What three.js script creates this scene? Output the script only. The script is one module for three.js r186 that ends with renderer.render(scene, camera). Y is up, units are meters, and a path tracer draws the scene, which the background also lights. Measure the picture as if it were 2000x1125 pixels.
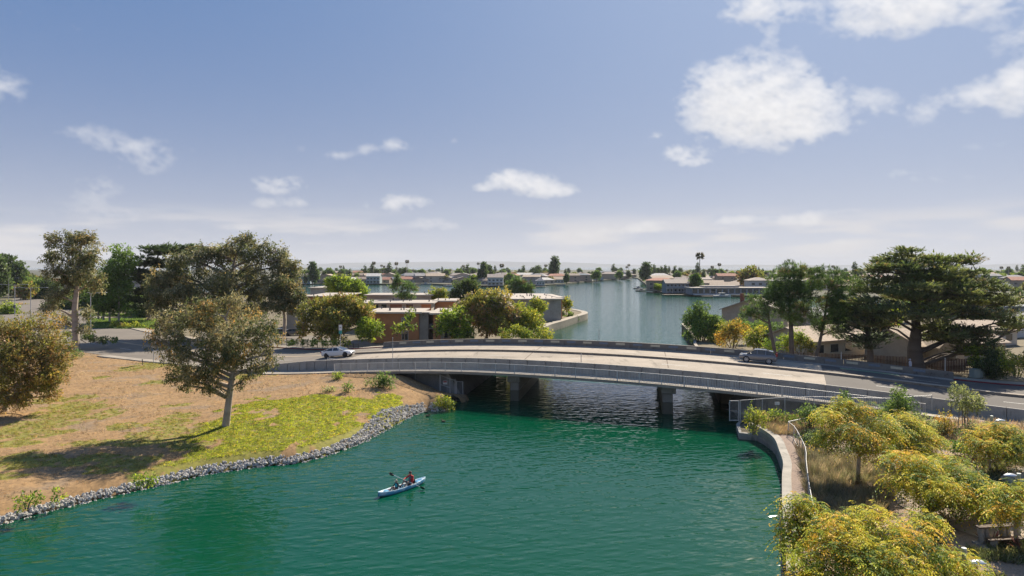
import * as THREE from 'three';
import { mergeGeometries, toCreasedNormals } from 'three/addons/utils/BufferGeometryUtils.js';
import { MarchingCubes } from 'three/addons/objects/MarchingCubes.js';

// ---------------------------------------------------------------- camera, sky, sun, exposure
const scene = new THREE.Scene();
const F = 1333, H = 16, HY = 521;               // lens (pixels of a 2000 px wide picture), eye height over the water, horizon row
const camera = new THREE.PerspectiveCamera(2 * Math.atan(562.5 / F) * 180 / Math.PI, 16 / 9, 0.5, 40000);
camera.position.set(0, H, 0);
camera.lookAt(0, H, -100);
camera.setViewOffset(2000, 1125, 0, 562.5 - HY, 2000, 1125);
const renderer = new THREE.WebGLRenderer({ antialias: true });
renderer.toneMapping = THREE.LinearToneMapping;
renderer.toneMappingExposure = 1.85;
renderer.shadowMap.enabled = true;
const SUN_AZ = 28 * Math.PI / 180, SUN_EL = 38 * Math.PI / 180;
const sunDir = new THREE.Vector3(Math.sin(SUN_AZ) * Math.cos(SUN_EL), Math.sin(SUN_EL), -Math.cos(SUN_AZ) * Math.cos(SUN_EL));
const sun = new THREE.DirectionalLight(new THREE.Color(1, 0.89, 0.72), 5);
sun.name = 'sun';
sun.position.copy(sunDir).multiplyScalar(400);
sun.castShadow = true;
Object.assign(sun.shadow.camera, { left: -220, right: 220, top: 200, bottom: -200, near: 1, far: 900 });
sun.shadow.mapSize.set(4096, 4096);
sun.shadow.radius = 1;
sun.target.position.set(0, 0, -80);
sun.position.add(sun.target.position);
scene.add(sun, sun.target);

// ---------------------------------------------------------------- random and noise
let seedState = 7;
const reseed = (s) => { seedState = s | 0; };
function R(a = 1, b) { seedState = (seedState + 0x6d2b79f5) | 0; let t = Math.imul(seedState ^ (seedState >>> 15), 1 | seedState); t = (t + Math.imul(t ^ (t >>> 7), 61 | t)) ^ t; t = ((t ^ (t >>> 14)) >>> 0) / 4294967296; return b === undefined ? t * a : a + (b - a) * t; }
const pick = (a) => a[Math.floor(R() * a.length)];
const gauss = () => (R() + R() + R() + R() - 2);
const clamp = (x, a = 0, b = 1) => x < a ? a : x > b ? b : x;
const mix = (a, b, t) => a + (b - a) * t;
const smooth = (a, b, x) => { const t = clamp((x - a) / (b - a)); return t * t * (3 - 2 * t); };
const hash = (x, y) => { let h = Math.imul(x, 374761393) + Math.imul(y, 668265263) | 0; h = Math.imul(h ^ (h >>> 13), 1274126177); return ((h ^ (h >>> 16)) >>> 0) / 4294967296; };
function vnoise(x, y, per = 0) {
  let ix = Math.floor(x), iy = Math.floor(y); const fx = x - ix, fy = y - iy, u = fx * fx * (3 - 2 * fx), v = fy * fy * (3 - 2 * fy);
  let jx = ix + 1, jy = iy + 1;
  if (per) { ix = ((ix % per) + per) % per; iy = ((iy % per) + per) % per; jx = ((jx % per) + per) % per; jy = ((jy % per) + per) % per; }
  return mix(mix(hash(ix, iy), hash(jx, iy), u), mix(hash(ix, jy), hash(jx, jy), u), v);
}
function fbm(x, y, oct = 4, per = 0) { let s = 0, a = 0.5, n = 0; for (let i = 0; i < oct; i++) { s += a * vnoise(x + i * 17.3 * (per ? 0 : 1), y + i * 9.1 * (per ? 0 : 1), per); n += a; a *= 0.5; x *= 2; y *= 2; per *= 2; } return s / n; }

// ---------------------------------------------------------------- the sky: clear air with fair-weather clouds, all round
{
  const W = 4096, HH = 2048, data = new Float32Array(W * HH * 4), D = 180 / Math.PI;
  const dir = (px, py) => { const a = Math.atan((px - 1000) / F); return [a * D, Math.atan((HY - py) / F * Math.cos(a)) * D]; };
  const blobs = [];
  const cloud = (px, py, w, h, dens, soft = 1, n = 1, seed = 1) => { const [u, v] = dir(px, py), k = 180 / Math.PI / F; blobs.push({ u, v, ru: w * k * 0.5, rv: h * k * 0.5, dens, soft, seed }); };
  // cumulus and wisps seen ahead
  cloud(1420, 190, 150, 120, 1.5, 0.7); cloud(1490, 205, 230, 165, 1.7, 0.7); cloud(1565, 225, 140, 105, 1.25, 0.8); cloud(1370, 225, 90, 60, 0.6, 1.2); cloud(1625, 240, 80, 40, 0.4, 1.3); cloud(1510, 255, 220, 60, 1.0, 0.9);
  cloud(1745, 208, 130, 46, 0.75, 1.2); cloud(1700, 190, 80, 40, 0.6, 1.3); cloud(1790, 235, 90, 40, 0.5, 1.4);
  cloud(1490, 8, 170, 80, 1.1, 1.1); cloud(1500, 60, 50, 70, 0.5, 1.4);
  cloud(1720, 10, 190, 80, 0.95, 1.1); cloud(1830, 0, 260, 90, 1.1, 1.1); cloud(1745, 52, 130, 56, 0.85, 1.1); cloud(1890, 15, 150, 60, 0.8, 1.2);
  cloud(1935, 190, 170, 56, 0.9, 1.1); cloud(1988, 152, 80, 46, 0.95, 1.0); cloud(1995, 212, 100, 40, 0.6, 1.2);
  cloud(1020, 357, 150, 50, 1.15, 0.8); cloud(985, 348, 70, 36, 0.8, 1); cloud(1070, 375, 120, 36, 0.9, 0.9); cloud(945, 365, 50, 22, 0.7, 1.1); cloud(1110, 372, 40, 22, 0.5, 1.2);
  cloud(1335, 303, 90, 44, 0.95, 0.9); cloud(1280, 266, 40, 22, 0.7, 1.1); cloud(1360, 318, 70, 22, 0.7, 1);
  cloud(775, 285, 100, 40, 0.62, 1.3); cloud(715, 292, 50, 34, 0.5, 1.4); cloud(655, 302, 70, 32, 0.65, 1.2); cloud(885, 275, 40, 24, 0.35, 1.5); cloud(590, 292, 40, 30, 0.3, 1.5);
  cloud(545, 362, 110, 46, 0.8, 1.1); cloud(520, 398, 70, 26, 0.6, 1.2); cloud(583, 397, 70, 26, 0.65, 1.2); cloud(785, 398, 130, 48, 0.75, 1.1); cloud(720, 400, 60, 20, 0.4, 1.4);
  cloud(270, 285, 190, 48, 0.6, 1.4); cloud(255, 322, 130, 50, 0.5, 1.4); cloud(175, 262, 110, 50, 0.45, 1.5); cloud(185, 367, 100, 44, 0.65, 1.3); cloud(205, 418, 220, 60, 0.55, 1.4); cloud(160, 55, 70, 40, 0.4, 1.5); cloud(40, 25, 90, 50, 0.3, 1.5); cloud(290, 330, 80, 60, 0.3, 1.5);
  cloud(1435, 430, 100, 24, 0.85, 1); cloud(1560, 428, 110, 32, 0.9, 1); cloud(1255, 445, 140, 34, 0.85, 1); cloud(1160, 457, 100, 26, 0.7, 1.1); cloud(1645, 472, 70, 18, 0.6, 1.1); cloud(1060, 465, 90, 26, 0.6, 1.2); cloud(1930, 285, 100, 30, 0.4, 1.4); cloud(1765, 340, 80, 34, 0.5, 1.3); cloud(1860, 352, 160, 26, 0.4, 1.4); cloud(1955, 480, 40, 16, 0.4, 1.3); cloud(1660, 412, 110, 16, 0.5, 1.3);
  cloud(1030, 115, 60, 24, 0.3, 1.5); cloud(1100, 125, 70, 24, 0.3, 1.5); cloud(470, 445, 110, 24, 0.5, 1.3); cloud(850, 440, 160, 34, 0.7, 1.2); cloud(700, 455, 130, 28, 0.5, 1.3); cloud(60, 455, 160, 40, 0.5, 1.4);
  reseed(41);
  for (let i = 0; i < 150; i++) {                 // the same weather goes on outside the picture
    const az = R(-180, 180), el = 2 + 58 * R() * R();
    if (Math.abs(az) < 41 && el < 23) continue;
    const s = R(3, 10) * (0.6 + el / 50);
    for (let k = 0; k < 3; k++) blobs.push({ u: az + gauss() * s * 0.5, v: el + gauss() * s * 0.15, ru: s * R(0.4, 0.8), rv: s * R(0.15, 0.35), dens: R(0.4, 1.3), soft: R(0.8, 1.4), seed: i });
  }
  const bins = Array.from({ length: 360 }, () => []);
  for (const b of blobs) for (let a = Math.floor(b.u - b.ru * 2 - 1); a <= b.u + b.ru * 2 + 1; a++) bins[((a + 180) % 360 + 360) % 360].push(b);
  const density = (u, v) => {
    let d = 0, thin = 0, thick = 0;
    for (const b of bins[((Math.floor(u) + 180) % 360 + 360) % 360]) {
      let du = u - b.u; if (du > 180) du -= 360; if (du < -180) du += 360;
      const e = (du / b.ru) ** 2 + ((v - b.v) / (v < b.v ? b.rv * 0.85 : b.rv)) ** 2;
      if (e < 3.2) { const q = b.dens * Math.exp(-e * 1.35); d += q * clamp(1 - d / 1.7); if (b.soft > 1.15) thin += q; else thick += q; }
    }
    if (d < 0.04) return 0;
    const n = fbm(u * 0.8 + 31, v * 1.25 + 7, 7), m = fbm(u * 2.3 + v * 1.1 + 3, v * 3.2 + 11, 6);
    return (d * (0.68 + 0.4 * m) + (n - 0.5) * 1.2 * Math.min(1, d * 1.6) + (m - 0.5) * 0.34 * Math.min(1, d * 1.8) - 0.27) * mix(1, 0.62, thin / (thin + thick));
  };
  for (let row = 0; row < HH; row++) {
    const v = ((row + 0.5) / HH - 0.5) * 180, el = Math.max(v, 0);
    for (let col = 0; col < W; col++) {
      const o = (row * W + col) * 4;
      // the texture's middle column is +x; azimuth is counted from -z (ahead) to the right
      let u = ((col + 0.5) / W - 0.5) * 360 + 90; if (u > 180) u -= 360;
      const cg = Math.sin(el / D) * Math.sin(SUN_EL) + Math.cos(el / D) * Math.cos(SUN_EL) * Math.cos(u / D - SUN_AZ), gam = Math.acos(clamp(cg, -1, 1)) * D;
      const low = 0.75 * Math.exp(-el / 7.6) + 0.1 * Math.exp(-el / 16), glow = 0.25 * Math.exp(-((gam / 32) ** 2)) + 0.03 * Math.exp(-((gam / 70) ** 2)), X = 0.785;
      let r = (mix(0.036, 0.52, low) + glow * 0.86) * X, g = (mix(0.122, 0.51, low) + glow * 0.82) * X, b = (mix(0.305, 0.515, low) + glow * 0.72) * X;
      if (v > 0.02) {
        // thin stratus above the horizon
        const st = smooth(0.36, 0.68, fbm(u * 0.16 + 4, v * 1.3 + 2, 6)) * smooth(0.2, 1.2, v) * (1 - smooth(2.4, 5.2, v)) * 0.75;
        r = mix(r, 0.445, st); g = mix(g, 0.425, st); b = mix(b, 0.415, st);
        const d = density(u, v);
        if (d > 0) {
          const a = 1 - Math.exp(-d * 1.45), up = Math.max(0, density(u + 0.5, v + 1.1)), lit = clamp(0.93 - 0.3 * up + 0.18 * d, 0.5, 1);
          const k = (0.375 + 0.17 * lit), far = smooth(9, 1, v) * 0.45;
          r = mix(r, mix(k * 0.99, 0.40, far), a); g = mix(g, mix(k * 0.97, 0.385, far), a); b = mix(b, mix(k * 0.96, 0.375, far), a);
        }
      }
      data[o] = r; data[o + 1] = g; data[o + 2] = b; data[o + 3] = 1;
    }
  }
  const t = new THREE.DataTexture(data, W, HH, THREE.RGBAFormat, THREE.FloatType);
  t.mapping = THREE.EquirectangularReflectionMapping; t.magFilter = THREE.LinearFilter; t.minFilter = THREE.LinearFilter; t.needsUpdate = true;
  scene.background = t; scene.environment = t;
}

// ---------------------------------------------------------------- places from rows and columns of the photograph, each at its own real distance
const V = (x, y, z) => new THREE.Vector3(x, y, z);
const at = (px, py, d) => V((px - 1000) / F * d, H - (py - HY) / F * d, -d);
const gr = (px, py, h = 0) => { const d = (H - h) * F / (py - HY); return V((px - 1000) / F * d, h, -d); };
const colX = (px, d) => (px - 1000) / F * d;

// ---------------------------------------------------------------- things, parts, names
const used = new Map();
function numbered(n) { const k = used.get(n) ?? 0; used.set(n, k + 1); return k ? n + '_' + String(k).padStart(3, '0') : n; }
const onShadow = (m) => { m.castShadow = m.receiveShadow = true; return m; };
function thing(name, label, category, pos = [0, 0, 0], turn = 0, group) {
  const o = new THREE.Group(); o.name = numbered(name); o.position.set(...(pos.isVector3 ? pos.toArray() : pos)); o.rotation.y = turn;
  o.userData = { label, category }; if (group) o.userData.group = group; scene.add(o); return o;
}
function part(parent, name, geo, mat, kind) {
  const m = onShadow(new THREE.Mesh(geo, mat)); m.name = name; if (kind) m.userData.kind = kind; (parent ?? scene).add(m); return m;
}
function single(name, label, category, geo, mat, pos = [0, 0, 0], turn = 0, group) {
  const m = part(null, numbered(name), geo, mat); m.position.set(...(pos.isVector3 ? pos.toArray() : pos)); m.rotation.y = turn; m.userData = { label, category }; if (group) m.userData.group = group; return m;
}
function struct(name, geo, mat) { const m = part(null, numbered(name), geo, mat, 'structure'); return m; }
function copyOf(src, label, pos, turn = 0, scale = 1, group) {
  const c = src.clone(); c.name = numbered(src.userData.base ?? src.name.replace(/_\d{3}$/, '')); c.position.set(...(pos.isVector3 ? pos.toArray() : pos)); c.rotation.set(0, turn, 0);
  if (typeof scale === 'number') c.scale.setScalar(scale); else c.scale.set(...scale);
  c.userData = { ...src.userData, label }; if (group) c.userData.group = group; scene.add(c); return c;
}

// ---------------------------------------------------------------- geometry helpers (uv in metres)
function uvBox(g, s = 1) {
  if (g.index) g = g.toNonIndexed();
  const p = g.attributes.position, uv = new Float32Array(p.count * 2);
  if (!g.attributes.normal) g.computeVertexNormals();
  const a = V(), b = V(), c = V();
  for (let i = 0; i < p.count; i += 3) {
    a.fromBufferAttribute(p, i); b.fromBufferAttribute(p, i + 1).sub(a); c.fromBufferAttribute(p, i + 2).sub(a); b.cross(c);
    const x = Math.abs(b.x), y = Math.abs(b.y), z = Math.abs(b.z);
    for (let k = i; k < i + 3; k++) {
      const X = p.getX(k), Y = p.getY(k), Z = p.getZ(k);
      if (y >= x && y >= z) { uv[k * 2] = X * s; uv[k * 2 + 1] = Z * s; } else if (x > z) { uv[k * 2] = Z * s; uv[k * 2 + 1] = Y * s; } else { uv[k * 2] = X * s; uv[k * 2 + 1] = Y * s; }
    }
  }
  g.setAttribute('uv', new THREE.BufferAttribute(uv, 2));
  return g;
}
const flat = (g) => { if (g.index) g = g.toNonIndexed(); g.deleteAttribute('normal'); g.computeVertexNormals(); return g; };
function plain(g) { if (g.index) g = g.toNonIndexed(); for (const k of Object.keys(g.attributes)) if (!['position', 'normal'].includes(k)) g.deleteAttribute(k); return g; }
const join = (list) => uvBox(mergeGeometries(list.map(plain)));
// box by extents, optionally chamfered and turned about y
function box(x0, x1, y0, y1, z0, z1, ch = 0) {
  let g;
  if (ch > 0) {
    const w = x1 - x0, d = z1 - z0, s = new THREE.Shape([[-w / 2 + ch, -d / 2], [w / 2 - ch, -d / 2], [w / 2, -d / 2 + ch], [w / 2, d / 2 - ch], [w / 2 - ch, d / 2], [-w / 2 + ch, d / 2], [-w / 2, d / 2 - ch], [-w / 2, -d / 2 + ch]].map((q) => new THREE.Vector2(...q)));
    g = new THREE.ExtrudeGeometry(s, { depth: y1 - y0 - ch, bevelEnabled: true, bevelThickness: ch / 2, bevelSize: ch / 2, bevelOffset: -ch / 2, bevelSegments: 1 });
    g.rotateX(-Math.PI / 2); g.translate((x0 + x1) / 2, y0 + ch / 2, (z0 + z1) / 2);
  } else { g = new THREE.BoxGeometry(x1 - x0, y1 - y0, z1 - z0); g.translate((x0 + x1) / 2, (y0 + y1) / 2, (z0 + z1) / 2); }
  return uvBox(g);
}
function bar(a, b, w, h = w) { // straight square bar between two points
  const d = V().subVectors(b, a), L = d.length(), g = new THREE.BoxGeometry(w, h, L); g.translate(0, 0, L / 2);
  g.applyQuaternion(new THREE.Quaternion().setFromRotationMatrix(new THREE.Matrix4().lookAt(d.clone().multiplyScalar(1), V(0, 0, 0), Math.abs(d.y) > 0.99 * L ? V(1, 0, 0) : V(0, 1, 0)))); g.translate(a.x, a.y, a.z); return uvBox(g);
}
function tube(pts, radii, sides = 6) { // tapered tube through points
  const n = pts.length, pos = [], idx = [], nor = [], uv = [], rad = (i) => typeof radii === 'number' ? radii : radii[i];
  let u = V(), L = 0;
  for (let i = 0; i < n; i++) {
    const t = V().subVectors(pts[Math.min(i + 1, n - 1)], pts[Math.max(i - 1, 0)]).normalize();
    if (i === 0) u = Math.abs(t.y) < 0.9 ? V(0, 1, 0).cross(t).normalize() : V(1, 0, 0).cross(t).normalize(); else u.addScaledVector(t, -u.dot(t)).normalize();
    const w = V().crossVectors(t, u); if (i) L += pts[i].distanceTo(pts[i - 1]);
    for (let k = 0; k <= sides; k++) { const a = k / sides * Math.PI * 2, q = V().addScaledVector(u, Math.cos(a)).addScaledVector(w, Math.sin(a)), r = rad(i); pos.push(pts[i].x + q.x * r, pts[i].y + q.y * r, pts[i].z + q.z * r); nor.push(q.x, q.y, q.z); uv.push(k / sides * 6.283 * rad(0), L); }
  }
  for (let i = 0; i < n - 1; i++) for (let k = 0; k < sides; k++) { const a = i * (sides + 1) + k, b = a + sides + 1; idx.push(a, a + 1, b, a + 1, b + 1, b); }
  for (const [base, dir] of [[0, -1], [(n - 1) * (sides + 1), 1]]) for (let k = 1; k < sides - 1; k++) dir < 0 ? idx.push(base, base + k + 1, base + k) : idx.push(base, base + k, base + k + 1);
  const g = new THREE.BufferGeometry(); g.setAttribute('position', new THREE.Float32BufferAttribute(pos, 3)); g.setAttribute('normal', new THREE.Float32BufferAttribute(nor, 3)); g.setAttribute('uv', new THREE.Float32BufferAttribute(uv, 2)); g.setIndex(idx); return g;
}
const pole = (a, b, r, r2 = r, sides = 8) => tube([a, b], [r, r2], sides);
const joinTubes = (list) => mergeGeometries(list.map((g) => g.index ? g.toNonIndexed() : g));
function prism(pts, y0, y1) { // polygon in x,z raised from y0 to y1
  const g = new THREE.ExtrudeGeometry(new THREE.Shape(pts.map(([x, z]) => new THREE.Vector2(x, -z))), { depth: y1 - y0, bevelEnabled: false }); g.rotateX(-Math.PI / 2); g.translate(0, y0, 0); return uvBox(g);
}
function sheet(pts, y) { const g = new THREE.ShapeGeometry(new THREE.Shape(pts.map(([x, z]) => new THREE.Vector2(x, -z)))); g.rotateX(-Math.PI / 2); g.translate(0, y, 0); return uvBox(g); }
function quads(list) { // list of [a,b,c,d] vectors, flat shaded
  const pos = []; for (const [a, b, c, d] of list) pos.push(...a.toArray(), ...b.toArray(), ...c.toArray(), ...(d ? [...a.toArray(), ...c.toArray(), ...d.toArray()] : []));
  const g = new THREE.BufferGeometry(); g.setAttribute('position', new THREE.Float32BufferAttribute(pos, 3)); g.computeVertexNormals(); return uvBox(g);
}
const inPoly = (x, z, poly) => { let c = false; for (let i = 0, j = poly.length - 1; i < poly.length; j = i++) { const [xi, zi] = poly[i], [xj, zj] = poly[j]; if ((zi > z) !== (zj > z) && x < (xj - xi) * (z - zi) / (zj - zi) + xi) c = !c; } return c; };
function distTo(x, z, line) { // [distance, index+fraction] to an open polyline
  let best = 1e9, where = 0; for (let i = 0; i < line.length - 1; i++) { const [ax, az] = line[i], [bx, bz] = line[i + 1], dx = bx - ax, dz = bz - az, t = clamp(((x - ax) * dx + (z - az) * dz) / (dx * dx + dz * dz)), d = Math.hypot(x - ax - dx * t, z - az - dz * t); if (d < best) { best = d; where = i + t; } } return [best, where];
}

// ---------------------------------------------------------------- procedural textures and materials
function tex(size, metres, fn, color = true) { // fn(u, v in 0..1) -> grey or [r,g,b] linear
  const d = new Uint8Array(size * size * 4), enc = (x) => { x = clamp(x); return Math.round(255 * (color ? (x <= 0.0031308 ? x * 12.92 : 1.055 * Math.pow(x, 1 / 2.4) - 0.055) : x)); };
  for (let j = 0; j < size; j++) for (let i = 0; i < size; i++) { const c = fn(i / size, j / size), o = (j * size + i) * 4, a = Array.isArray(c) ? c : [c, c, c]; d[o] = enc(a[0]); d[o + 1] = enc(a[1]); d[o + 2] = enc(a[2]); d[o + 3] = 255; }
  const t = new THREE.DataTexture(d, size, size, THREE.RGBAFormat); t.wrapS = t.wrapT = THREE.RepeatWrapping; t.magFilter = THREE.LinearFilter; t.minFilter = THREE.LinearMipmapLinearFilter; t.generateMipmaps = true; if (color) t.colorSpace = THREE.SRGBColorSpace; t.repeat.set(1 / metres, 1 / metres); t.needsUpdate = true; return t;
}
const rescale = (t, metres) => { const c = t.clone(); c.repeat.set(1 / metres, 1 / metres); c.needsUpdate = true; return c; };
const T = {
  mottle: tex(512, 9, (u, v) => 0.62 + 0.30 * fbm(u * 6, v * 6, 6, 6) + 0.10 * (fbm(u * 60, v * 60, 2, 60) - 0.5)),
  concrete: tex(512, 5, (u, v) => 0.50 + 0.46 * fbm(u * 5, v * 5, 6, 5) + 0.2 * (vnoise(u * 170, v * 170, 170) - 0.5) - 0.22 * smooth(0.62, 0.8, fbm(u * 14, v * 3, 4, 14))),
  grain: tex(256, 1.2, (u, v) => 0.7 + 0.5 * (fbm(u * 40, v * 40, 3, 40) - 0.5)),
  bark: tex(256, 1.6, (u, v) => 0.45 + 0.55 * fbm(u * 24, v * 4, 4, 4)),
  shingle: tex(256, 3, (u, v) => { const row = Math.floor(v * 16), off = hash(row, 3), c = Math.floor((u + off) * 20); return 0.68 + 0.34 * hash(c % 20, row) - 0.25 * (((v * 16) % 1) < 0.14 ? 1 : 0); }),
  plank: tex(256, 1.5, (u, v) => { const c = Math.floor(u * 10); return 0.55 + 0.4 * hash(c, 5) + 0.35 * (fbm(u * 60, v * 5, 3, 5) - 0.5); }),
  bump: tex(512, 2.2, (u, v) => 0.5 * fbm(u * 12, v * 12, 6, 12) + 0.5 * vnoise(u * 120, v * 120, 120), false),
  gravel: tex(512, 3, (u, v) => { const n = vnoise(u * 90, v * 90, 90), m = fbm(u * 8, v * 8, 4, 8); return [0.62 * (0.5 + 0.55 * n + 0.25 * m), 0.56 * (0.5 + 0.55 * n + 0.22 * m), 0.52 * (0.5 + 0.55 * n + 0.2 * m)]; }),
};
function mat(c, rough = 0.85, o = {}) {
  const Phys = o.transmission || o.clearcoat || o.sheen || o.ior ? THREE.MeshPhysicalMaterial : THREE.MeshStandardMaterial, m = new Phys({ roughness: rough, side: THREE.DoubleSide, ...o });
  if (Array.isArray(c)) m.color.setRGB(...c.map((x) => x * 0.85)); else m.color.set(c); return m;
}
const MAT = {
  concrete: mat([0.46, 0.44, 0.41], 0.9, { map: T.concrete, bumpMap: T.bump, bumpScale: 0.004 }),
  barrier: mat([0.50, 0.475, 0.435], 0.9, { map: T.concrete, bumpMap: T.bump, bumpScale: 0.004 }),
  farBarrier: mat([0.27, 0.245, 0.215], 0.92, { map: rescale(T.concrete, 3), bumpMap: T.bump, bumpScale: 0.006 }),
  asphaltDark: mat([0.135, 0.12, 0.11], 0.93, { map: rescale(T.mottle, 13), bumpMap: T.bump, bumpScale: 0.004 }),
  deck: mat([0.52, 0.44, 0.355], 0.92, { map: rescale(T.concrete, 11), bumpMap: T.bump, bumpScale: 0.003 }),
  asphalt: mat([0.25, 0.215, 0.18], 0.93, { map: rescale(T.mottle, 13), bumpMap: T.bump, bumpScale: 0.004 }),
  walk: mat([0.52, 0.455, 0.375], 0.92, { map: rescale(T.concrete, 4) }),
  curb: mat([0.36, 0.29, 0.22], 0.92, { map: rescale(T.concrete, 3) }),
  redCurb: mat([0.33, 0.05, 0.05], 0.8, { map: T.grain }),
  paint: mat([0.8, 0.79, 0.75], 0.7, { map: T.grain }),
  steel: mat([0.42, 0.43, 0.44], 0.5, { metalness: 0.2 }),
  galv: mat([0.56, 0.56, 0.56], 0.5, { metalness: 0.12 }),
  darkSteel: mat([0.05, 0.05, 0.055], 0.5, { metalness: 0.3 }),
  white: mat([0.78, 0.77, 0.75], 0.7),
  bark: mat([0.32, 0.26, 0.21], 0.95, { map: T.bark, bumpMap: T.bark, bumpScale: 0.03 }),
  barkPale: mat([0.55, 0.46, 0.38], 0.95, { map: T.bark, bumpMap: T.bark, bumpScale: 0.02 }),
  barkDark: mat([0.20, 0.165, 0.14], 0.95, { map: T.bark, bumpMap: T.bark, bumpScale: 0.03 }),
  glass: mat([0.03, 0.04, 0.05], 0.06, { metalness: 0.0, ior: 1.5, clearcoat: 1 }),
  rubber: mat([0.018, 0.018, 0.018], 0.85),
};
// ================================================================ THE SETTING
// ---------------------------------------------------------------- water
function tn(u, v, fx, fy, oct) { let s = 0, a = 0.5, n = 0; for (let i = 0; i < oct; i++) { const x = u * fx, y = v * fy, ix = Math.floor(x), iy = Math.floor(y), p = x - ix, q = y - iy, e = p * p * (3 - 2 * p), f = q * q * (3 - 2 * q), h = (m, k) => hash(((m % fx) + fx) % fx + 57 * i, ((k % fy) + fy) % fy); s += a * mix(mix(h(ix, iy), h(ix + 1, iy), e), mix(h(ix, iy + 1), h(ix + 1, iy + 1), e), f); n += a; a *= 0.5; fx *= 2; fy *= 2; } return s / n; }
const waterBump = tex(1024, 14, (u, v) => tn(u, v, 9, 30, 3), false);
waterBump.rotation = 0.3;
const waterBump2 = tex(512, 5.3, (u, v) => { // normal map of finer, crossing ripples
  const h = (x, y) => tn(x, y, 6, 15, 2), e = 1 / 512, dx = (h(u + e, v) - h(u - e, v)) * 9, dy = (h(u, v + e) - h(u, v - e)) * 9, l = Math.hypot(dx, dy, 1);
  return [0.5 - 0.5 * dx / l, 0.5 - 0.5 * dy / l, 0.5 + 0.5 / l];
}, false);
waterBump2.rotation = -0.25;
const waterMat = mat([0.001, 0.068, 0.033], 0.085, { ior: 1.33, bumpMap: waterBump, bumpScale: 0.036, normalMap: waterBump2, normalScale: new THREE.Vector2(0.24, 0.24) });
struct('water', sheet([[-24000, 400], [24000, 400], [24000, -23000], [-24000, -23000]], 0), waterMat);
struct('lagoon_bed', sheet([[-24500, 500], [24500, 500], [24500, -23500], [-24500, -23500]], -3.2), mat([0.05, 0.06, 0.04], 1));

// ---------------------------------------------------------------- the road's line: x, distance
const roadLine = [];
{
  const c = new THREE.CatmullRomCurve3([[-430, 600], [-290, 420], [-215, 310], [-160, 230], [-117, 174], [-86, 139], [-66, 121.5], [-54, 114], [-43, 108.5], [-26, 101.8], [-5, 95.4], [10, 89.4], [30, 81.3], [45, 75.2], [60, 69.2], [90, 57], [140, 37]].map(([x, d]) => V(x, 0, -d)), false, 'centripetal');
  const L = c.getLength(), n = Math.round(L), pts = c.getSpacedPoints(n);
  pts.forEach((p, i) => { const t = V().subVectors(pts[Math.min(n, i + 1)], pts[Math.max(0, i - 1)]).normalize(); const par = 4.55 - 1.5 * ((p.x - 10) / 34) ** 2, lo = p.x < 10 ? 2.0 : 2.2; const k = 0.25, h = Math.log(Math.exp(Math.max(par, -40) / k) + Math.exp(lo / k)) * k; roadLine.push({ x: p.x, z: p.z, tx: t.x, tz: t.z, h, s: i * L / n }); });
}
const roadAt = (x) => { let a = 0, b = roadLine.length - 1; while (b - a > 1) { const m = (a + b) >> 1; roadLine[m].x <= x ? a = m : b = m; } const p = roadLine[a], q = roadLine[b], t = clamp((x - p.x) / (q.x - p.x)); const o = {}; for (const k of ['x', 'z', 'tx', 'tz', 'h', 's']) o[k] = mix(p[k], q[k], t); return o; };
const fall = (off, x) => off > 0 ? 0.02 * off : mix(0.02, 0.035, smooth(-45, -20, x) * (1 - smooth(50, 75, x))) * -off;
const RP = (x, off, dy = 0) => { const r = roadAt(x); return V(r.x + r.tz * off, r.h - fall(off, x) + dy, r.z - r.tx * off); };
const xsBetween = (x0, x1, step = 1.5) => { const n = Math.max(1, Math.ceil((x1 - x0) / step)); return Array.from({ length: n + 1 }, (_, i) => mix(x0, x1, i / n)); };
const NEAR = -10.8, FAR = 9.0, WALK_OUT = -13.9;
const walkDrop = (x) => -0.45 * smooth(-44, -24, x) * (1 - 0.55 * smooth(42, 58, x)) + 0.12 * (1 - smooth(-44, -24, x)) + 0.0;
// loft a closed or open cross-section [off, dy] along the road
function along(x0, x1, section, step = 1.5, closed = false, base = null) {
  const xs = xsBetween(x0, x1, step), q = [], pt = (x, s) => { const o = typeof s[0] === 'function' ? s[0](x) : s[0], dy = typeof s[1] === 'function' ? s[1](x) : s[1]; const ref = s[2] ?? base; return ref === null || ref === undefined ? RP(x, o, dy) : (() => { const p = RP(x, o, 0), y = RP(x, ref, 0).y; p.y = y + dy; return p; })(); };
  const n = section.length;
  for (let i = 0; i < xs.length - 1; i++) for (let k = 0; k < (closed ? n : n - 1); k++) { const a = section[k], b = section[(k + 1) % n]; q.push([pt(xs[i], a), pt(xs[i + 1], a), pt(xs[i + 1], b), pt(xs[i], b)]); }
  if (closed) for (const x of [xs[0], xs[xs.length - 1]]) { const P = section.map((s) => pt(x, s)); for (let k = 1; k < n - 1; k++) q.push([P[0], P[k], P[k + 1]]); }
  return quads(q);
}

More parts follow.
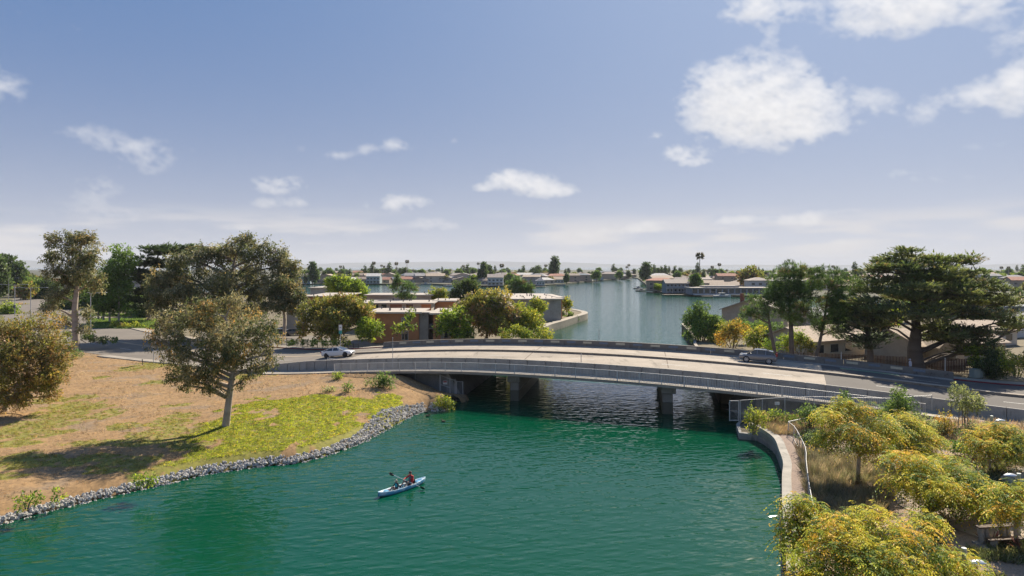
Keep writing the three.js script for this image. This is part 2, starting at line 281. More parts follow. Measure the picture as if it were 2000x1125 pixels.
// ---------------------------------------------------------------- road surface, kerbs, markings
const BR0 = -21.5, BR1 = 36;                           // concrete bridge deck between these
const road = struct('road', along(-425, BR0, [[-9.6, 0], [0, 0], [11, 0]], 2), MAT.asphalt);
struct('road', along(BR1, 138, [[NEAR, 0], [0, 0], [FAR + 0.6, 0]], 2), MAT.asphaltDark);
{ // side street mouth on the left and its far-side pavement
  const far = along(-425, -24, [[11, 0.0], [11, 0.14], [13.4, 0.16], [13.5, -0.5]], 2);
  struct('pavement', mergeGeometries([far, along(-60, -29, [[-9.6, -0.02], [-9.6, 0.13], [(x) => mix(-11, -13.2, smooth(-45, -30, x)), 0.13], [(x) => mix(-11.1, -13.3, smooth(-45, -30, x)), -0.5]], 1.5), along(49.5, 138, [[FAR + 0.6, 0], [FAR + 0.6, 0.14], [FAR + 3.2, 0.16], [FAR + 3.3, -0.6]], 2)]), MAT.walk);
  struct('red_kerb', mergeGeometries([along(-60, -24.2, [[10.9, 0.0], [10.9, 0.15], [11.06, 0.15]], 1.5), along(49.5, 100, [[FAR + 0.48, 0], [FAR + 0.48, 0.15], [FAR + 0.66, 0.15]], 2)]), MAT.redCurb);
}
const dash = (x0, len, off, w = 0.14) => { const m = part(road, 'lane_dash', along(x0, x0 + len, [[off - w / 2, 0.012], [off + w / 2, 0.012]], 1), MAT.paint); return m; };
for (const off of [-3.9, 4.4]) for (let x = -76; x < 64; x += 10.6) dash(x + (off > 0 ? 4 : 0), 2.9, off);
for (const [x0, x1, off] of [[-30, 49, 8.1], [-28, 60, -7.9]]) for (let x = x0; x < x1; x += 5.2) dash(x, 3.4, off, 0.1);
// green bicycle lane paint near the far barrier
part(road, 'bike_lane_paint', along(38, 44, [[6.6, 0.008], [8.0, 0.008]], 1), mat([0.25, 0.36, 0.24], 0.85, { map: T.mottle }));
struct('median_strip', mergeGeometries([along(-23, 137, [[-0.45, 0], [-0.42, 0.24], [0.42, 0.24], [0.45, 0]], 1.5)]), MAT.curb);
part(scene.getObjectByName('median_strip'), 'median_top', along(-22.9, 137, [[-0.36, 0.246], [0.36, 0.246]], 1.5), MAT.deck);
struct('painted_median', along(-110, -23.2, [[-0.4, 0.02], [0.4, 0.02]], 2), mat([0.5, 0.4, 0.28], 0.9, { map: T.mottle }));

// ---------------------------------------------------------------- the bridge
const CH = V(Math.sin(0.1815), 0, -Math.cos(0.1815));  // direction of the channel under it (piers, joints)
const bridge = thing('road_bridge', 'long low concrete road bridge with grey barriers arching over the channel', 'bridge');
part(bridge, 'deck', along(BR0, BR1, [[NEAR, 0], [0, 0], [FAR, 0]], 1.5), MAT.deck);
part(bridge, 'girder_slab', along(-14, 38, [[NEAR - 0.2, -0.05], [NEAR + 0.6, -1.2], [FAR - 0.6, -1.2], [FAR + 0.2, -0.05]], 2), MAT.concrete);
{ // near barrier: panels between joints
  let x = -30.5, i = 0; reseed(5);
  while (x < 118) {
    const x1 = Math.min(118, x + R(1.5, 2.3)), t0 = x;
    const hgt = (xx) => 0.82 * mix(0.5, 1, smooth(-31, -22, xx)), bot = (xx) => Math.min(-0.06, walkDrop(xx) - 0.03);
    part(bridge, 'barrier_panel', along(x, x1 - 0.08, [[NEAR, -0.04, NEAR], [NEAR - 0.12, hgt, NEAR], [NEAR - 0.38, hgt, NEAR], [NEAR - 0.42, bot, NEAR]], 0.8, true), MAT.barrier);
    x = x1;
  }
  part(bridge, 'barrier_core', along(-30.4, 117.9, [[NEAR - 0.21, -0.06, NEAR], [NEAR - 0.23, (xx) => 0.76 * mix(0.5, 1, smooth(-31, -22, xx)), NEAR], [NEAR - 0.27, (xx) => 0.76 * mix(0.5, 1, smooth(-31, -22, xx)), NEAR], [NEAR - 0.28, (xx) => Math.min(-0.08, walkDrop(xx) - 0.05), NEAR]], 1.5), MAT.barrier);
  // far barrier, with a broad ledge and small coloured panels
  const cuts = [-23.4, -12, -1.5, 7.2, 14.5, 23.5, 32, 38.5, 44, 49.6];
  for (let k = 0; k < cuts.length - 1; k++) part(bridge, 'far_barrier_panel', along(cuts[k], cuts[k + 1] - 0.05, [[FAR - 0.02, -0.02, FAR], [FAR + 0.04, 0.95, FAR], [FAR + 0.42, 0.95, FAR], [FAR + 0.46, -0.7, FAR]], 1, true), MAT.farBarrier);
  const cream = mat([0.85, 0.76, 0.55], 0.8, { map: T.grain }), slate = mat([0.25, 0.30, 0.37], 0.8, { map: T.grain });
  for (let k = 0, xx = -20.5; xx < 47.5; xx += 2.28, k++) part(bridge, 'coloured_panel', along(xx, xx + 1.2, [[FAR - 0.012, 0.52, FAR], [FAR + 0.0, 0.80, FAR], [FAR + 0.03, 0.80, FAR], [FAR + 0.03, 0.52, FAR]], 0.6, true), k % 2 ? slate : cream);
  part(bridge, 'barrier_kerb', along(-23.4, 49.5, [[FAR - 0.32, 0.0, FAR], [FAR - 0.3, 0.12, FAR], [FAR - 0.0, 0.14, FAR]], 1.5), MAT.concrete);
}
// walkway outside the near barrier and its railing
part(bridge, 'walkway', along(-29, 58, [[NEAR - 0.4, walkDrop, NEAR], [WALK_OUT, walkDrop, NEAR], [WALK_OUT, (x) => walkDrop(x) - 0.3, NEAR], [NEAR - 0.2, (x) => walkDrop(x) - 0.55, NEAR]], 1.5), MAT.walk);
{
  const rail = (x0, x1) => {
    const top = [], bot = [], bal = [], o = WALK_OUT + 0.07, p = (x, y) => { const q = RP(x, o); q.y = RP(x, NEAR).y + walkDrop(x) + y; return q; };
    for (let x = x0; x < x1 - 0.01; x += 2.2) { const xe = Math.min(x1, x + 2.2); top.push(bar(p(x, 1.05), p(xe, 1.05), 0.07, 0.06)); bot.push(bar(p(x, 0.09), p(xe, 0.09), 0.05, 0.05)); }
    for (let x = x0; x <= x1; x += 2.2) part(bridge, 'railing_post', bar(p(x, -0.25), p(x, 1.05), 0.08), MAT.galv);
    for (let x = x0 + 0.15; x < x1; x += 0.15) { const a = p(x, -0.28), b = p(x, 1.04); bal.push(bar(a, b, 0.034)); }
    part(bridge, 'top_rail', join(top), MAT.galv); part(bridge, 'bottom_rail', join(bot), MAT.galv);
    part(bridge, 'balusters', join(bal), MAT.galv, 'stuff');
  };
  rail(-18.6, 43.4);
}
// piers: a cap on a column wall, running with the channel
{
  const darkFoot = mat([0.17, 0.165, 0.125], 0.7, { map: T.mottle });  // darker, mottled greenish-brown tone for the pier feet
  const wall = (a, len, w, y0, y1, ch = 0.12) => { const g = box(-w / 2, w / 2, y0, y1, -len, 0, ch); g.rotateY(-0.1815); g.translate(a.x, 0, a.z); return g; };
  for (const [x, d, len] of [[0.2, 80.5, 24], [16.8, 73.2, 24]]) {
    const a = V(x, 0, -d);
    const pier = part(bridge, 'pier_cap', wall(a, len, 1.55, 2.35, 3.55), MAT.concrete);
    part(pier, 'pier_column', wall(V(x + 0.1, 0, -d - 0.9), len - 2, 1.1, 1.25, 2.36), MAT.concrete);
    part(pier, 'pier_foot', wall(V(x + 0.1, 0, -d - 0.9), len - 2, 1.14, -3, 1.26), darkFoot);
  }
  // abutments: walls under the walkway that turn in along the channel, each with a sloping foot
  const wallFace = (x0, x1) => along(x0, x1, [[NEAR - 0.42, (x) => walkDrop(x) - 0.18, NEAR], [NEAR - 0.42, -5.6, NEAR]], 1.5);
  const side = (x, sgn) => { const o = RP(x, NEAR - 0.42); const f = (u, w, y) => V(o.x + CH.x * u - sgn * w, y, o.z + CH.z * u); return quads([[f(0, 0, -1), f(25, 0, -1), f(25, 2.6, 3.3), f(0, 2.6, 3.3)], [f(0, 0, -1), f(0, 2.6, 3.3), f(0, 2.6, -1)]]); };
  const L = part(bridge, 'abutment_wall', wallFace(-26, -3.6), MAT.concrete), Rr = part(bridge, 'abutment_wall', wallFace(29.6, 60), MAT.concrete);
  part(bridge, 'abutment_slope', side(-1.4, 1), MAT.concrete); part(bridge, 'abutment_slope', side(27.4, -1), MAT.concrete);
  part(bridge, 'back_wall', along(-26, -4, [[FAR + 0.3, -0.1], [FAR + 0.3, -3.6]], 1.5), MAT.concrete); part(bridge, 'back_wall', along(34, 60, [[FAR + 0.3, -0.1], [FAR + 0.3, -3.6]], 1.5), MAT.concrete);
}
// expansion joints across the deck
for (const [a, b] of [[[1062, 671.5], [1024, 703]], [[1297, 684], [1305, 719]]]) {
  const hitDeck = (px, py) => { let best = null, bd = 1e9; for (let x = -20; x < 40; x += 0.25) for (let o = NEAR; o <= FAR; o += 0.25) { const p = RP(x, o), u = 1000 + p.x / -p.z * F, v = HY + (H - p.y) / -p.z * F, e = (u - px) ** 2 + (v - py) ** 2; if (e < bd) { bd = e; best = [x, o]; } } return best; };
  const A = hitDeck(...a), B = hitDeck(...b), q = []; const n = 12, P = (t, s) => RP(mix(A[0], B[0], t) + s, mix(A[1], B[1], t), 0.008);
  for (let i = 0; i < n; i++) q.push([P(i / n, -0.06), P(i / n, 0.06), P((i + 1) / n, 0.06), P((i + 1) / n, -0.06)]);
  part(bridge, 'deck_joint', quads(q), mat([0.16, 0.12, 0.09], 0.9));
}

// ---------------------------------------------------------------- left bank: dry slope down to a rock edge
const XZ = (p) => [p.x, p.z];
const leftShore = [[-75, -28], [-50, -36], ...[[-60, 1042], [0, 1024], [100, 997], [200, 973], [300, 951], [400, 927], [500, 912], [580, 905], [640, 889], [700, 867], [760, 837], [800, 814], [835, 800], [852, 803], [880, 799], [905, 789]].map(([a, b]) => XZ(gr(a, b, 0))), [-2.5, -100]];
const roadEdge = xsBetween(-300, -1, 3).map((x) => { const p = RP(x, x < -45 ? -9.4 : mix(-11, -13.2, smooth(-45, -30, x))); return [p.x, p.z]; });
const roadEdgeH = xsBetween(-300, -1, 3).map((x) => RP(x, -11).y + (x < -44 ? 0.06 : Math.min(0.1, walkDrop(x) - 0.02)));
const shoreSide = [...leftShore, [60, -100], [60, -5], [-75, -5]];
function bankH(x, z) {
  const [ds] = distTo(x, z, leftShore), [dr, wi] = distTo(x, z, roadEdge);
  const hr = mix(roadEdgeH[Math.floor(wi)], roadEdgeH[Math.min(roadEdgeH.length - 1, Math.floor(wi) + 1)], wi % 1), bump = (fbm(x * 0.22, z * 0.22, 3) - 0.5) * 0.35 + (fbm(x * 1.1, z * 1.1, 3) - 0.5) * 0.14;
  if (inPoly(x, z, shoreSide)) return -0.25 - ds * 0.6;
  const t = ds / (ds + dr + 0.01), edge = 0.12 + 0.55 * smooth(0, 1.6, ds);
  let h = mix(edge, hr - 0.05, Math.pow(t, 0.85)) + bump * smooth(0.6, 3, ds) * smooth(0, 3, dr);
  // the ground falls away in front of the abutment
  h = mix(h, Math.min(h, 0.75), smooth(-16, -7, x) * smooth(-76, -82, z));
  return h;
}
const iceRegion = [[330, 905], [395, 858], [455, 806], [520, 792], [600, 789], [700, 792], [780, 784], [799, 790], [797, 812], [765, 832], [720, 855], [680, 872], [620, 884], [560, 880], [480, 896], [400, 915]].map(([a, b]) => XZ(gr(a, b, 0.95)));
const patchList = [[55, 845, 70, 18], [120, 815, 60, 12], [150, 800, 60, 10], [40, 905, 60, 22], [300, 855, 60, 18], [340, 830, 50, 14], [210, 815, 30, 10], [100, 850, 40, 9], [240, 840, 30, 8], [545, 725, 60, 12], [265, 718, 30, 7], [305, 715, 50, 9], [200, 735, 14, 4], [300, 745, 24, 6], [480, 735, 40, 10], [370, 870, 50, 14], [250, 905, 70, 16], [330, 915, 80, 16], [430, 893, 60, 12], [120, 905, 50, 10], [500, 900, 60, 8], [560, 893, 50, 7], [185, 895, 40, 8], [70, 830, 50, 8], [30, 870, 50, 9], [160, 870, 50, 7], [220, 868, 40, 6], [20, 930, 40, 8], [410, 840, 40, 12], [350, 800, 30, 5], [150, 770, 40, 5], [90, 790, 40, 6]].map(([a, b, w, h]) => { const p = gr(a, b, b > 780 ? 1.0 : 1.7), d = -p.z; return { x: p.x, z: p.z, rx: w / F * d, rz: h * d * d / (F * 14.8) }; });
// how green the ground is, 0..1, with ragged outlines
function greenAt(x, z) {
  const rag = fbm(x * 0.9 + 5, z * 0.9, 5) - 0.5; let g = 0;
  for (const p of patchList) { const e = ((x - p.x) / p.rx) ** 2 + ((z - p.z) / p.rz) ** 2; if (e < 2) g = Math.max(g, smooth(0.15, -0.15, e - 0.85 + rag * 2.2)); }
  return g * smooth(0.3, 0.55, fbm(x * 2.1, z * 2.1, 3) + 0.1);
}
function iceAt(x, z) { const d = distTo(x, z, [...iceRegion, iceRegion[0]])[0] * (inPoly(x, z, iceRegion) ? 1 : -1), bare = smooth(0.61, 0.68, fbm(x * 0.55 + 9, z * 0.28 + 2, 4)); return smooth(-0.4, 0.5, d + (fbm(x * 0.6, z * 0.6, 5) - 0.5) * 6) * (1 - bare); }
{
  const X0 = -112, X1 = -2, Z0 = -150, Z1 = -30, st = 0.75, nx = Math.round((X1 - X0) / st), nz = Math.round((Z1 - Z0) / st), pos = [], idx = [], uv = [], ok = [];
  for (let j = 0; j <= nz; j++) for (let i = 0; i <= nx; i++) {
    const x = X0 + i * st, z = Z0 + j * st; pos.push(x, 0, z); uv.push((x - X0) / (X1 - X0), (z - Z0) / (Z1 - Z0));
    // keep what lies on the near side of the road
    const [dr, wi] = distTo(x, z, roadEdge), a = roadEdge[Math.floor(wi)], b = roadEdge[Math.min(roadEdge.length - 1, Math.floor(wi) + 1)], side = (b[0] - a[0]) * (z - a[1]) - (b[1] - a[1]) * (x - a[0]);
    const keep = (side > 0 || dr < 1.6) && !(x > -4.5 && z < -81); ok.push(keep); if (keep) { const h = bankH(x, z); pos[pos.length - 2] = side > 0 ? h : Math.min(h, h - 0.25 * dr); }
  }
  for (let j = 0; j < nz; j++) for (let i = 0; i < nx; i++) { const a = j * (nx + 1) + i, b = a + 1, c = a + nx + 1, d = c + 1; if (ok[a] && ok[b] && ok[c] && ok[d] && Math.max(pos[a * 3 + 1], pos[b * 3 + 1], pos[c * 3 + 1], pos[d * 3 + 1]) > -2.5) idx.push(a, c, b, b, c, d); }
  const g = new THREE.BufferGeometry(); g.setAttribute('position', new THREE.Float32BufferAttribute(pos, 3)); g.setAttribute('uv', new THREE.Float32BufferAttribute(uv, 2)); g.setIndex(idx); g.computeVertexNormals();
  const S = 2048, d = new Uint8Array(S * S * 4), enc = (x) => Math.round(255 * Math.pow(clamp(x), 1 / 2.2));
  for (let j = 0; j < S; j++) for (let i = 0; i < S; i++) {
    const x = X0 + (i + 0.5) / S * (X1 - X0), z = Z0 + (j + 0.5) / S * (Z1 - Z0), o = (j * S + i) * 4;
    const f = hash(i, j), n = fbm(x * 0.5, z * 0.7, 3), m = vnoise(x * 5, z * 5), s = 0.62 + 0.35 * m + 0.3 * (f - 0.5);
    let r = mix(0.49, 0.34, n) * s, gg = mix(0.30, 0.205, n) * s, b = mix(0.13, 0.09, n) * s;
    const grey = smooth(0.55, 0.75, fbm(x * 0.35 + 40, z * 0.5, 3)) * 0.5; r = mix(r, 0.26 * s, grey); gg = mix(gg, 0.21 * s, grey); b = mix(b, 0.16 * s, grey);
    const rust = smooth(0.0, 1.5, 3.2 - Math.abs(x + 33)) * 0; r += rust;
    const near = z > -128 && z < -36 ? 1 : 0, gn = near ? Math.max(greenAt(x, z), iceAt(x, z)) : 0;
    if (gn > 0) { r = mix(r, 0.28 * s, gn * 0.85); gg = mix(gg, 0.28 * s, gn * 0.85); b = mix(b, 0.035 * s, gn * 0.85); }
    d[o] = enc(r); d[o + 1] = enc(gg); d[o + 2] = enc(b); d[o + 3] = 255;
  }
  const t = new THREE.DataTexture(d, S, S, THREE.RGBAFormat); t.magFilter = THREE.LinearFilter; t.colorSpace = THREE.SRGBColorSpace; t.needsUpdate = true;
  struct('grassy_bank', g, mat([1, 1, 1], 1, { map: t }));
}

// ---------------------------------------------------------------- lands
const soil = mat([0.24, 0.195, 0.12], 1, { map: rescale(T.mottle, 7), bumpMap: T.bump, bumpScale: 0.01 });
const farSoil = mat([0.10, 0.10, 0.06], 1, { map: rescale(T.mottle, 90) });
const wallConc = mat([0.42, 0.36, 0.28], 0.92, { map: T.concrete });
struct('apartment_land', prism([[-2.5, -104], [1, -118], [8.7, -165], [13.4, -179], [18.6, -195], [22.3, -206], [23.2, -214], [21, -226], [5, -270], [-20, -332], [-80, -345], [-170, -380], [-300, -520], [-400, -720], [-470, -690], [-420, -612], [-281, -428], [-210, -314], [-155, -234], [-112, -178], [-82, -142], [-64, -124], [-52, -117], [-42, -112], [-26, -105], [-10, -100]], -3, 1.72), soil);
struct('east_land', prism([[24.5, -80], [27, -92], [33.5, -125], [36, -134], [39.5, -153], [42, -168], [48, -180], [70, -192], [120, -204], [260, -236], [420, -240], [420, -4], [118, -36], [70, -58], [50, -66]], -3, 1.78), soil);
struct('west_land', prism([...xsBetween(-420, -112, 12).map((x) => XZ(RP(x, -9.2))), [-112, -120], [-330, -120], [-700, -300], [-800, -700]], -3, 1.86), mat([0.15, 0.14, 0.07], 1, { map: rescale(T.mottle, 9) }));
const lf = (px, py) => XZ(gr(px, py, 0));
const farShoreL = [[-2200, -640], [-700, -640], lf(560, 556), lf(640, 555.5), lf(715, 556), lf(780, 557), lf(830, 555.5), lf(870, 558), lf(930, 560), lf(1000, 561), lf(1030, 560), lf(1060, 559), lf(1100, 556), lf(1150, 550.5), lf(1200, 547), lf(1236, 544)];
struct('far_shore', prism([...farShoreL, [176, -1150], [420, -3200], [-4500, -3200], [-4500, -900]], -3, 1.1), farSoil);
const farShoreR = [lf(1246, 545), lf(1256, 553), lf(1266, 562), lf(1270, 567), lf(1290, 573), lf(1350, 578), lf(1420, 580), lf(1500, 582), lf(1700, 585), lf(2100, 590)];
struct('far_shore', prism([[460, -3200], [190, -1150], ...farShoreR, [900, -300], [4500, -900], [4500, -3200]], -3, 1.1), farSoil);

// far hills across the bay
{
  const ridge = (d, f, name) => { const q = [], n = 240; for (let i = 0; i < n; i++) { const a = mix(-1.0, 1.0, i / n), b = mix(-1.0, 1.0, (i + 1) / n), P = (u, y, back) => V(Math.sin(u) * (d + back), y, -Math.cos(u) * (d + back)); q.push([P(a, -2, 0), P(b, -2, 0), P(b, f(b), 700), P(a, f(a), 700)]); } struct(name, quads(q), mat([0.10, 0.11, 0.085], 1)); };
  ridge(21000, (u) => { const px = 1000 + Math.tan(u) * F; const e = 12 * smooth(420, -150, px) + 8 * smooth(350, 950, px) * (1 - smooth(980, 1330, px)) + 2 * smooth(1250, 1500, px) + 2; return 16 + (e + 4 * (fbm(u * 9, 2, 4) - 0.5) + 1.6 * (fbm(u * 60, 5, 3) - 0.5)) / F * 21700; }, 'hills');
}
// ================================================================ FOLIAGE TOOLS
class Leaves {
  constructor() { this.p = []; this.n = []; this.c = []; this.i = []; }
  add(c, dir, nrm, len, wid, col, out, bl = 0.55) { // a rhombic leaf
    const sx = dir.y * nrm.z - dir.z * nrm.y, sy = dir.z * nrm.x - dir.x * nrm.z, sz = dir.x * nrm.y - dir.y * nrm.x, sl = Math.hypot(sx, sy, sz) || 1, w = wid / 2 / sl, b = this.p.length / 3, h = len * 0.45;
    this.p.push(c.x, c.y, c.z, c.x + dir.x * h + sx * w, c.y + dir.y * h + sy * w, c.z + dir.z * h + sz * w, c.x + dir.x * len, c.y + dir.y * len, c.z + dir.z * len, c.x + dir.x * h - sx * w, c.y + dir.y * h - sy * w, c.z + dir.z * h - sz * w);
    const ox = out.x * 0.35, oy = out.y * 0.35 + 0.75, oz = out.z * 0.35; out = { x: ox, y: oy, z: oz };
    const f = nrm.x * out.x + nrm.y * out.y + nrm.z * out.z < 0 ? -1 : 1; let nx = nrm.x * f * (1 - bl) + out.x * bl, ny = nrm.y * f * (1 - bl) + out.y * bl, nz = nrm.z * f * (1 - bl) + out.z * bl; const l = Math.hypot(nx, ny, nz) || 1; nx /= l; ny /= l; nz /= l;
    for (let k = 0; k < 4; k++) { this.n.push(nx, ny, nz); this.c.push(col[0], col[1], col[2]); }
    if (f > 0) this.i.push(b, b + 1, b + 2, b, b + 2, b + 3); else this.i.push(b, b + 2, b + 1, b, b + 3, b + 2);
  }
  geo() { const g = new THREE.BufferGeometry(); g.setAttribute('position', new THREE.Float32BufferAttribute(this.p, 3)); g.setAttribute('normal', new THREE.Float32BufferAttribute(this.n, 3)); g.setAttribute('color', new THREE.Float32BufferAttribute(this.c, 3)); g.setIndex(this.i); return g; }
}
const leafMat = new THREE.MeshPhysicalMaterial({ vertexColors: true, roughness: 0.95, transmission: 0.55, thickness: 0, side: THREE.DoubleSide, specularIntensity: 0.35 });
leafMat.roughness = 1;
const onSphere = () => { const z = R(-1, 1), a = R(Math.PI * 2), r = Math.sqrt(1 - z * z); return V(r * Math.cos(a), z, r * Math.sin(a)); };
const shade = (c, j = 0.22) => { const k = 1 + (R() * 2 - 1) * j, h = 1 + (R() * 2 - 1) * 0.1; return [c[0] * k * h, c[1] * k, c[2] * k / h]; };
const PAL = { // linear base colours [r,g,b,weight]
  euca: [[0.105, 0.115, 0.06, 5], [0.155, 0.14, 0.085, 4], [0.07, 0.085, 0.038, 4], [0.24, 0.17, 0.09, 1], [0.25, 0.23, 0.18, 1.8]],
  eucaWarm: [[0.10, 0.108, 0.055, 5], [0.17, 0.145, 0.09, 4], [0.06, 0.075, 0.035, 4], [0.34, 0.20, 0.08, 1.2], [0.26, 0.22, 0.16, 1.8]],
  eucaGreen: [[0.115, 0.115, 0.045, 5], [0.18, 0.145, 0.065, 4], [0.07, 0.085, 0.03, 4], [0.27, 0.22, 0.06, 1]],
  cypress: [[0.11, 0.14, 0.045, 5], [0.17, 0.185, 0.06, 3.4], [0.06, 0.08, 0.03, 3.4], [0.17, 0.13, 0.07, 1.4]],
  darkCypress: [[0.05, 0.085, 0.035, 5], [0.08, 0.12, 0.04, 3], [0.03, 0.05, 0.025, 4]],
  pine: [[0.07, 0.12, 0.04, 5], [0.11, 0.165, 0.05, 3.4], [0.045, 0.075, 0.03, 4], [0.16, 0.12, 0.07, 0.7]],
  poplar: [[0.12, 0.19, 0.045, 5], [0.17, 0.25, 0.06, 3], [0.08, 0.13, 0.035, 3]],
  olive: [[0.20, 0.19, 0.045, 4], [0.28, 0.22, 0.06, 2.4], [0.12, 0.13, 0.035, 4], [0.26, 0.15, 0.08, 2]],
  rust: [[0.14, 0.125, 0.04, 4], [0.24, 0.15, 0.055, 3.4], [0.09, 0.085, 0.03, 3.4], [0.30, 0.20, 0.06, 1.4], [0.24, 0.20, 0.16, 0.8]],
  bright: [[0.17, 0.23, 0.03, 4], [0.27, 0.31, 0.04, 3], [0.08, 0.13, 0.02, 3.4]],
  yellowGreen: [[0.24, 0.26, 0.035, 4], [0.34, 0.31, 0.05, 2.6], [0.11, 0.15, 0.025, 4], [0.30, 0.22, 0.12, 0.6]],
  mid: [[0.10, 0.16, 0.04, 5], [0.16, 0.22, 0.055, 3], [0.06, 0.10, 0.03, 4]],
  dark: [[0.055, 0.085, 0.03, 5], [0.085, 0.12, 0.04, 3], [0.035, 0.055, 0.022, 3]],
  locust: [[0.25, 0.28, 0.015, 5], [0.42, 0.36, 0.02, 4], [0.075, 0.125, 0.014, 4.6], [0.52, 0.32, 0.03, 1.4]],
  greyGreen: [[0.21, 0.23, 0.11, 4], [0.28, 0.29, 0.15, 3], [0.13, 0.155, 0.07, 3]],
  orange: [[0.30, 0.22, 0.04, 4], [0.42, 0.24, 0.05, 3], [0.17, 0.17, 0.04, 3]],
  purple: [[0.10, 0.045, 0.05, 4], [0.06, 0.03, 0.035, 3]],
};
for (const k in PAL) PAL[k] = PAL[k].map(([r, g, b, w]) => [r * 1.6, g * 1.63, b * 1.1, w]);
function chooser(pal) { const s = pal.reduce((a, p) => a + p[3], 0); return () => { let r = R(s); for (const p of pal) if ((r -= p[3]) <= 0) return p; return pal[0]; }; }
/* fill clumps [{c,r:[rx,ry,rz],o?}] with sprigs. o: per (sprigs per m2 of clump skin), leaves, len, wid, spread, style */
function fill(L, clumps, pal, o) {
  const choose = chooser(pal), up = V(0, 1, 0), tmp = V();
  for (const cl of clumps) {
    const [rx, ry, rz] = cl.r, area = 4 * Math.PI * Math.pow((Math.pow(rx * ry, 1.6) + Math.pow(rx * rz, 1.6) + Math.pow(ry * rz, 1.6)) / 3, 1 / 1.6), n = Math.max(3, Math.round(area * o.per)), tone = choose();
    for (let s = 0; s < n; s++) {
      const d = onSphere(), f = (o.core ?? 0.45) + (1 - (o.core ?? 0.45)) * Math.sqrt(R()), c = V(cl.c.x + d.x * rx * f, cl.c.y + d.y * ry * f, cl.c.z + d.z * rz * f), out = V(d.x / rx, d.y / ry, d.z / rz).normalize(), col = R() < 0.7 ? tone : choose();
      if (o.floor !== undefined && c.y < o.floor) continue;
      const style = o.style ?? 'broad';
      if (style === 'frond') {                      // pinnate, arching out and down
        const ax = V(out.x + gauss() * 0.5, out.y * 0.35 + 0.1 + gauss() * 0.25, out.z + gauss() * 0.5).normalize(), side = V().crossVectors(ax, up).normalize(), Lf = o.spread * (R() < 0.12 ? R(1.3, 2) : R(0.6, 1.2)), tip = R() < 0.3 ? [0.58, 0.38, 0.04] : col;
        for (let k = 0; k < o.leaves; k++) { const t = (k + 0.5) / o.leaves, e = k % 2 ? 1 : -1, q = V(c.x + ax.x * Lf * t, c.y + ax.y * Lf * t - 0.75 * Lf * t * t, c.z + ax.z * Lf * t); tmp.set(ax.x * 0.7 + side.x * e, ax.y * 0.5 - 0.35 - t * 0.5, ax.z * 0.7 + side.z * e).normalize(); const nr = V(gauss() * 0.5, 1, gauss() * 0.5).normalize(); L.add(q, tmp, nr, o.len * R(0.75, 1.25), o.wid, shade(t > 0.7 ? tip : col, 0.15), out, 0.35); }
      } else if (style === 'needle') {              // a tuft of needles
        for (let k = 0; k < o.leaves; k++) { const q = V(c.x + gauss() * o.spread * 0.3, c.y + gauss() * o.spread * 0.2, c.z + gauss() * o.spread * 0.3); tmp.copy(onSphere()).multiplyScalar(0.8).add(out).addScaledVector(up, 0.5).normalize(); L.add(q, tmp, onSphere(), o.len * R(0.7, 1.3), o.wid, shade(col, 0.3), out, 0.3); }
      } else if (style === 'spray') {               // flat cypress spray reaching outwards, tips up
        const ax = V(d.x + gauss() * 0.25, 0.16 + R(0.3), d.z + gauss() * 0.25).normalize(), side = V().crossVectors(ax, up).normalize();
        for (let k = 0; k < o.leaves; k++) { const t = R(), q = V(c.x + ax.x * o.spread * t + side.x * gauss() * o.spread * 0.3 * (1 - t), c.y + ax.y * o.spread * t + gauss() * 0.06, c.z + ax.z * o.spread * t + side.z * gauss() * o.spread * 0.3 * (1 - t)); tmp.copy(ax).addScaledVector(side, gauss() * 0.8).addScaledVector(up, R(-0.1, 0.4)).normalize(); const nr = V(gauss() * 0.6, 1, gauss() * 0.6).normalize(); L.add(q, tmp, nr, o.len * R(0.7, 1.3), o.wid, shade(col), out, 0.35); }
      } else {                                      // broad leaves round a twig, hanging when droop > 0
        const ax = V(out.x, out.y - (o.droop ?? 0) * 1.2, out.z).add(onSphere().multiplyScalar(0.5)).normalize();
        for (let k = 0; k < o.leaves; k++) { const t = R(), q = V(c.x + ax.x * o.spread * t + gauss() * o.spread * 0.4, c.y + ax.y * o.spread * t + gauss() * o.spread * 0.3, c.z + ax.z * o.spread * t + gauss() * o.spread * 0.4); tmp.copy(onSphere()).addScaledVector(ax, 0.8).addScaledVector(up, -(o.droop ?? 0)).normalize(); L.add(q, tmp, onSphere(), o.len * R(0.7, 1.3), o.wid * R(0.8, 1.2), shade(col, 0.32), out, 0.3); }
      }
    }
  }
}
// break lobes [{c, r}] up into smaller clumps so that sky shows between them
function subdivide(lobes, k, size = 0.5, flatten = 0.8) {
  const out = [];
  for (const l of lobes) { const n = Math.max(1, Math.round(k * (l.k ?? 1))); for (let i = 0; i < n; i++) { const d = onSphere(), f = Math.cbrt(R(0.1, 1)) * (1 - size * 0.55), s = size * R(0.65, 1.25); out.push({ c: V(l.c.x + d.x * l.r[0] * f, l.c.y + d.y * l.r[1] * f, l.c.z + d.z * l.r[2] * f), r: [l.r[0] * s, l.r[1] * s * flatten, l.r[2] * s], lobe: l }); } }
  return out;
}
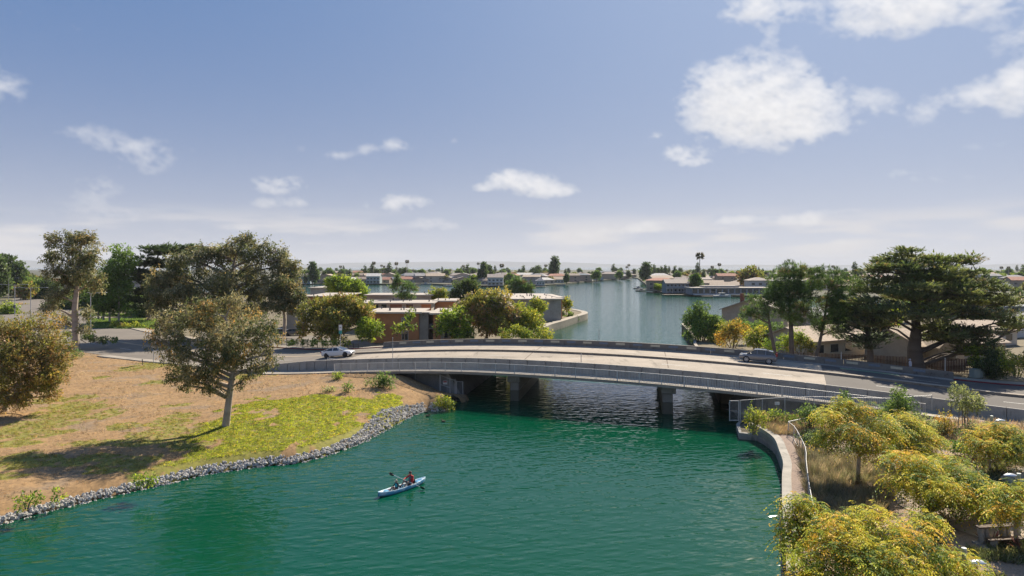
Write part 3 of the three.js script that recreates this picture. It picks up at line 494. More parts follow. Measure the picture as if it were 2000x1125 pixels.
// limbs: trunk points (local, with radius), then a limb to every lobe and a twig to every clump
function woodOf(trunk, lobes, clumps, thick = 0.35, sides = 6) {
  const g = [tube(trunk.map((t) => t.p), trunk.map((t) => t.r), sides + 3)];
  const near = (p) => { let best = trunk[trunk.length - 1], bd = 1e9; for (let i = 0; i < trunk.length - 1; i++) for (let t = 0; t <= 1; t += 0.25) { const q = trunk[i].p.clone().lerp(trunk[i + 1].p, t), d = q.distanceTo(p) + Math.max(0, (q.y - p.y) + 0.35 * Math.hypot(p.x - q.x, p.z - q.z)) * 1.5 + (i === 0 && t < 0.5 ? 4 : 0); if (d < bd) { bd = d; best = { p: q, r: mix(trunk[i].r, trunk[i + 1].r, t) }; } } return best; };
  for (const l of lobes) {
    const a = near(l.c), mid = a.p.clone().lerp(l.c, 0.5).add(V(gauss() * 0.12, 0.05, gauss() * 0.12).multiplyScalar(a.p.distanceTo(l.c))), r = Math.min(a.r * 0.75, thick * (0.35 + 0.1 * a.p.distanceTo(l.c)));
    l.limb = [a.p, mid, l.c]; g.push(tube([a.p, a.p.clone().lerp(mid, 0.5), mid, mid.clone().lerp(l.c, 0.5), l.c], [r, r * 0.85, r * 0.65, r * 0.45, r * 0.25], sides));
    for (const c of clumps) if (c.lobe === l && R() < 0.8) { const s = mid.clone().lerp(l.c, R(0.2, 1)); g.push(tube([s, s.clone().lerp(c.c, 0.6).add(V(0, gauss() * 0.1, 0)), c.c], [r * 0.32, r * 0.22, r * 0.08], 4)); }
  }
  return joinTubes(g);
}
/* a tree. base: foot (world). lobes: [px, py, r px, depth offset m = 0, height ratio = 1] at distance d. trunk: [px, py, radius m, depth offset] from foot up */
function tree(o) {
  reseed(o.seed ?? Math.round((o.lobes?.[0]?.[0] ?? 1) * 13 + (o.d ?? 1)));
  const base = o.base ?? at(...o.foot, o.d), loc = (px, py, dz = 0) => at(px, py, o.d + dz).sub(base);
  const t = thing(o.name, o.label, o.category ?? 'tree', base, 0, o.group);
  const lobes = o.lobes.map(([px, py, r, dz = 0, hr = 1, k = 1]) => { const m = r / F * o.d; return { c: loc(px, py, dz), r: [m, m * hr, m * (o.deep ?? 0.9)], k }; });
  const clumps = subdivide(lobes, o.sub ?? 7, o.size ?? 0.5, o.flatten ?? 0.8);
  const trunk = o.trunk.map(([px, py, r, dz = 0]) => ({ p: loc(px, py, dz), r })); trunk[0].p = V(0, -0.4, 0);
  part(t, 'trunk', woodOf(trunk, lobes, clumps, o.limb ?? 0.3), o.bark ?? MAT.bark);
  const L = new Leaves(); fill(L, clumps, o.pal, { per: 8, leaves: 6, len: 0.25, wid: 0.09, spread: 0.4, ...o.leaf }); part(t, 'crown', L.geo(), leafMat);
  return t;
}
// a bush: clumps straight from the ground
function bush(o) {
  reseed(o.seed ?? Math.round(o.lobes[0][0] * 7 + o.lobes[0][1]));
  const base = o.base ?? at(...(o.foot ?? [o.lobes[0][0], o.lobes[0][1] + o.lobes[0][2] * (o.lobes[0][4] ?? 1)]), o.d);
  const t = thing(o.name ?? 'bush', o.label, o.category ?? 'bush', base, 0, o.group);
  const lobes = o.lobes.map(([px, py, r, dz = 0, hr = 1]) => { const m = r / F * o.d; return { c: at(px, py, o.d + dz).sub(base), r: [m, m * hr, m * (o.deep ?? 0.85)] }; }), clumps = subdivide(lobes, o.sub ?? 6, o.size ?? 0.55, 0.85);
  const stems = lobes.map((l) => tube([V(l.c.x * 0.25, -0.2, l.c.z * 0.25), V(l.c.x * 0.6, l.c.y * 0.5, l.c.z * 0.6), l.c], [0.06, 0.045, 0.02].map((r) => r * (o.stem ?? 1)), 5));
  part(t, 'stems', joinTubes(stems), MAT.bark);
  const L = new Leaves(); fill(L, clumps, o.pal, { per: 10, leaves: 6, len: 0.2, wid: 0.08, spread: 0.3, floor: -0.2, ...o.leaf }); part(t, 'foliage', L.geo(), leafMat);
  return t;
}
// ================================================================ TREES, NEAR AND MIDDLE DISTANCE
const onBank = (px, py) => { let p = gr(px, py, 1.2); for (let i = 0; i < 6; i++) p = gr(px, py, bankH(p.x, p.z)); return p; };
{ // the single gum tree on the bank
  const b = onBank(440, 832), d = -b.z;
  tree({ name: 'eucalyptus_tree', label: 'lone gum tree with leaning bare trunk on the dry bank by the water', base: b, d, pal: PAL.eucaWarm, bark: MAT.barkPale, limb: 0.26, sub: 9, size: 0.36, flatten: 0.95,
    trunk: [[440, 832, 0.36], [446, 790, 0.30], [452, 745, 0.27], [462, 705, 0.22, 0.4], [455, 660, 0.15, 0.6], [440, 620, 0.08, 0.4]],
    lobes: [[420, 612, 42], [375, 640, 38, 1.2], [470, 632, 40, 1.5], [515, 640, 34, -0.5], [335, 655, 30, -0.6], [312, 625, 26, 1.5], [300, 665, 20, -0.5], [500, 690, 36, 0.8], [450, 670, 42, -2.2], [395, 690, 38, -1.5], [410, 735, 30, -1], [355, 720, 26, 0.2], [352, 690, 26, -1.5], [440, 710, 28, -2.2], [520, 715, 22, 0.4, 0.8], [385, 600, 26, 0.5], [490, 725, 16, -0.5], [470, 748, 10, -0.6, 1.1], [440, 640, 44, 2.5], [425, 755, 20, -0.8, 0.8], [318, 650, 26, 0.6], [330, 690, 24, 0.4], [345, 735, 24, 0], [360, 752, 18, -0.4], [385, 720, 26, -1], [525, 660, 26, 0.6], [530, 690, 20, 0], [455, 595, 24, 0.8], [350, 620, 26, 1.6], [480, 655, 36, -1.4], [415, 650, 36, -2]],
    leaf: { per: 6.4, leaves: 7, len: 0.24, wid: 0.085, spread: 0.42, droop: 0.55 } });
}
tree({ name: 'eucalyptus_tree', label: 'tall narrow gum tree beside the road at far left with two-part crown', foot: [148, 679], d: 116, pal: PAL.euca, bark: MAT.barkPale, limb: 0.3, sub: 11, size: 0.38,
  trunk: [[148, 679, 0.62], [147, 640, 0.52], [146, 600, 0.46], [150, 560, 0.36, 0.5], [155, 510, 0.22, 0.5], [160, 470, 0.1, 0.5]],
  lobes: [[112, 470, 20], [104, 500, 20, 1], [110, 530, 22, -1], [165, 468, 26], [180, 500, 27, -1], [150, 495, 26, 1.6], [170, 535, 28, -1.4], [135, 560, 26, 0.8], [110, 575, 18, -1], [185, 555, 18, 0.6], [100, 600, 16, -0.5], [125, 622, 16, 1], [170, 610, 14, 0.5], [140, 460, 16, 1], [165, 640, 12, -1.2], [150, 530, 26, 2]],
  leaf: { per: 3.1, leaves: 7, len: 0.42, wid: 0.16, spread: 0.7, droop: 0.6 } });
tree({ name: 'eucalyptus_tree', label: 'largest gum tree with broad many-topped crown, behind the road at left', foot: [440, 668], d: 136, pal: PAL.euca, bark: MAT.bark, limb: 0.34, sub: 9, size: 0.38,
  trunk: [[440, 668, 0.7], [440, 630, 0.6], [445, 590, 0.5], [450, 545, 0.35], [460, 500, 0.18]],
  lobes: [[470, 480, 24], [430, 500, 30, 1.5], [500, 500, 32, -1], [550, 505, 30, 0], [570, 530, 22, 1], [390, 515, 34, -1], [345, 535, 34, 0.5], [320, 570, 30, -1.5], [360, 580, 34, -3], [420, 555, 40, -3.5], [480, 555, 40, -3], [535, 555, 30, -1.5], [330, 610, 26, -1], [412, 490, 16, 0], [523, 478, 14, 0], [480, 462, 11, 0], [395, 480, 10, 0.6], [545, 488, 14, 0], [305, 540, 22, 0], [460, 520, 40, 3], [575, 515, 14, 0.5], [350, 560, 34, 3], [315, 590, 26, 0], [300, 560, 20, 0.6], [345, 500, 18, 0.4], [370, 495, 14, 0], [450, 485, 14, 0], [505, 480, 12, 0.5], [430, 600, 36, -1], [500, 595, 34, -1], [380, 610, 34, -2], [560, 545, 20, 0]],
  leaf: { per: 2.5, leaves: 7, len: 0.5, wid: 0.19, spread: 0.85, droop: 0.6 } });
tree({ name: 'eucalyptus_tree', label: 'smaller gum tree with bare single trunk beside the terracotta apartment block', foot: [555, 652], d: 131, pal: PAL.eucaWarm, bark: MAT.barkPale, sub: 8,
  trunk: [[555, 652, 0.34], [556, 625, 0.28], [553, 600, 0.22], [556, 575, 0.12]], lobes: [[555, 562, 24], [530, 572, 24, 0.5], [580, 570, 22, -0.5], [545, 590, 22, -1], [590, 590, 12, 0], [575, 598, 14, -0.6], [520, 590, 18, 0.4], [565, 580, 20, 1.4]],
  leaf: { per: 2.8, leaves: 7, len: 0.46, wid: 0.17, spread: 0.7, droop: 0.55 } });
tree({ name: 'cypress_tree', label: 'dark flat-layered cypress behind the gum trees at left', foot: [290, 622], d: 178, pal: PAL.darkCypress, bark: MAT.barkDark, sub: 7, size: 0.5, flatten: 0.45,
  trunk: [[290, 622, 0.6], [290, 580, 0.5], [300, 530, 0.35], [310, 495, 0.15]], lobes: [[300, 492, 26, 0, 0.5], [340, 488, 28, 0, 0.5], [370, 492, 24, 0, 0.5], [285, 512, 28, 0, 0.5], [325, 515, 34, 0, 0.5], [290, 540, 34, 0, 0.5], [275, 570, 26, 0, 0.5], [310, 560, 34, 0, 0.6], [285, 595, 32, -1, 0.6], [270, 535, 18, 0, 0.5]],
  leaf: { style: 'spray', per: 2.2, leaves: 9, len: 0.75, wid: 0.26, spread: 1.2 } });
for (const [x, y, w, top, l] of [[232, 628, 24, 486, 'tallest light green poplar on the lawn beyond the side street'], [214, 625, 16, 520, 'slim poplar second from right in the lawn row'], [202, 622, 14, 535, 'middle slim poplar of the row on the lawn'], [192, 620, 13, 548, 'shaded poplar at the left end of the lawn row']]) {
  const h = y - top, lobes = []; for (let k = 0; k < 7; k++) { const t = k / 6; lobes.push([x + Math.sin(k * 2.4) * w * 0.35, mix(top + 6, y - h * 0.2, t), w * (0.45 + 0.6 * Math.sin(Math.PI * (0.15 + 0.75 * t))), Math.cos(k * 2) * 0.8, 1.15]); }
  tree({ name: 'poplar_tree', label: l, foot: [x, y], d: 172, pal: PAL.poplar, bark: MAT.barkPale, sub: 6, trunk: [[x, y, 0.26], [x, y - h * 0.5, 0.16], [x, top + 12, 0.05]], lobes, leaf: { per: 2.6, leaves: 6, len: 0.5, wid: 0.26, spread: 0.7 }, group: 'poplars on the lawn beyond the road' });
}
{ const b = onBank(12, 803), d = -b.z;
  tree({ name: 'bushy_tree', label: 'low spreading rust-tinged tree at the left edge of the bank', base: b, d, pal: PAL.rust.concat(PAL.olive), bark: MAT.barkPale, limb: 0.18, sub: 8, size: 0.38, trunk: [[12, 803, 0.24], [8, 770, 0.2], [16, 735, 0.16], [30, 700, 0.1]],
    lobes: [[30, 645, 43.92], [80, 650, 43.92, 1], [5, 670, 43.92, -1], [55, 680, 48.8, -2], [105, 690, 41.48, 0], [30, 715, 43.92, -2.5], [75, 730, 43.92, -1.5], [110, 725, 31.72, -0.5], [-30, 690, 48.8, 0], [50, 640, 31.72, 2], [90, 755, 24.4, -1], [-20, 740, 41.48, -1], [35, 750, 29.28, -2], [60, 760, 24.4, -2], [125, 700, 19.52, 1], [20, 775, 31.72, -2.5, 0.8], [-10, 780, 36.6, -1.5, 0.8], [60, 782, 21.96, -2, 0.7], [100, 775, 17.08, -0.5, 0.7]],
    leaf: { per: 8, leaves: 6, len: 0.26, wid: 0.1, spread: 0.38 } }); }
{ const b = onBank(149, 700); bush({ label: 'small round clipped green bush by the gum tree trunk at the kerb', base: b, d: -b.z, pal: PAL.mid, lobes: [[149, 691, 12, 0, 0.9]], leaf: { per: 14, len: 0.16 } }); }

// middle ground, round the apartments
const midTree = (label, px, foot, d, pal, lobes, leaf, o = {}) => tree({ name: o.name ?? 'garden_tree', label, foot: [px, foot], d, pal, lobes, bark: o.bark ?? MAT.bark, sub: o.sub ?? 8, size: o.size ?? 0.46, trunk: o.trunk ?? [[px, foot, 0.3], [px + 2, mix(foot, lobes[0][1], 0.5), 0.22], [px, lobes[0][1] + 4, 0.1]], leaf: { per: 3.2, leaves: 6, len: 0.44, wid: 0.2, spread: 0.6, ...leaf }, group: o.group, flatten: o.flatten, category: o.category });
midTree('wide brown and olive dome-shaped tree behind the bus stop sign', 655, 668, 121, PAL.olive, [[640, 605, 30], [680, 600, 28, 0.5], [610, 620, 28, -1], [655, 625, 34, -2], [700, 618, 28, 0], [595, 645, 14, 0], [625, 645, 20, -1.5], [665, 648, 22, -2], [715, 635, 20, 0.5], [665, 590, 18, 0.5], [640, 612, 28, 2.5]], { per: 4 });
midTree('bright yellow-green leafy shrub tree against the front terracotta wall', 722, 664, 119, PAL.bright, [[720, 632, 15], [735, 642, 13, -0.5], [705, 648, 14, -0.5], [728, 652, 13, 0], [712, 640, 14, 0.6]], { per: 4 });
midTree('big bright green spreading tree in front of the blue lagoon arm', 690, 610, 205, PAL.bright, [[655, 552, 16], [670, 560, 20, -1], [690, 565, 22, 0], [705, 575, 16, 1], [650, 562, 14, 1], [682, 580, 20, -2], [700, 592, 14, 0], [672, 548, 12, 0.5], [695, 555, 12, 0], [645, 548, 10, 0]], { per: 2, len: 0.65, wid: 0.3, spread: 0.9 });
midTree('thin dark pine with a flat ragged top rising over the apartment roofs', 787, 604, 166, PAL.pine, [[780, 553, 13, 0, 0.6], [795, 560, 14, 0, 0.6], [770, 562, 11, 0, 0.6], [810, 566, 10, 0, 0.6], [785, 575, 14, 0, 0.5], [800, 580, 11, 0.5, 0.5], [775, 548, 7, 0, 0.6], [776, 540, 4, 0, 1]], { style: 'needle', per: 2, leaves: 9, len: 0.7, wid: 0.1, spread: 1 }, { name: 'pine_tree', trunk: [[787, 604, 0.22], [784, 575, 0.18], [786, 556, 0.1]], bark: MAT.barkDark });
midTree('slim pointed green conifer beside the pale apartment wall', 723, 615, 148, PAL.mid, [[725, 590, 3, 0, 1.6], [723, 600, 5, 0, 1.3], [722, 609, 7, 0, 1]], { per: 5, len: 0.34, wid: 0.14, spread: 0.4 }, { name: 'conifer' });
midTree('rounded yellow-green tree behind the small terracotta block', 860, 598, 188, PAL.yellowGreen, [[860, 568, 12], [850, 575, 12, 0.5], [868, 577, 12, -0.5], [858, 584, 14, 0]], { per: 2.2, len: 0.6, wid: 0.28, spread: 0.8 });
midTree('tall dark green tree left of the large pale-flowered tree', 905, 606, 182, PAL.dark, [[915, 556, 14], [900, 566, 16, 0.5], [925, 565, 14, -0.5], [885, 580, 12, 0], [905, 585, 18, -1], [928, 580, 16, 0], [893, 600, 10, 0]], { per: 2.2, len: 0.6, wid: 0.26, spread: 0.8 });
midTree('large pale-flowered olive-green tree in front of the apartments at centre', 950, 668, 128, PAL.olive.concat([[0.42, 0.35, 0.27, 1.3]]), [[935, 588, 26], [975, 590, 26, 1], [910, 600, 18, 0], [955, 612, 32, -1.5], [990, 615, 22, 0], [925, 620, 24, -1], [960, 640, 30, -1.5], [990, 640, 18, 0.5], [955, 580, 20, 1.5], [960, 610, 30, 2.5]], { per: 3.4 });
midTree('leafy bright green tree left of centre, nearest the grey stair panel', 892, 668, 124, PAL.bright, [[895, 615, 16], [880, 630, 14, 0], [905, 632, 18, -0.6], [890, 648, 18, -1], [910, 655, 16, 0.5], [872, 610, 7, 0], [865, 640, 7, 0]], { per: 3.8 });
midTree('yellow-green tree right of the large pale-flowered tree', 1020, 668, 130, PAL.yellowGreen, [[1010, 610, 18], [1030, 615, 16, 0.6], [1015, 632, 22, -1], [1045, 630, 18, 0], [1055, 645, 16, 0.5], [1030, 650, 20, -0.8], [1000, 622, 16, 1]], { per: 3.4 });
midTree('small upright tree close to the pale end wall of the lagoon-side apartments', 1050, 632, 172, PAL.yellowGreen, [[1050, 588, 10], [1045, 600, 12, 0.3], [1057, 602, 11, -0.4], [1050, 614, 13, 0]], { per: 2.6, len: 0.55, wid: 0.24, spread: 0.7 });
midTree('dark wide pine standing alone against the lagoon beyond the apartment roofs', 1018, 585, 258, PAL.pine, [[1015, 552, 13], [1000, 560, 13, 0.5], [1030, 558, 13, 0], [1012, 566, 16, -0.5], [1036, 568, 9, 0], [998, 573, 9, 0], [1022, 574, 12, 0]], { style: 'needle', per: 1.3, leaves: 8, len: 1.0, wid: 0.16, spread: 1.3 }, { name: 'pine_tree', bark: MAT.barkDark });
midTree('young lollipop tree on the tip of the peninsula by the water', 1106, 613, 204, PAL.yellowGreen, [[1106, 585, 8], [1103, 592, 9, 0.3], [1110, 595, 8, 0], [1106, 600, 8, 0]], { per: 2.6, len: 0.5, wid: 0.24, spread: 0.6 }, { trunk: [[1106, 613, 0.1], [1106, 600, 0.08], [1106, 588, 0.05]] });
midTree('thin sapling with open yellow-green branches against the front terracotta wall', 790, 664, 122, PAL.bright, [[802, 615, 9], [795, 627, 7], [775, 640, 9], [785, 636, 7], [806, 636, 6]], { per: 4, core: 0.2 }, { trunk: [[790, 664, 0.1], [790, 650, 0.08], [792, 632, 0.06]], size: 0.5, sub: 5 });
midTree('leafy yellow-green tree in front of the second terracotta block', 862, 668, 121, PAL.bright, [[862, 632, 9], [868, 620, 8], [858, 645, 8], [880, 614, 8]], { per: 4, core: 0.2 }, { size: 0.5 });
bush({ label: 'long yellow-green hedge just behind the bridge barrier at centre', d: 118, pal: PAL.yellowGreen, lobes: [[985, 655, 12], [1005, 650, 13], [1030, 652, 14], [1055, 653, 12], [1070, 657, 10]], foot: [1025, 668], leaf: { per: 5, len: 0.34, wid: 0.15, spread: 0.5 } });
bush({ label: 'tall clipped hedge column at the corner of the lagoon-side apartments', d: 186, pal: PAL.olive, lobes: [[1087, 606, 5, 0, 1.6]], foot: [1087, 616], leaf: { per: 5, len: 0.4, wid: 0.18 } });
bush({ label: 'dark clipped box bush right of the apartment corner hedge', d: 190, pal: PAL.dark, lobes: [[1096, 611, 6, 0, 0.9]], foot: [1096, 617], leaf: { per: 5, len: 0.4, wid: 0.18 } });
bush({ label: 'low mixed green shrubs inside the peninsula seawall tip', d: 196, pal: PAL.mid, lobes: [[1095, 622, 8, 0, 0.4], [1110, 620, 9, 0, 0.4], [1122, 621, 8, 0, 0.4], [1115, 615, 6, 0, 0.6]], foot: [1110, 624], leaf: { per: 5, len: 0.4, wid: 0.18 } });
bush({ label: 'low green ground cover strip along the far pavement left of the bridge', category: 'ground cover', name: 'ground_cover', d: 115, pal: PAL.bright, lobes: [[570, 669, 9, 0, 0.35], [590, 669, 9, 0, 0.35], [612, 669, 9, 0, 0.35], [635, 669, 9, 0, 0.35], [655, 669, 9, 0, 0.35], [676, 670, 8, 0, 0.35]], foot: [620, 673], leaf: { per: 7, len: 0.3, wid: 0.14 }, stem: 0.3 });
bush({ label: 'round green island shrubs on the side street corner at left', d: 118, pal: PAL.mid, lobes: [[170, 658, 11, 0, 0.5], [185, 660, 9, 0, 0.5], [205, 664, 11, 0, 0.4], [220, 664, 8, 0, 0.4], [135, 652, 8, 0, 0.6]], foot: [180, 668], leaf: { per: 7, len: 0.3, wid: 0.13 } });
bush({ label: 'yellow flowering shrubs at the edge of the lawn beyond the side street', d: 158, pal: PAL.yellowGreen, lobes: [[225, 634, 8, 0, 0.7], [245, 636, 8, 0, 0.7], [265, 638, 9, 0, 0.8], [283, 642, 8, 0, 0.7]], foot: [250, 644], leaf: { per: 4, len: 0.4, wid: 0.18 } });

// right-hand side, beyond the road
{
  const E = 1.78, f = (px, d) => [px, HY + (H - E) / d * F];
  tree({ name: 'cypress_tree', label: 'giant spreading Monterey cypress with many limbs from one thick trunk at right', foot: f(1790, 92), d: 92, pal: PAL.cypress, bark: MAT.barkDark, limb: 0.16, sub: 12, size: 0.44, flatten: 0.36, deep: 1,
    trunk: [[1790, 719, 1.35], [1788, 700, 1.0], [1786, 680, 0.85], [1790, 640, 0.6, 0.5], [1785, 590, 0.4, 0.5], [1775, 540, 0.2, 0.4], [1770, 505, 0.1, 0.4]],
    lobes: [[1770, 497, 24, 0, 0.5], [1745, 510, 30, 1, 0.5], [1800, 512, 40, 0, 0.5], [1850, 515, 30, 0.5, 0.5], [1890, 512, 26, 0, 0.45], [1715, 525, 28, 0, 0.5], [1760, 535, 46, -2, 0.5], [1830, 540, 46, -2, 0.5], [1890, 540, 40, 0, 0.5], [1720, 560, 44, 0, 0.5], [1790, 570, 50, -4, 0.5], [1860, 575, 50, -4, 0.5], [1925, 570, 44, 0, 0.5], [1960, 590, 34, 1, 0.5], [1690, 595, 38, -1, 0.5], [1740, 610, 46, -4, 0.45], [1820, 610, 50, -4.5, 0.45], [1900, 615, 50, -3, 0.5], [1965, 625, 36, 0, 0.5], [1850, 645, 50, -3, 0.45], [1920, 655, 46, -2, 0.45], [1880, 680, 40, -2, 0.45], [1700, 630, 34, -2, 0.45], [1830, 660, 34, 1, 0.45], [1760, 580, 50, 4, 0.5], [1850, 570, 50, 4, 0.5], [1900, 600, 46, 4, 0.5], [1985, 640, 26, 1, 0.5], [1940, 690, 26, 0, 0.5]],
    leaf: { style: 'spray', per: 3.8, leaves: 9, len: 0.42, wid: 0.13, spread: 0.85 } });
  tree({ name: 'cypress_tree', label: 'smaller dark cypress left of the giant cypress, behind the wooden fence', foot: f(1702, 93), d: 93, pal: PAL.darkCypress, bark: MAT.barkDark, sub: 8, size: 0.44, flatten: 0.5,
    trunk: [[1702, 720, 0.5], [1700, 690, 0.42], [1696, 660, 0.3], [1690, 620, 0.15]], lobes: [[1690, 610, 30, 0, 0.6], [1665, 628, 28, 0, 0.6], [1715, 632, 30, -0.5, 0.6], [1690, 650, 36, -1, 0.6], [1660, 660, 26, 0, 0.6], [1725, 665, 26, 0, 0.6], [1695, 672, 28, -1, 0.5], [1670, 600, 24, 1, 0.6], [1640, 645, 20, 0, 0.6]],
    leaf: { style: 'spray', per: 3.8, leaves: 9, len: 0.42, wid: 0.13, spread: 0.8 } });
  tree({ name: 'pine_tree', label: 'tall leaning pine nearest the grey car, with two bare trunks', foot: f(1550, 96), d: 96, pal: PAL.pine, bark: MAT.barkDark, sub: 8, size: 0.44, flatten: 0.7,
    trunk: [[1550, 718, 0.42], [1546, 680, 0.36], [1545, 640, 0.3], [1542, 600, 0.24, 0.4], [1540, 560, 0.14, 0.4], [1540, 535, 0.08, 0.4]],
    lobes: [[1540, 538, 29.28], [1565, 548, 29.28, 0.5], [1520, 552, 24.4, 0], [1545, 565, 39.04, -1], [1575, 575, 29.28, -0.6], [1515, 580, 26.84, 0], [1550, 595, 36.6, -1], [1580, 605, 26.84, 0], [1525, 605, 21.96, -0.5], [1560, 622, 24.4, -0.6, 0.7], [1590, 555, 19.52, 0.6]],
    leaf: { style: 'needle', per: 4.4, leaves: 10, len: 0.42, wid: 0.055, spread: 0.7 } });
  tree({ name: 'pine_tree', label: 'slanting pine with dark left-hand boughs in front of the beige house', foot: f(1517, 95), d: 95, pal: PAL.pine, bark: MAT.barkDark, sub: 7, size: 0.45, flatten: 0.65,
    trunk: [[1517, 720, 0.3], [1512, 680, 0.26], [1504, 640, 0.2], [1500, 608, 0.13], [1490, 590, 0.07]], lobes: [[1485, 585, 24.4], [1500, 595, 21.96, 0.4], [1470, 600, 21.96, 0], [1460, 615, 15.86, 0, 0.8], [1490, 612, 21.96, -0.5, 0.7], [1470, 580, 12.2, 0], [1510, 582, 17.08, 0]],
    leaf: { style: 'needle', per: 4.4, leaves: 10, len: 0.42, wid: 0.055, spread: 0.7 } });
  tree({ name: 'pine_tree', label: 'rounded pine between the tall pine and the dark cypress', foot: f(1592, 95), d: 95, pal: PAL.pine, bark: MAT.barkDark, sub: 8, size: 0.44, flatten: 0.65,
    trunk: [[1592, 720, 0.3], [1596, 690, 0.26], [1604, 655, 0.2], [1612, 610, 0.14], [1618, 570, 0.07]], lobes: [[1612, 545, 26.84], [1640, 550, 29.28, 0.6], [1665, 560, 26.84, 0], [1620, 572, 31.72, -0.6], [1650, 580, 34.16, -1], [1605, 600, 26.84, 0], [1635, 610, 34.16, -1], [1660, 612, 26.84, 0], [1620, 632, 29.28, -0.6, 0.7], [1598, 640, 17.08, 0], [1640, 640, 24.4, 0]],
    leaf: { style: 'needle', per: 4.4, leaves: 10, len: 0.42, wid: 0.055, spread: 0.7 } });
  bush({ label: 'big round glossy green bush at the water corner beyond the bridge', d: 132, foot: [1370, 671], pal: PAL.mid, lobes: [[1365, 612, 24], [1385, 625, 24, -0.5], [1355, 632, 22, 0], [1375, 645, 28, -1], [1395, 650, 16, 0], [1352, 655, 16, 0]], leaf: { per: 4.2, len: 0.36, wid: 0.17, spread: 0.45 }, stem: 3 });
  bush({ label: 'orange and yellow shrub right of the big round green bush', d: 120, foot: [1430, 678], pal: PAL.orange, lobes: [[1420, 645, 16], [1440, 638, 14, 0.6], [1435, 655, 20, -0.5], [1412, 662, 14, 0], [1452, 650, 13, 0]], leaf: { per: 5, len: 0.32, wid: 0.13, spread: 0.45 }, stem: 1.5 });
  bush({ label: 'yellow-green shrub in front of the beige house wall', d: 112, foot: [1475, 682], pal: PAL.yellowGreen, lobes: [[1465, 660, 14], [1482, 648, 16, 0.5], [1490, 665, 15, 0], [1470, 670, 12, -0.4]], leaf: { per: 5, len: 0.3, wid: 0.13, spread: 0.42 }, stem: 1.5 });
  bush({ label: 'light green shrub at the foot of the slanting pine', d: 101, foot: [1505, 692], pal: PAL.bright, lobes: [[1500, 675, 12], [1513, 680, 10], [1530, 660, 14, 2], [1560, 655, 14, 3], [1540, 672, 12, 2]], leaf: { per: 6, len: 0.26, wid: 0.12, spread: 0.4 } });
  bush({ label: 'olive shrub behind the grey car, under the tall pine', d: 104, foot: [1565, 690], pal: PAL.olive, lobes: [[1560, 668, 16], [1580, 672, 14], [1545, 676, 12]], leaf: { per: 5, len: 0.28, wid: 0.12, spread: 0.42 } });
  bush({ label: 'large mixed green shrub against the beige house wall', d: 126, foot: [1460, 668], pal: PAL.mid, lobes: [[1455, 640, 16], [1478, 636, 18], [1500, 640, 16], [1520, 645, 14]], leaf: { per: 4, len: 0.34, wid: 0.15, spread: 0.5 }, stem: 2 });
  bush({ label: 'yellow shrub right of the big round bush foot', d: 128, foot: [1402, 676], pal: PAL.yellowGreen, lobes: [[1402, 655, 14], [1412, 640, 12], [1395, 664, 12]], leaf: { per: 4.4, len: 0.34, wid: 0.15, spread: 0.45 } });
  bush({ name: 'conifer', label: 'dark dense cone-shaped conifer right of the red fence end', category: 'conifer', d: 84, foot: [1940, 741], pal: PAL.dark, lobes: [[1940, 690, 16, 0, 1.3], [1935, 712, 24, 0, 1.1], [1950, 715, 20, -0.5, 1.1], [1928, 728, 14, 0], [1942, 672, 10, 0, 1.3]], leaf: { per: 9, len: 0.28, wid: 0.1, spread: 0.35 }, stem: 3 });
  bush({ label: 'tall yellow-green shrub between red fence and dark conifer', d: 88, foot: [1905, 728], pal: PAL.bright, lobes: [[1905, 690, 13], [1895, 682, 9], [1912, 704, 14], [1900, 710, 10]], leaf: { per: 7, len: 0.26, wid: 0.12, spread: 0.4 } });
  bush({ label: 'golden shrub at the right picture edge past the dark conifer', d: 82, foot: [1985, 735], pal: PAL.yellowGreen, lobes: [[1978, 700, 16], [1995, 712, 18], [1972, 718, 14], [2012, 700, 20]], leaf: { per: 7, len: 0.26, wid: 0.12, spread: 0.4 } });
}
[[14, 604, 14, 'yellow-green roadside shrub at the left picture edge'], [40, 601, 10, 'tawny roadside shrub between the two far street lights'], [66, 594, 8, 'small green roadside shrub farther up the left road']].forEach(([px, py, r, label], i) => bush({ label, d: 205 + i * 50, foot: [px, py + r], pal: [PAL.bright, PAL.orange, PAL.mid][i], lobes: [[px, py, r, 0, 0.8], [px - r, py + 3, r * 0.8], [px + r, py + 3, r * 0.8]], leaf: { per: 2.4, len: 0.6, wid: 0.25, spread: 0.7 }, stem: 2 }));
bush({ name: 'hedge', label: 'long clipped hedge behind the poplar lawn beyond the side street', category: 'hedge', d: 196, foot: [240, 628], pal: PAL.mid, lobes: Array.from({ length: 12 }, (_, i) => [165 + i * 13, 617 + i * 0.5, 9, 0, 0.6]), leaf: { per: 2.6, len: 0.5, wid: 0.22, spread: 0.6 }, stem: 1 });
[[122, 600, 230, 20, 'dark'], [160, 590, 240, 22, 'mid'], [255, 590, 205, 18, 'dark'], [280, 600, 195, 18, 'mid'], [205, 575, 235, 22, 'dark'], [95, 575, 300, 20, 'dark'], [70, 560, 320, 20, 'mid']].forEach(([px, cy, d, r, pal], i) => midTree(`${pal === 'mid' ? 'leafy' : 'dark'} background tree ${['just left of the tall narrow gum', 'right behind the tall narrow gum', 'behind the left end of the lawn', 'behind the right end of the lawn', 'behind the middle poplars', 'farther up the left road', 'farthest up the left road'][i]}`, px, HY + 14.2 / d * F, d, PAL[pal], [[px, cy - r * 0.5, r], [px - r * 0.8, cy, r * 0.8, 1], [px + r * 0.8, cy, r * 0.8, -1], [px, cy + r * 0.6, r * 0.9, -1]], { per: 1.5, len: 0.8, wid: 0.36, spread: 1 }));
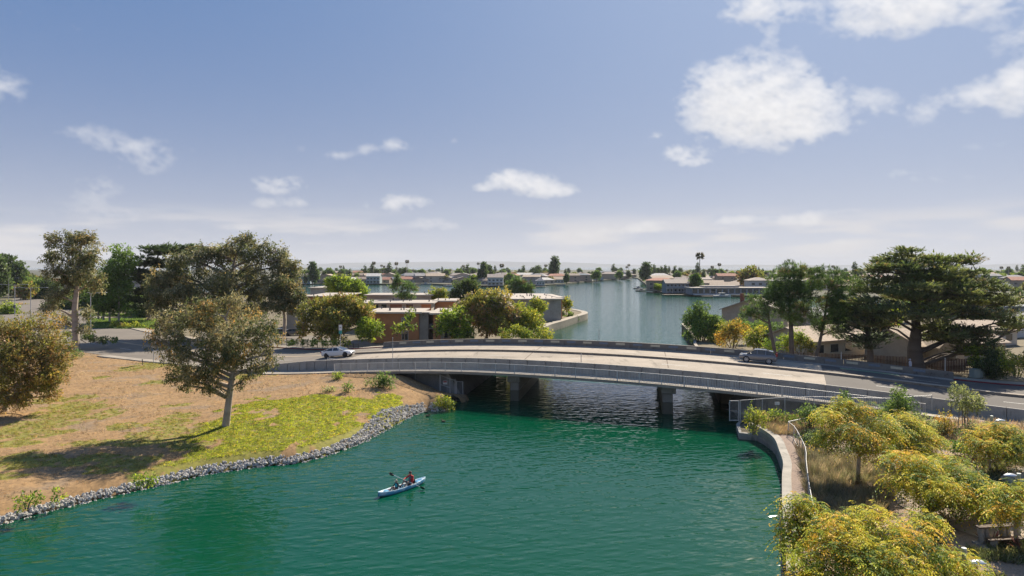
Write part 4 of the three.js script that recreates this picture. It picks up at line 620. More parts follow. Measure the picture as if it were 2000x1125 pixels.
// ================================================================ WATERSIDE GARDEN AT LOWER RIGHT
const wallLine = [[22.6, -64.2], [22.9, -61.5], [22.75, -58.5], [21.7, -54.6], [20.6, -51], [19.3, -47.9], [16.9, -41.8], [14.9, -36.4], [13.4, -32.4], [11.4, -26.9], [8, -16], [5, -6]];
const wallSmooth = new THREE.CatmullRomCurve3(wallLine.map(([x, z]) => V(x, 0, z)), false, 'centripetal').getSpacedPoints(70);
const wallXZ = wallSmooth.map(XZ);
const walkEdge = xsBetween(27, 125, 4).map((x) => XZ(RP(x, WALK_OUT - 0.05)));
const gardenPoly = [...wallXZ.map(([x, z]) => [x + 0.2, z]), [60, -2], [125, -20], ...walkEdge.slice().reverse(), [24, -66]];
const gardenH = (x, z) => { const [dw] = distTo(x, z, wallXZ), [de] = distTo(x, z, walkEdge); return mix(1.28, 2.12, smooth(1.5, 24, dw)) + smooth(6, 0, de) * 0.12 + (fbm(x * 0.4, z * 0.4, 3) - 0.5) * 0.22 * smooth(1, 4, dw); };
const onGarden = (px, py) => { let p = gr(px, py, 1.7); for (let i = 0; i < 8; i++) p = gr(px, py, gardenH(p.x, p.z)); return p; };
const mulch = tex(512, 6, (u, v) => { const n = vnoise(u * 150, v * 150, 150), m = fbm(u * 10, v * 10, 4, 10), k = 0.55 + 0.55 * n; return [0.40 * k * (0.8 + 0.4 * m), 0.30 * k * (0.8 + 0.35 * m), 0.22 * k * (0.8 + 0.3 * m)]; });
{
  const st = 0.8, pos = [], idx = [], X0 = 4, Z0 = -72, nx = 150, nz = 90, ok = [];
  for (let j = 0; j <= nz; j++) for (let i = 0; i <= nx; i++) { const x = X0 + i * st, z = Z0 + j * st; ok.push(inPoly(x, z, gardenPoly)); pos.push(x, ok[ok.length - 1] ? gardenH(x, z) : 1.2, z); }
  // border vertices slide onto the outline so that the sheet ends neatly at wall and pavement
  const ring = [...gardenPoly, gardenPoly[0]], touched = new Set();
  for (let j = 0; j < nz; j++) for (let i = 0; i < nx; i++) { const c = [j * (nx + 1) + i, j * (nx + 1) + i + 1, (j + 1) * (nx + 1) + i, (j + 1) * (nx + 1) + i + 1], n = c.filter((k) => ok[k]).length; if (n === 0) continue; for (const k of c) if (!ok[k]) touched.add(k); idx.push(c[0], c[2], c[1], c[1], c[2], c[3]); }
  for (const k of touched) { const x = pos[k * 3], z = pos[k * 3 + 2], [, w] = distTo(x, z, ring), i = Math.floor(w), a = ring[i], b = ring[Math.min(i + 1, ring.length - 1)], t = w - i; pos[k * 3] = mix(a[0], b[0], t); pos[k * 3 + 2] = mix(a[1], b[1], t); pos[k * 3 + 1] = gardenH(pos[k * 3], pos[k * 3 + 2]); }
  const g = new THREE.BufferGeometry(); g.setAttribute('position', new THREE.Float32BufferAttribute(pos, 3)); g.setIndex(idx); g.computeVertexNormals(); const n = g.attributes.normal.array.slice();
  const uv = []; for (let i = 0; i < pos.length; i += 3) uv.push(pos[i], pos[i + 2]); g.setAttribute('uv', new THREE.Float32BufferAttribute(uv, 2));
  struct('garden_ground', g, mat([1, 1, 1], 1, { map: mulch, bumpMap: T.bump, bumpScale: 0.02 }));
}
function drape(poly, lift, step = 0.5) { // a sheet that follows the garden ground
  const g0 = sheet(poly, 0), out = []; const sub = (a, b, c, n) => { if (n === 0) { out.push([a, b, c]); return; } const l = [a.distanceTo(b), b.distanceTo(c), c.distanceTo(a)], m = l.indexOf(Math.max(...l)), [p, q, r] = [[a, b, c], [b, c, a], [c, a, b]][m]; if (l[m] < step) { out.push([a, b, c]); return; } const h = p.clone().lerp(q, 0.5); sub(p, h, r, n - 1); sub(h, q, r, n - 1); };
  const p = g0.attributes.position; for (let i = 0; i < p.count; i += 3) sub(V().fromBufferAttribute(p, i), V().fromBufferAttribute(p, i + 1), V().fromBufferAttribute(p, i + 2), 14);
  for (const t of out) for (const v of t) v.y = gardenH(v.x, v.z) + lift; return quads(out);
}
const gp = (list) => list.map(([a, b]) => XZ(onGarden(a, b)));
struct('path', drape(gp([[1738, 952], [1765, 943], [1800, 962], [1850, 985], [1900, 995], [2050, 985], [2080, 1062], [1955, 1066], [1900, 1047], [1850, 1027], [1790, 1005], [1752, 985]]), 0.05), mat([0.52, 0.41, 0.31], 0.95, { map: T.mottle }));
struct('path', drape(gp([[1950, 935], [1975, 916], [2060, 905], [2070, 950], [1985, 955]]), 0.05), mat([0.60, 0.54, 0.46], 0.95, { map: T.mottle }));
struct('gravel_strip', drape(wallXZ.slice(4, 58).map(([x, z]) => [x + 0.3, z]).concat(wallXZ.slice(4, 58).reverse().map(([x, z]) => [x + 1.25, z])), 0.04), mat([0.55, 0.46, 0.40], 1, { map: T.gravel, bumpMap: T.gravel, bumpScale: 0.03 }));
{ // seawall: cast blocks with a cap
  const w = thing('seawall', 'curved pale concrete seawall along the garden edge at lower right', 'wall'), wm = [mat([0.34, 0.32, 0.30], 0.9, { map: T.concrete, bumpMap: T.bump, bumpScale: 0.01 }), mat([0.30, 0.285, 0.27], 0.9, { map: T.concrete, bumpMap: T.bump, bumpScale: 0.01 })], cap = mat([0.52, 0.48, 0.42], 0.9, { map: T.concrete });
  const N = wallSmooth.length, off = (i, o) => { const a = wallSmooth[Math.max(0, i - 1)], b = wallSmooth[Math.min(N - 1, i + 1)], t = V().subVectors(b, a).normalize(); return V(wallSmooth[i].x - t.z * o, 0, wallSmooth[i].z + t.x * o); };
  for (let i = 0; i < N - 1; i++) { // out is towards the water: +o
    const A = (k, o, y) => { const p = off(k, o); p.y = y; return p; };
    for (let c = 0; c < 4; c++) { const y0 = -0.75 + c * 0.45, y1 = y0 + 0.43, o0 = 0.26 + 0.008 * ((i + c) % 3); if (i % 2 === c % 2 || i === N - 2) { const j = Math.min(N - 1, i + 2); const q = []; for (let k = i; k < j; k++) q.push([A(k, o0, y0), A(k + 1, o0, y0), A(k + 1, o0, y1), A(k, o0, y1)], [A(k, o0, y1), A(k + 1, o0, y1), A(k + 1, o0 - 0.06, y1), A(k, o0 - 0.06, y1)]); part(w, 'block', quads(q), wm[(i + c) % 2]); } }
  }
  const q = [], r = []; for (let i = 0; i < N - 1; i++) { const A = (k, o, y) => { const p = off(k, o); p.y = y; return p; }; q.push([A(i, 0.32, 1.02), A(i + 1, 0.32, 1.02), A(i + 1, 0.32, 1.36), A(i, 0.32, 1.36)], [A(i, 0.32, 1.36), A(i + 1, 0.32, 1.36), A(i + 1, -0.28, 1.38), A(i, -0.28, 1.38)], [A(i, -0.28, 1.38), A(i + 1, -0.28, 1.38), A(i + 1, -0.28, 0.9), A(i, -0.28, 0.9)]); r.push([A(i, 0.22, -2.6), A(i + 1, 0.22, -2.6), A(i + 1, 0.22, 1.05), A(i, 0.22, 1.05)]); }
  q.push([off(0, 0.32).setY(1.02), off(0, 0.32).setY(1.36), off(0, -0.28).setY(1.38), off(0, -0.28).setY(0.9)]);
  part(w, 'cap', quads(q), cap); part(w, 'core', quads(r), wm[1]);
  const end = off(0, 0); part(w, 'end_face', box(end.x - 0.05, end.x + 3.2, -2, 1.3, end.z - 0.25, end.z, 0), wm[0]);
}
{ // low planted ledge between the bridge end and the seawall
  const b = thing('planter_ledge', 'low concrete ledge with soil between the bridge end and the seawall', 'ledge');
  const P = [[22.0, -67.0], [21.1, -63.4], [22.8, -62.6], [27, -63.8], [31, -70], [24.5, -71]];
  part(b, 'kerb', mergeGeometries([prism([[22.0, -67.0], [21.1, -63.4], [22.8, -62.6], [22.8, -62.95], [21.4, -63.65], [22.35, -67.0]], -2, 0.58), prism([[22.0, -67.0], [22.35, -67.0], [24.8, -71], [24.4, -71]], -2, 0.58)]), MAT.concrete); part(b, 'soil', prism([[22.35, -67.0], [21.4, -63.65], [22.8, -62.95], [27, -63.8], [31, -70], [24.8, -71]], -2, 0.5), soil);
}
// chain-link and rails
const meshMat = mat([0.42, 0.44, 0.46], 0.6, { transparent: true, opacity: 0.2, metalness: 0.3 });
function linkFence(name, label, posts, o = {}) { // posts: [foot vector, top vector]
  const f = thing(name, label, 'fence'); const r = o.r ?? 0.035;
  posts.forEach(([a, b]) => part(f, 'post', pole(a, b, r, r, 6), o.mat ?? MAT.galv));
  for (let i = 0; i < posts.length - 1; i++) { const [a, b] = posts[i], [c, d] = posts[i + 1]; part(f, 'top_rail', pole(b, d, r * 0.75, r * 0.75, 5), o.mat ?? MAT.galv); if (o.bottom) part(f, 'bottom_rail', pole(a.clone().lerp(b, 0.08), c.clone().lerp(d, 0.08), r * 0.7, r * 0.7, 5), o.mat ?? MAT.galv); part(f, 'wire_mesh', quads([[a.clone().lerp(b, 0.04), c.clone().lerp(d, 0.04), d.clone().lerp(c, 0.0), b]]), meshMat); }
  return f;
}
{ // railing along the gravel strip
  const posts = []; for (let i = 5; i < 56; i += 2) { const a = wallSmooth[i], x = a.x + 1.3, z = a.z, y = 1.3; posts.push([V(x, y - 0.1, z), V(x + 0.05, y + 1.12, z)]); }
  const f = linkFence('chain_link_railing', 'waist-high metal railing with wire mesh curving along the seawall', posts, { r: 0.032, bottom: true });
  const a = posts[0][0], b = posts[0][1]; const far = onGarden(1585, 838); part(f, 'top_rail', pole(b, V(far.x, b.y, far.z), 0.034, 0.034, 5), MAT.galv); part(f, 'post', pole(V(far.x, gardenH(far.x, far.z) - 0.1, far.z), V(far.x, b.y, far.z), 0.045, 0.045, 6), MAT.galv); part(f, 'wire_mesh', quads([[a, V(far.x, a.y, far.z), V(far.x, b.y, far.z), b]]), meshMat);
}
{ // fence with gate at the right abutment
  const A = (px, yb, yt, d) => [at(px, yb, d), at(px, yt, d)];
  linkFence('chain_link_fence', 'tall chain-link fence below the bridge walkway at the garden end', [A(1446, 823, 782, 66.5), A(1489, 815, 779, 66.2), A(1533, 812, 776, 65.5), A(1590, 812, 775, 64.5), A(1640, 814, 776, 63.8), A(1735, 812, 778, 62.5), A(1820, 802, 772, 61.8)]);
  const g = thing('chain_link_gate', 'narrow metal-framed gate overhanging the water at the garden end of the bridge', 'gate', at(1435, 822, 67)), o = g.position, q = (px, py) => at(px, py, 67).sub(o);
  for (const [a, b] of [[q(1425, 822), q(1425, 782)], [q(1443, 823), q(1443, 782)]]) part(g, 'frame_upright', pole(a, b, 0.045, 0.045, 6), MAT.galv);
  for (const y of [783, 821]) part(g, 'frame_rail', pole(q(1425, y), q(1443, y), 0.04, 0.04, 6), MAT.galv); part(g, 'wire_mesh', quads([[q(1425, 822), q(1443, 822), q(1443, 782), q(1425, 782)]]), meshMat);
  single('warning_sign', 'small white notice on the fence under the bridge at right', 'sign', box(-0.22, 0.22, -0.15, 0.15, -0.01, 0.01), MAT.white, at(1518, 788, 65.4));
}
{ // fence and gate at the left abutment
  const B = (px, yb, yt, d) => [at(px, yb, d), at(px, yt, d)];
  linkFence('chain_link_fence', 'chain-link fence running down the dry bank to the water left of the bridge', [B(640, 730, 699, 91.5), B(679, 735, 706, 90), B(719, 744, 714, 88.5), B(766, 757, 719, 87), B(811, 765, 726, 85.5), B(859, 771, 732, 84)], { r: 0.045 });
  const d = 83.6, g = thing('chain_link_gate', 'pair of galvanized gate frames with a red and white notice at the left abutment', 'gate', at(880, 778, d)), o = g.position, q = (px, py) => at(px, py, d).sub(o);
  for (const [x, a, b] of [[860, 771, 731], [879, 776, 738], [889, 778, 740], [891.5, 779, 744], [904, 780, 745]]) part(g, 'frame_upright', pole(q(x, a), q(x, b), 0.06, 0.06, 6), MAT.galv);
  for (const [x0, y0, x1, y1] of [[860, 733, 879, 740], [860, 751, 879, 757], [879, 740, 889, 743], [891.5, 745, 904, 745.5], [891.5, 779, 904, 779]]) part(g, 'frame_rail', pole(q(x0, y0), q(x1, y1), 0.045, 0.045, 6), MAT.galv);
  part(g, 'wire_mesh', quads([[q(860, 770), q(889, 777), q(889, 742), q(860, 733)], [q(891.5, 779), q(904, 780), q(904, 745), q(891.5, 745)]]), meshMat);
  const sg = part(g, 'notice', box(-0.26, 0.26, -0.22, 0.22, -0.012, 0.012), MAT.white); sg.position.copy(q(869.5, 747)).add(V(0, 0, 0.07)); const red = part(sg, 'notice_print', box(-0.22, 0.22, 0.02, 0.17, 0.013, 0.017), mat([0.5, 0.06, 0.05], 0.7));
}

// ---------------------------------------------------------------- garden trees and shrubs
const locust = (label, base, d, trunk, lobes, o = {}) => tree({ name: 'locust_tree', label, base, d, pal: PAL.locust, bark: MAT.barkPale, limb: 0.13, sub: o.sub ?? 12, size: o.size ?? 0.44, flatten: 0.7, trunk, lobes, deep: 1.05, leaf: { style: 'frond', per: o.per ?? 11, leaves: 10, len: 0.17, wid: 0.065, spread: 0.62, core: 0.3, ...o.leaf }, group: 'feathery yellow-green garden trees' });
{ let b = onGarden(1675, 942), d = -b.z; locust('feathery yellow-green garden tree whose pale trunk stands in tall grasses', b, d, [[1675, 942, 0.16], [1677, 910, 0.13], [1678, 890, 0.12], [1680, 865, 0.09]], [[1625, 815, 38, 0, 0.6], [1670, 800, 40, 1, 0.6], [1710, 825, 38, 0, 0.6], [1660, 845, 38, -2, 0.6], [1700, 860, 34, -1.5, 0.6], [1615, 850, 28, -0.5, 0.6], [1640, 790, 26, 1.5, 0.6], [1735, 845, 26, 0, 0.6], [1690, 880, 22, -1.5, 0.6]]);
  b = onGarden(1765, 905); d = -b.z; locust('feathery garden tree with trunk hidden, behind the grey-green shrubs', b, d, [[1765, 905, 0.14], [1766, 880, 0.12], [1768, 850, 0.08]], [[1760, 822, 34, 0, 0.6], [1795, 840, 34, 0, 0.6], [1770, 855, 38, -1.5, 0.55], [1815, 860, 26, 0, 0.6], [1735, 838, 26, 0.5, 0.6], [1745, 875, 26, -1.5, 0.6], [1800, 880, 26, -1, 0.5]]);
  b = onGarden(1803, 1012); d = -b.z; locust('widest feathery garden tree, leaning over the path at right', b, d, [[1803, 1012, 0.16], [1812, 985, 0.13], [1822, 960, 0.1], [1845, 930, 0.07]], [[1780, 905, 46, 0, 0.55], [1830, 915, 48, 1, 0.55], [1880, 930, 48, 0, 0.55], [1800, 945, 46, -1.8, 0.55], [1860, 960, 46, -1.5, 0.55], [1915, 955, 44, 0, 0.55], [1765, 940, 34, -0.6, 0.6], [1940, 975, 36, 0, 0.6], [1890, 985, 34, -1.5, 0.6], [1830, 980, 30, -1.5, 0.5], [1855, 905, 34, 2, 0.5]]);
  b = onGarden(1985, 1068); d = -b.z; locust('feathery garden tree with straight trunk beside the bench', b, d, [[1985, 1068, 0.12], [1984, 1030, 0.1], [1983, 1000, 0.08], [1982, 975, 0.06]], [[1970, 970, 40, 0, 0.6], [2010, 960, 44, 0, 0.6], [1985, 995, 34, -1, 0.6], [2030, 990, 40, 0, 0.6], [1955, 990, 24, 0, 0.6]]);
  b = onGarden(1932, 917); d = -b.z; locust('golden feathery garden tree at the right edge behind the path', b, d, [[1932, 917, 0.13], [1932, 895, 0.11], [1934, 870, 0.08]], [[1920, 852, 32, 0, 0.55], [1960, 848, 38, 0, 0.55], [1995, 850, 38, 0, 0.55], [1935, 872, 34, -1.2, 0.55], [1975, 880, 36, -1.2, 0.55], [2015, 875, 36, 0, 0.55], [1905, 870, 22, 0, 0.55]]);
  b = V(15.4, 1.9, -27.5); locust('nearest feathery tree filling the bottom right corner of the view', b, 28, [[1733, 1190, 0.17], [1735, 1150, 0.14], [1735, 1110, 0.12], [1730, 1070, 0.08]], [[1640, 1040, 60, 0, 0.5], [1700, 1015, 60, 1, 0.5], [1760, 1050, 66, 0, 0.5], [1680, 1085, 70, -1.5, 0.5], [1600, 1080, 50, 0, 0.5], [1820, 1085, 60, 0, 0.5], [1750, 1120, 80, -2, 0.5], [1640, 1125, 60, -1.5, 0.5], [1870, 1100, 50, 0.5, 0.5], [1860, 1140, 70, -1, 0.5], [1580, 1120, 40, -0.5, 0.5], [1800, 1020, 44, 2, 0.5], [1910, 1130, 40, 0, 0.5]], { per: 12, leaf: { len: 0.14, wid: 0.055, spread: 0.55 } });
  b = V(13.6, 1.4, -33); locust('feathery tree overhanging the seawall and the water', b, 33.5, [[1541, 1108, 0.12], [1548, 1075, 0.1], [1558, 1045, 0.07], [1556, 1005, 0.05]], [[1560, 985, 32, 0, 0.8], [1545, 1015, 26, 0, 0.8], [1575, 1020, 36, 0, 0.7], [1540, 1045, 22, -0.5, 0.8], [1580, 1050, 34, -0.6, 0.7], [1545, 1070, 20, -0.5, 0.7], [1590, 990, 20, 0.5, 0.7]], { per: 12 });
}
{ const b = onGarden(1885, 836), d = -b.z; const t = tree({ name: 'staked_tree', label: 'young staked tree with a rounded crown near the pavement', base: b, d, pal: PAL.greyGreen.concat([[0.16, 0.2, 0.05, 3]]), bark: MAT.bark, sub: 8, limb: 0.1, trunk: [[1885, 836, 0.07], [1884, 815, 0.06], [1886, 790, 0.05], [1888, 770, 0.03]], lobes: [[1880, 770, 20], [1902, 778, 20, 0.3], [1868, 785, 14, 0], [1895, 795, 18, -0.4], [1912, 795, 12, 0]], leaf: { per: 10, len: 0.17, wid: 0.07, spread: 0.3 } });
  for (const [x0, x1] of [[1871, 1874], [1879, 1880], [1890, 1889], [1884, 1886]]) part(t, 'stake', pole(at(x0, 838, d).sub(b), at(x1, 795, d).sub(b), 0.035, 0.035, 5), MAT.bark); part(t, 'cross_tie', pole(at(1871, 815, d).sub(b), at(1891, 816, d).sub(b), 0.03, 0.03, 5), MAT.bark); }
const gbush = (label, lobes, pal, leaf = {}, o = {}) => { const l = lobes[0], b = onGarden(o.foot?.[0] ?? l[0], o.foot?.[1] ?? l[1] + l[2] * 0.7); return bush({ label, base: b, d: -b.z, lobes, pal, leaf: { per: 11, len: 0.17, wid: 0.07, spread: 0.28, ...leaf }, ...o }); };
gbush('tall dark olive shrub in front of the walkway railing', [[1755, 782, 22], [1752, 765, 12, 0, 1.2], [1775, 798, 24], [1740, 802, 22], [1760, 812, 24]], PAL.mid, {}, { foot: [1755, 832], stem: 1.5 });
gbush('narrow dark upright shrub left of the dark olive shrub', [[1650, 775, 9, 0, 1.5], [1652, 790, 12, 0, 1.2], [1648, 805, 14]], PAL.mid, {}, { foot: [1650, 830] });
gbush('wide grey-green shrub mass below the walkway', [[1770, 825, 22, 0, 0.7], [1800, 825, 26, 0, 0.7], [1830, 835, 22, 0, 0.7], [1790, 842, 22, -0.5, 0.6]], PAL.greyGreen, {}, { foot: [1795, 856] });
gbush('golden yellow shrub beside the staked tree', [[1845, 818, 13], [1840, 835, 15], [1852, 842, 11]], PAL.orange, {}, { foot: [1845, 852] });
gbush('small rounded bronze shrub below the golden shrub', [[1850, 846, 13, 0, 0.8]], PAL.rust, {}, {});
gbush('small rounded green shrub right of the bronze shrub', [[1872, 846, 12, 0, 0.8]], PAL.mid, {}, {});
gbush('grey twiggy shrub at the foot of the staked tree', [[1898, 840, 14, 0, 0.8], [1912, 846, 12, 0, 0.7]], PAL.greyGreen, {}, { foot: [1904, 854] });
gbush('low spreading juniper carpet beside the mulch path', [[1860, 872, 20, 0, 0.35], [1890, 880, 24, 0, 0.3], [1925, 890, 24, 0, 0.3], [1945, 905, 22, 0, 0.3], [1830, 868, 18, 0, 0.35]], PAL.mid, { per: 13, spread: 0.22 }, { name: 'juniper', category: 'ground cover', foot: [1890, 888], stem: 0.4 });
gbush('bright yellow bush on the ledge at the bridge end', [[1472, 805, 16, 0, 1.1], [1465, 822, 14], [1482, 822, 15], [1478, 835, 12]], PAL.yellowGreen, {}, { foot: [1472, 845] });
gbush('green weedy shrub beneath the fence notice', [[1512, 812, 13], [1530, 818, 14], [1498, 818, 10], [1545, 822, 12]], PAL.bright, { per: 9 }, { foot: [1520, 830] });
gbush('tall green shrub against the fence behind the garden railing', [[1580, 800, 18], [1595, 812, 16], [1568, 815, 15], [1585, 826, 18]], PAL.mid, {}, { foot: [1582, 842] });
gbush('dark leafy shrub at the corner of the garden railing', [[1572, 858, 16], [1590, 850, 18], [1582, 872, 14], [1600, 868, 14]], PAL.dark, {}, { foot: [1585, 884] });
gbush('low dark shrub under the tree in the tall grasses', [[1630, 880, 20, 0, 0.6], [1655, 885, 18, 0, 0.6], [1612, 875, 14, 0, 0.6]], PAL.dark, {}, { foot: [1635, 895] });
{ // yellow bush by the left gate, and shrubs along the left abutment
  const f = (label, lobes, pal, foot) => { const b = onBank(...foot); bush({ label, base: b, d: -b.z, lobes, pal, leaf: { per: 9, len: 0.22, wid: 0.09, spread: 0.36 } }); };
  { const b = gr(868, 800, 0.1); bush({ label: 'rounded yellow bush hanging over the rocks by the left gate', base: b, d: -b.z, lobes: [[866, 787, 13, 0, 0.9], [874, 792, 11, 0, 0.8], [858, 791, 9]], pal: PAL.yellowGreen, leaf: { per: 10, len: 0.2, wid: 0.09, spread: 0.3 } }); }
  f('leafy green shrub in the shade of the left abutment', [[750, 742, 14], [740, 750, 12], [762, 748, 10], [748, 735, 10], [722, 748, 8]], PAL.mid, [748, 760]);
  f('small green shrub at the start of the walkway railing', [[662, 736, 8], [655, 733, 6]], PAL.bright, [660, 741]);
  f('pale green weed tuft on the dry slope', [[638, 760, 7, 0, 0.6], [648, 762, 5, 0, 0.6]], PAL.greyGreen, [641, 766]);
  f('green weed tuft right of the pale one on the dry slope', [[681, 756, 8, 0, 0.9], [676, 762, 6, 0, 0.8]], PAL.mid, [680, 767]);
  f('green rush clump left end of the rocks', [[45, 980, 15, 0, 0.7], [62, 975, 12, 0, 0.7]], PAL.bright, [52, 988]); f('smaller green rush clump right of the left-hand one', [[112, 966, 12, 0, 0.6]], PAL.bright, [112, 972]);
  f('green clump above the rocks under the lone tree shadow', [[275, 938, 14, 0, 0.55], [295, 934, 12, 0, 0.55]], PAL.bright, [285, 944]);
}
// ---------------------------------------------------------------- stuff: grasses, ground cover, rocks
function tuft(n, h, w, lean, r) { const L = new Leaves(), up = V(0, 1, 0); for (let i = 0; i < n; i++) { const a = R(Math.PI * 2), c = V(Math.cos(a) * R(r), 0, Math.sin(a) * R(r)), d = V(Math.cos(a) * lean * R(0.3, 1.4), 1, Math.sin(a) * lean * R(0.3, 1.4)).normalize(), k = R(0.85, 1.15); L.add(c, d, V(Math.sin(a + R(1)), 0.2, -Math.cos(a)).normalize(), h * R(0.6, 1.2), w, [k, k, k], up, 0.6); } return L.geo(); }
function scatter(name, geo, places, cols, label, category) { // places: [x,y,z,scale,turn]
  const m = onShadow(new THREE.InstancedMesh(geo, leafMat, places.length)), o = new THREE.Object3D(), c = new THREE.Color(), ch = chooser(cols); m.name = numbered(name);
  places.forEach(([x, y, z, s, t], i) => { o.position.set(x, y, z); o.rotation.set(R(-0.15, 0.15), t, R(-0.15, 0.15)); o.scale.set(s, s * R(0.8, 1.2), s); o.updateMatrix(); m.setMatrixAt(i, o.matrix); const q = shade(ch(), 0.2); m.setColorAt(i, c.setRGB(...q)); });
  m.userData = { kind: 'stuff', label, category }; scene.add(m); return m;
}
{
  reseed(99);
  const dry = [], ice = [], green = [];
  for (let i = 0; i < 90000; i++) {
    const x = R(-85, -5), z = R(-118, -38); if (inPoly(x, z, shoreSide)) continue; const u = 1000 + x / -z * F; if (u < -20) continue;
    const [dr, wi] = distTo(x, z, roadEdge), a = roadEdge[Math.floor(wi)], b = roadEdge[Math.min(roadEdge.length - 1, Math.floor(wi) + 1)]; if ((b[0] - a[0]) * (z - a[1]) - (b[1] - a[1]) * (x - a[0]) < 0 || dr < 0.7) continue;
    const [ds] = distTo(x, z, leftShore); if (ds < 1.5) continue; const y = bankH(x, z) - 0.03, ic = iceAt(x, z), gn = greenAt(x, z);
    if (ic > 0.4) ice.push([x, y, z, R(0.7, 1.3), R(6)]); else if (gn > 0.4) green.push([x, y, z, R(0.6, 1.2), R(6)]); else if (R() < 0.42) dry.push([x, y, z, R(0.5, 1.2) * (0.6 + 0.8 * fbm(x * 0.4, z * 0.4, 2)), R(6)]);
  }
  for (let i = 0; i < 26000; i++) { const x = R(-46, -8), z = R(-80, -52), u = iceAt(x, z); if (u > 0.35 && !inPoly(x, z, shoreSide) && distTo(x, z, leftShore)[0] > 1.4) ice.push([x, bankH(x, z) - 0.03, z, R(0.7, 1.3), R(6)]); }
  scatter('dry_grass', tuft(7, 0.16, 0.03, 0.9, 0.16), dry, [[0.50, 0.35, 0.19, 4], [0.42, 0.28, 0.15, 3], [0.36, 0.27, 0.17, 2], [0.34, 0.30, 0.12, 0.6]], 'short dry straw-coloured grass covering the left bank', 'grass');
  scatter('ice_plant', tuft(9, 0.15, 0.05, 1.1, 0.2), ice, [[0.42, 0.45, 0.03, 5], [0.32, 0.37, 0.03, 4], [0.54, 0.49, 0.05, 2], [0.20, 0.25, 0.03, 3], [0.48, 0.32, 0.07, 0.8]], 'yellow-green ice plant carpet on the bank below the lone tree', 'ground cover');
  scatter('weeds', tuft(8, 0.17, 0.04, 1.0, 0.18), green, [[0.32, 0.30, 0.05, 4], [0.25, 0.25, 0.05, 3], [0.40, 0.32, 0.09, 3], [0.40, 0.24, 0.09, 1]], 'patches of olive green weeds on the dry bank', 'ground cover');
  // garden grasses
  const gpoly = gp([[1562, 880], [1600, 890], [1660, 905], [1735, 915], [1745, 970], [1720, 1010], [1680, 1040], [1610, 1010], [1575, 960]]), tall = [], dry2 = [], bb = gpoly.reduce((a, [x, z]) => [Math.min(a[0], x), Math.max(a[1], x), Math.min(a[2], z), Math.max(a[3], z)], [1e9, -1e9, 1e9, -1e9]);
  for (let i = 0; i < 4200; i++) { const x = R(bb[0], bb[1]), z = R(bb[2], bb[3]); if (inPoly(x, z, gpoly) && fbm(x * 0.9, z * 0.9, 2) > 0.42) tall.push([x, gardenH(x, z) - 0.04, z, R(0.6, 1.2), R(6)]); }
  scatter('fountain_grass', tuft(46, 0.85, 0.022, 0.65, 0.14), tall, [[0.38, 0.29, 0.16, 4], [0.27, 0.24, 0.11, 4], [0.19, 0.20, 0.08, 3], [0.46, 0.36, 0.22, 2]], 'tall tan and green fountain grasses beside the garden railing', 'grass');
  for (let i = 0; i < 9000; i++) { const x = R(28, 75), z = R(-62, -42), u = 1000 + x / -z * F, v = HY + (H - 2) / -z * F; if (u < 1780 || u > 2030 || v < 806 || v > 860 || !inPoly(x, z, gardenPoly)) continue; dry2.push([x, gardenH(x, z) - 0.03, z, R(0.6, 1.2), R(6)]); }
  for (let i = 0; i < 5000; i++) { const p = onGarden(R(1450, 1660), R(815, 850)); if (inPoly(p.x, p.z, gardenPoly)) dry2.push([p.x, p.y - 0.03, p.z, R(0.6, 1.3), R(6)]); }
  scatter('dry_grass', tuft(14, 0.5, 0.024, 0.5, 0.15), dry2, [[0.52, 0.37, 0.19, 4], [0.42, 0.31, 0.15, 3], [0.30, 0.29, 0.10, 2], [0.44, 0.25, 0.14, 1]], 'long dry tan grass between the garden and the pavement', 'grass');
  const under = [], paths = [gp([[1738, 952], [1765, 943], [1800, 962], [1850, 985], [1900, 995], [2050, 985], [2080, 1062], [1955, 1066], [1900, 1047], [1850, 1027], [1790, 1005], [1752, 985]]), gp([[1950, 935], [1975, 916], [2060, 905], [2070, 950], [1985, 955]])];
  for (let i = 0; i < 9000; i++) { const p = onGarden(R(1600, 2030), R(850, 1130)); if (inPoly(p.x, p.z, gardenPoly) && !paths.some((q) => inPoly(p.x, p.z, q)) && fbm(p.x * 0.5 + 8, p.z * 0.5, 3) > 0.52) under.push([p.x, p.y - 0.03, p.z, R(0.6, 1.3), R(6)]); }
  scatter('low_shrub_carpet', tuft(12, 0.34, 0.05, 0.9, 0.22), under, [[0.14, 0.17, 0.04, 4], [0.22, 0.23, 0.07, 3], [0.10, 0.12, 0.03, 3], [0.30, 0.26, 0.10, 1.4]], 'low dark green planting on the mulch beneath the garden trees', 'ground cover');
  const lawn = []; for (let i = 0; i < 7000; i++) { const px = R(178, 300), py = R(624, 642), p = gr(px, py, 1.75); lawn.push([p.x, 1.7, p.z, R(2, 3.2), R(6)]); }
  scatter('lawn', tuft(9, 0.16, 0.09, 0.8, 0.3), lawn, [[0.13, 0.22, 0.03, 4], [0.19, 0.27, 0.04, 3]], 'bright green lawn beneath the poplars beyond the side street', 'grass');
}
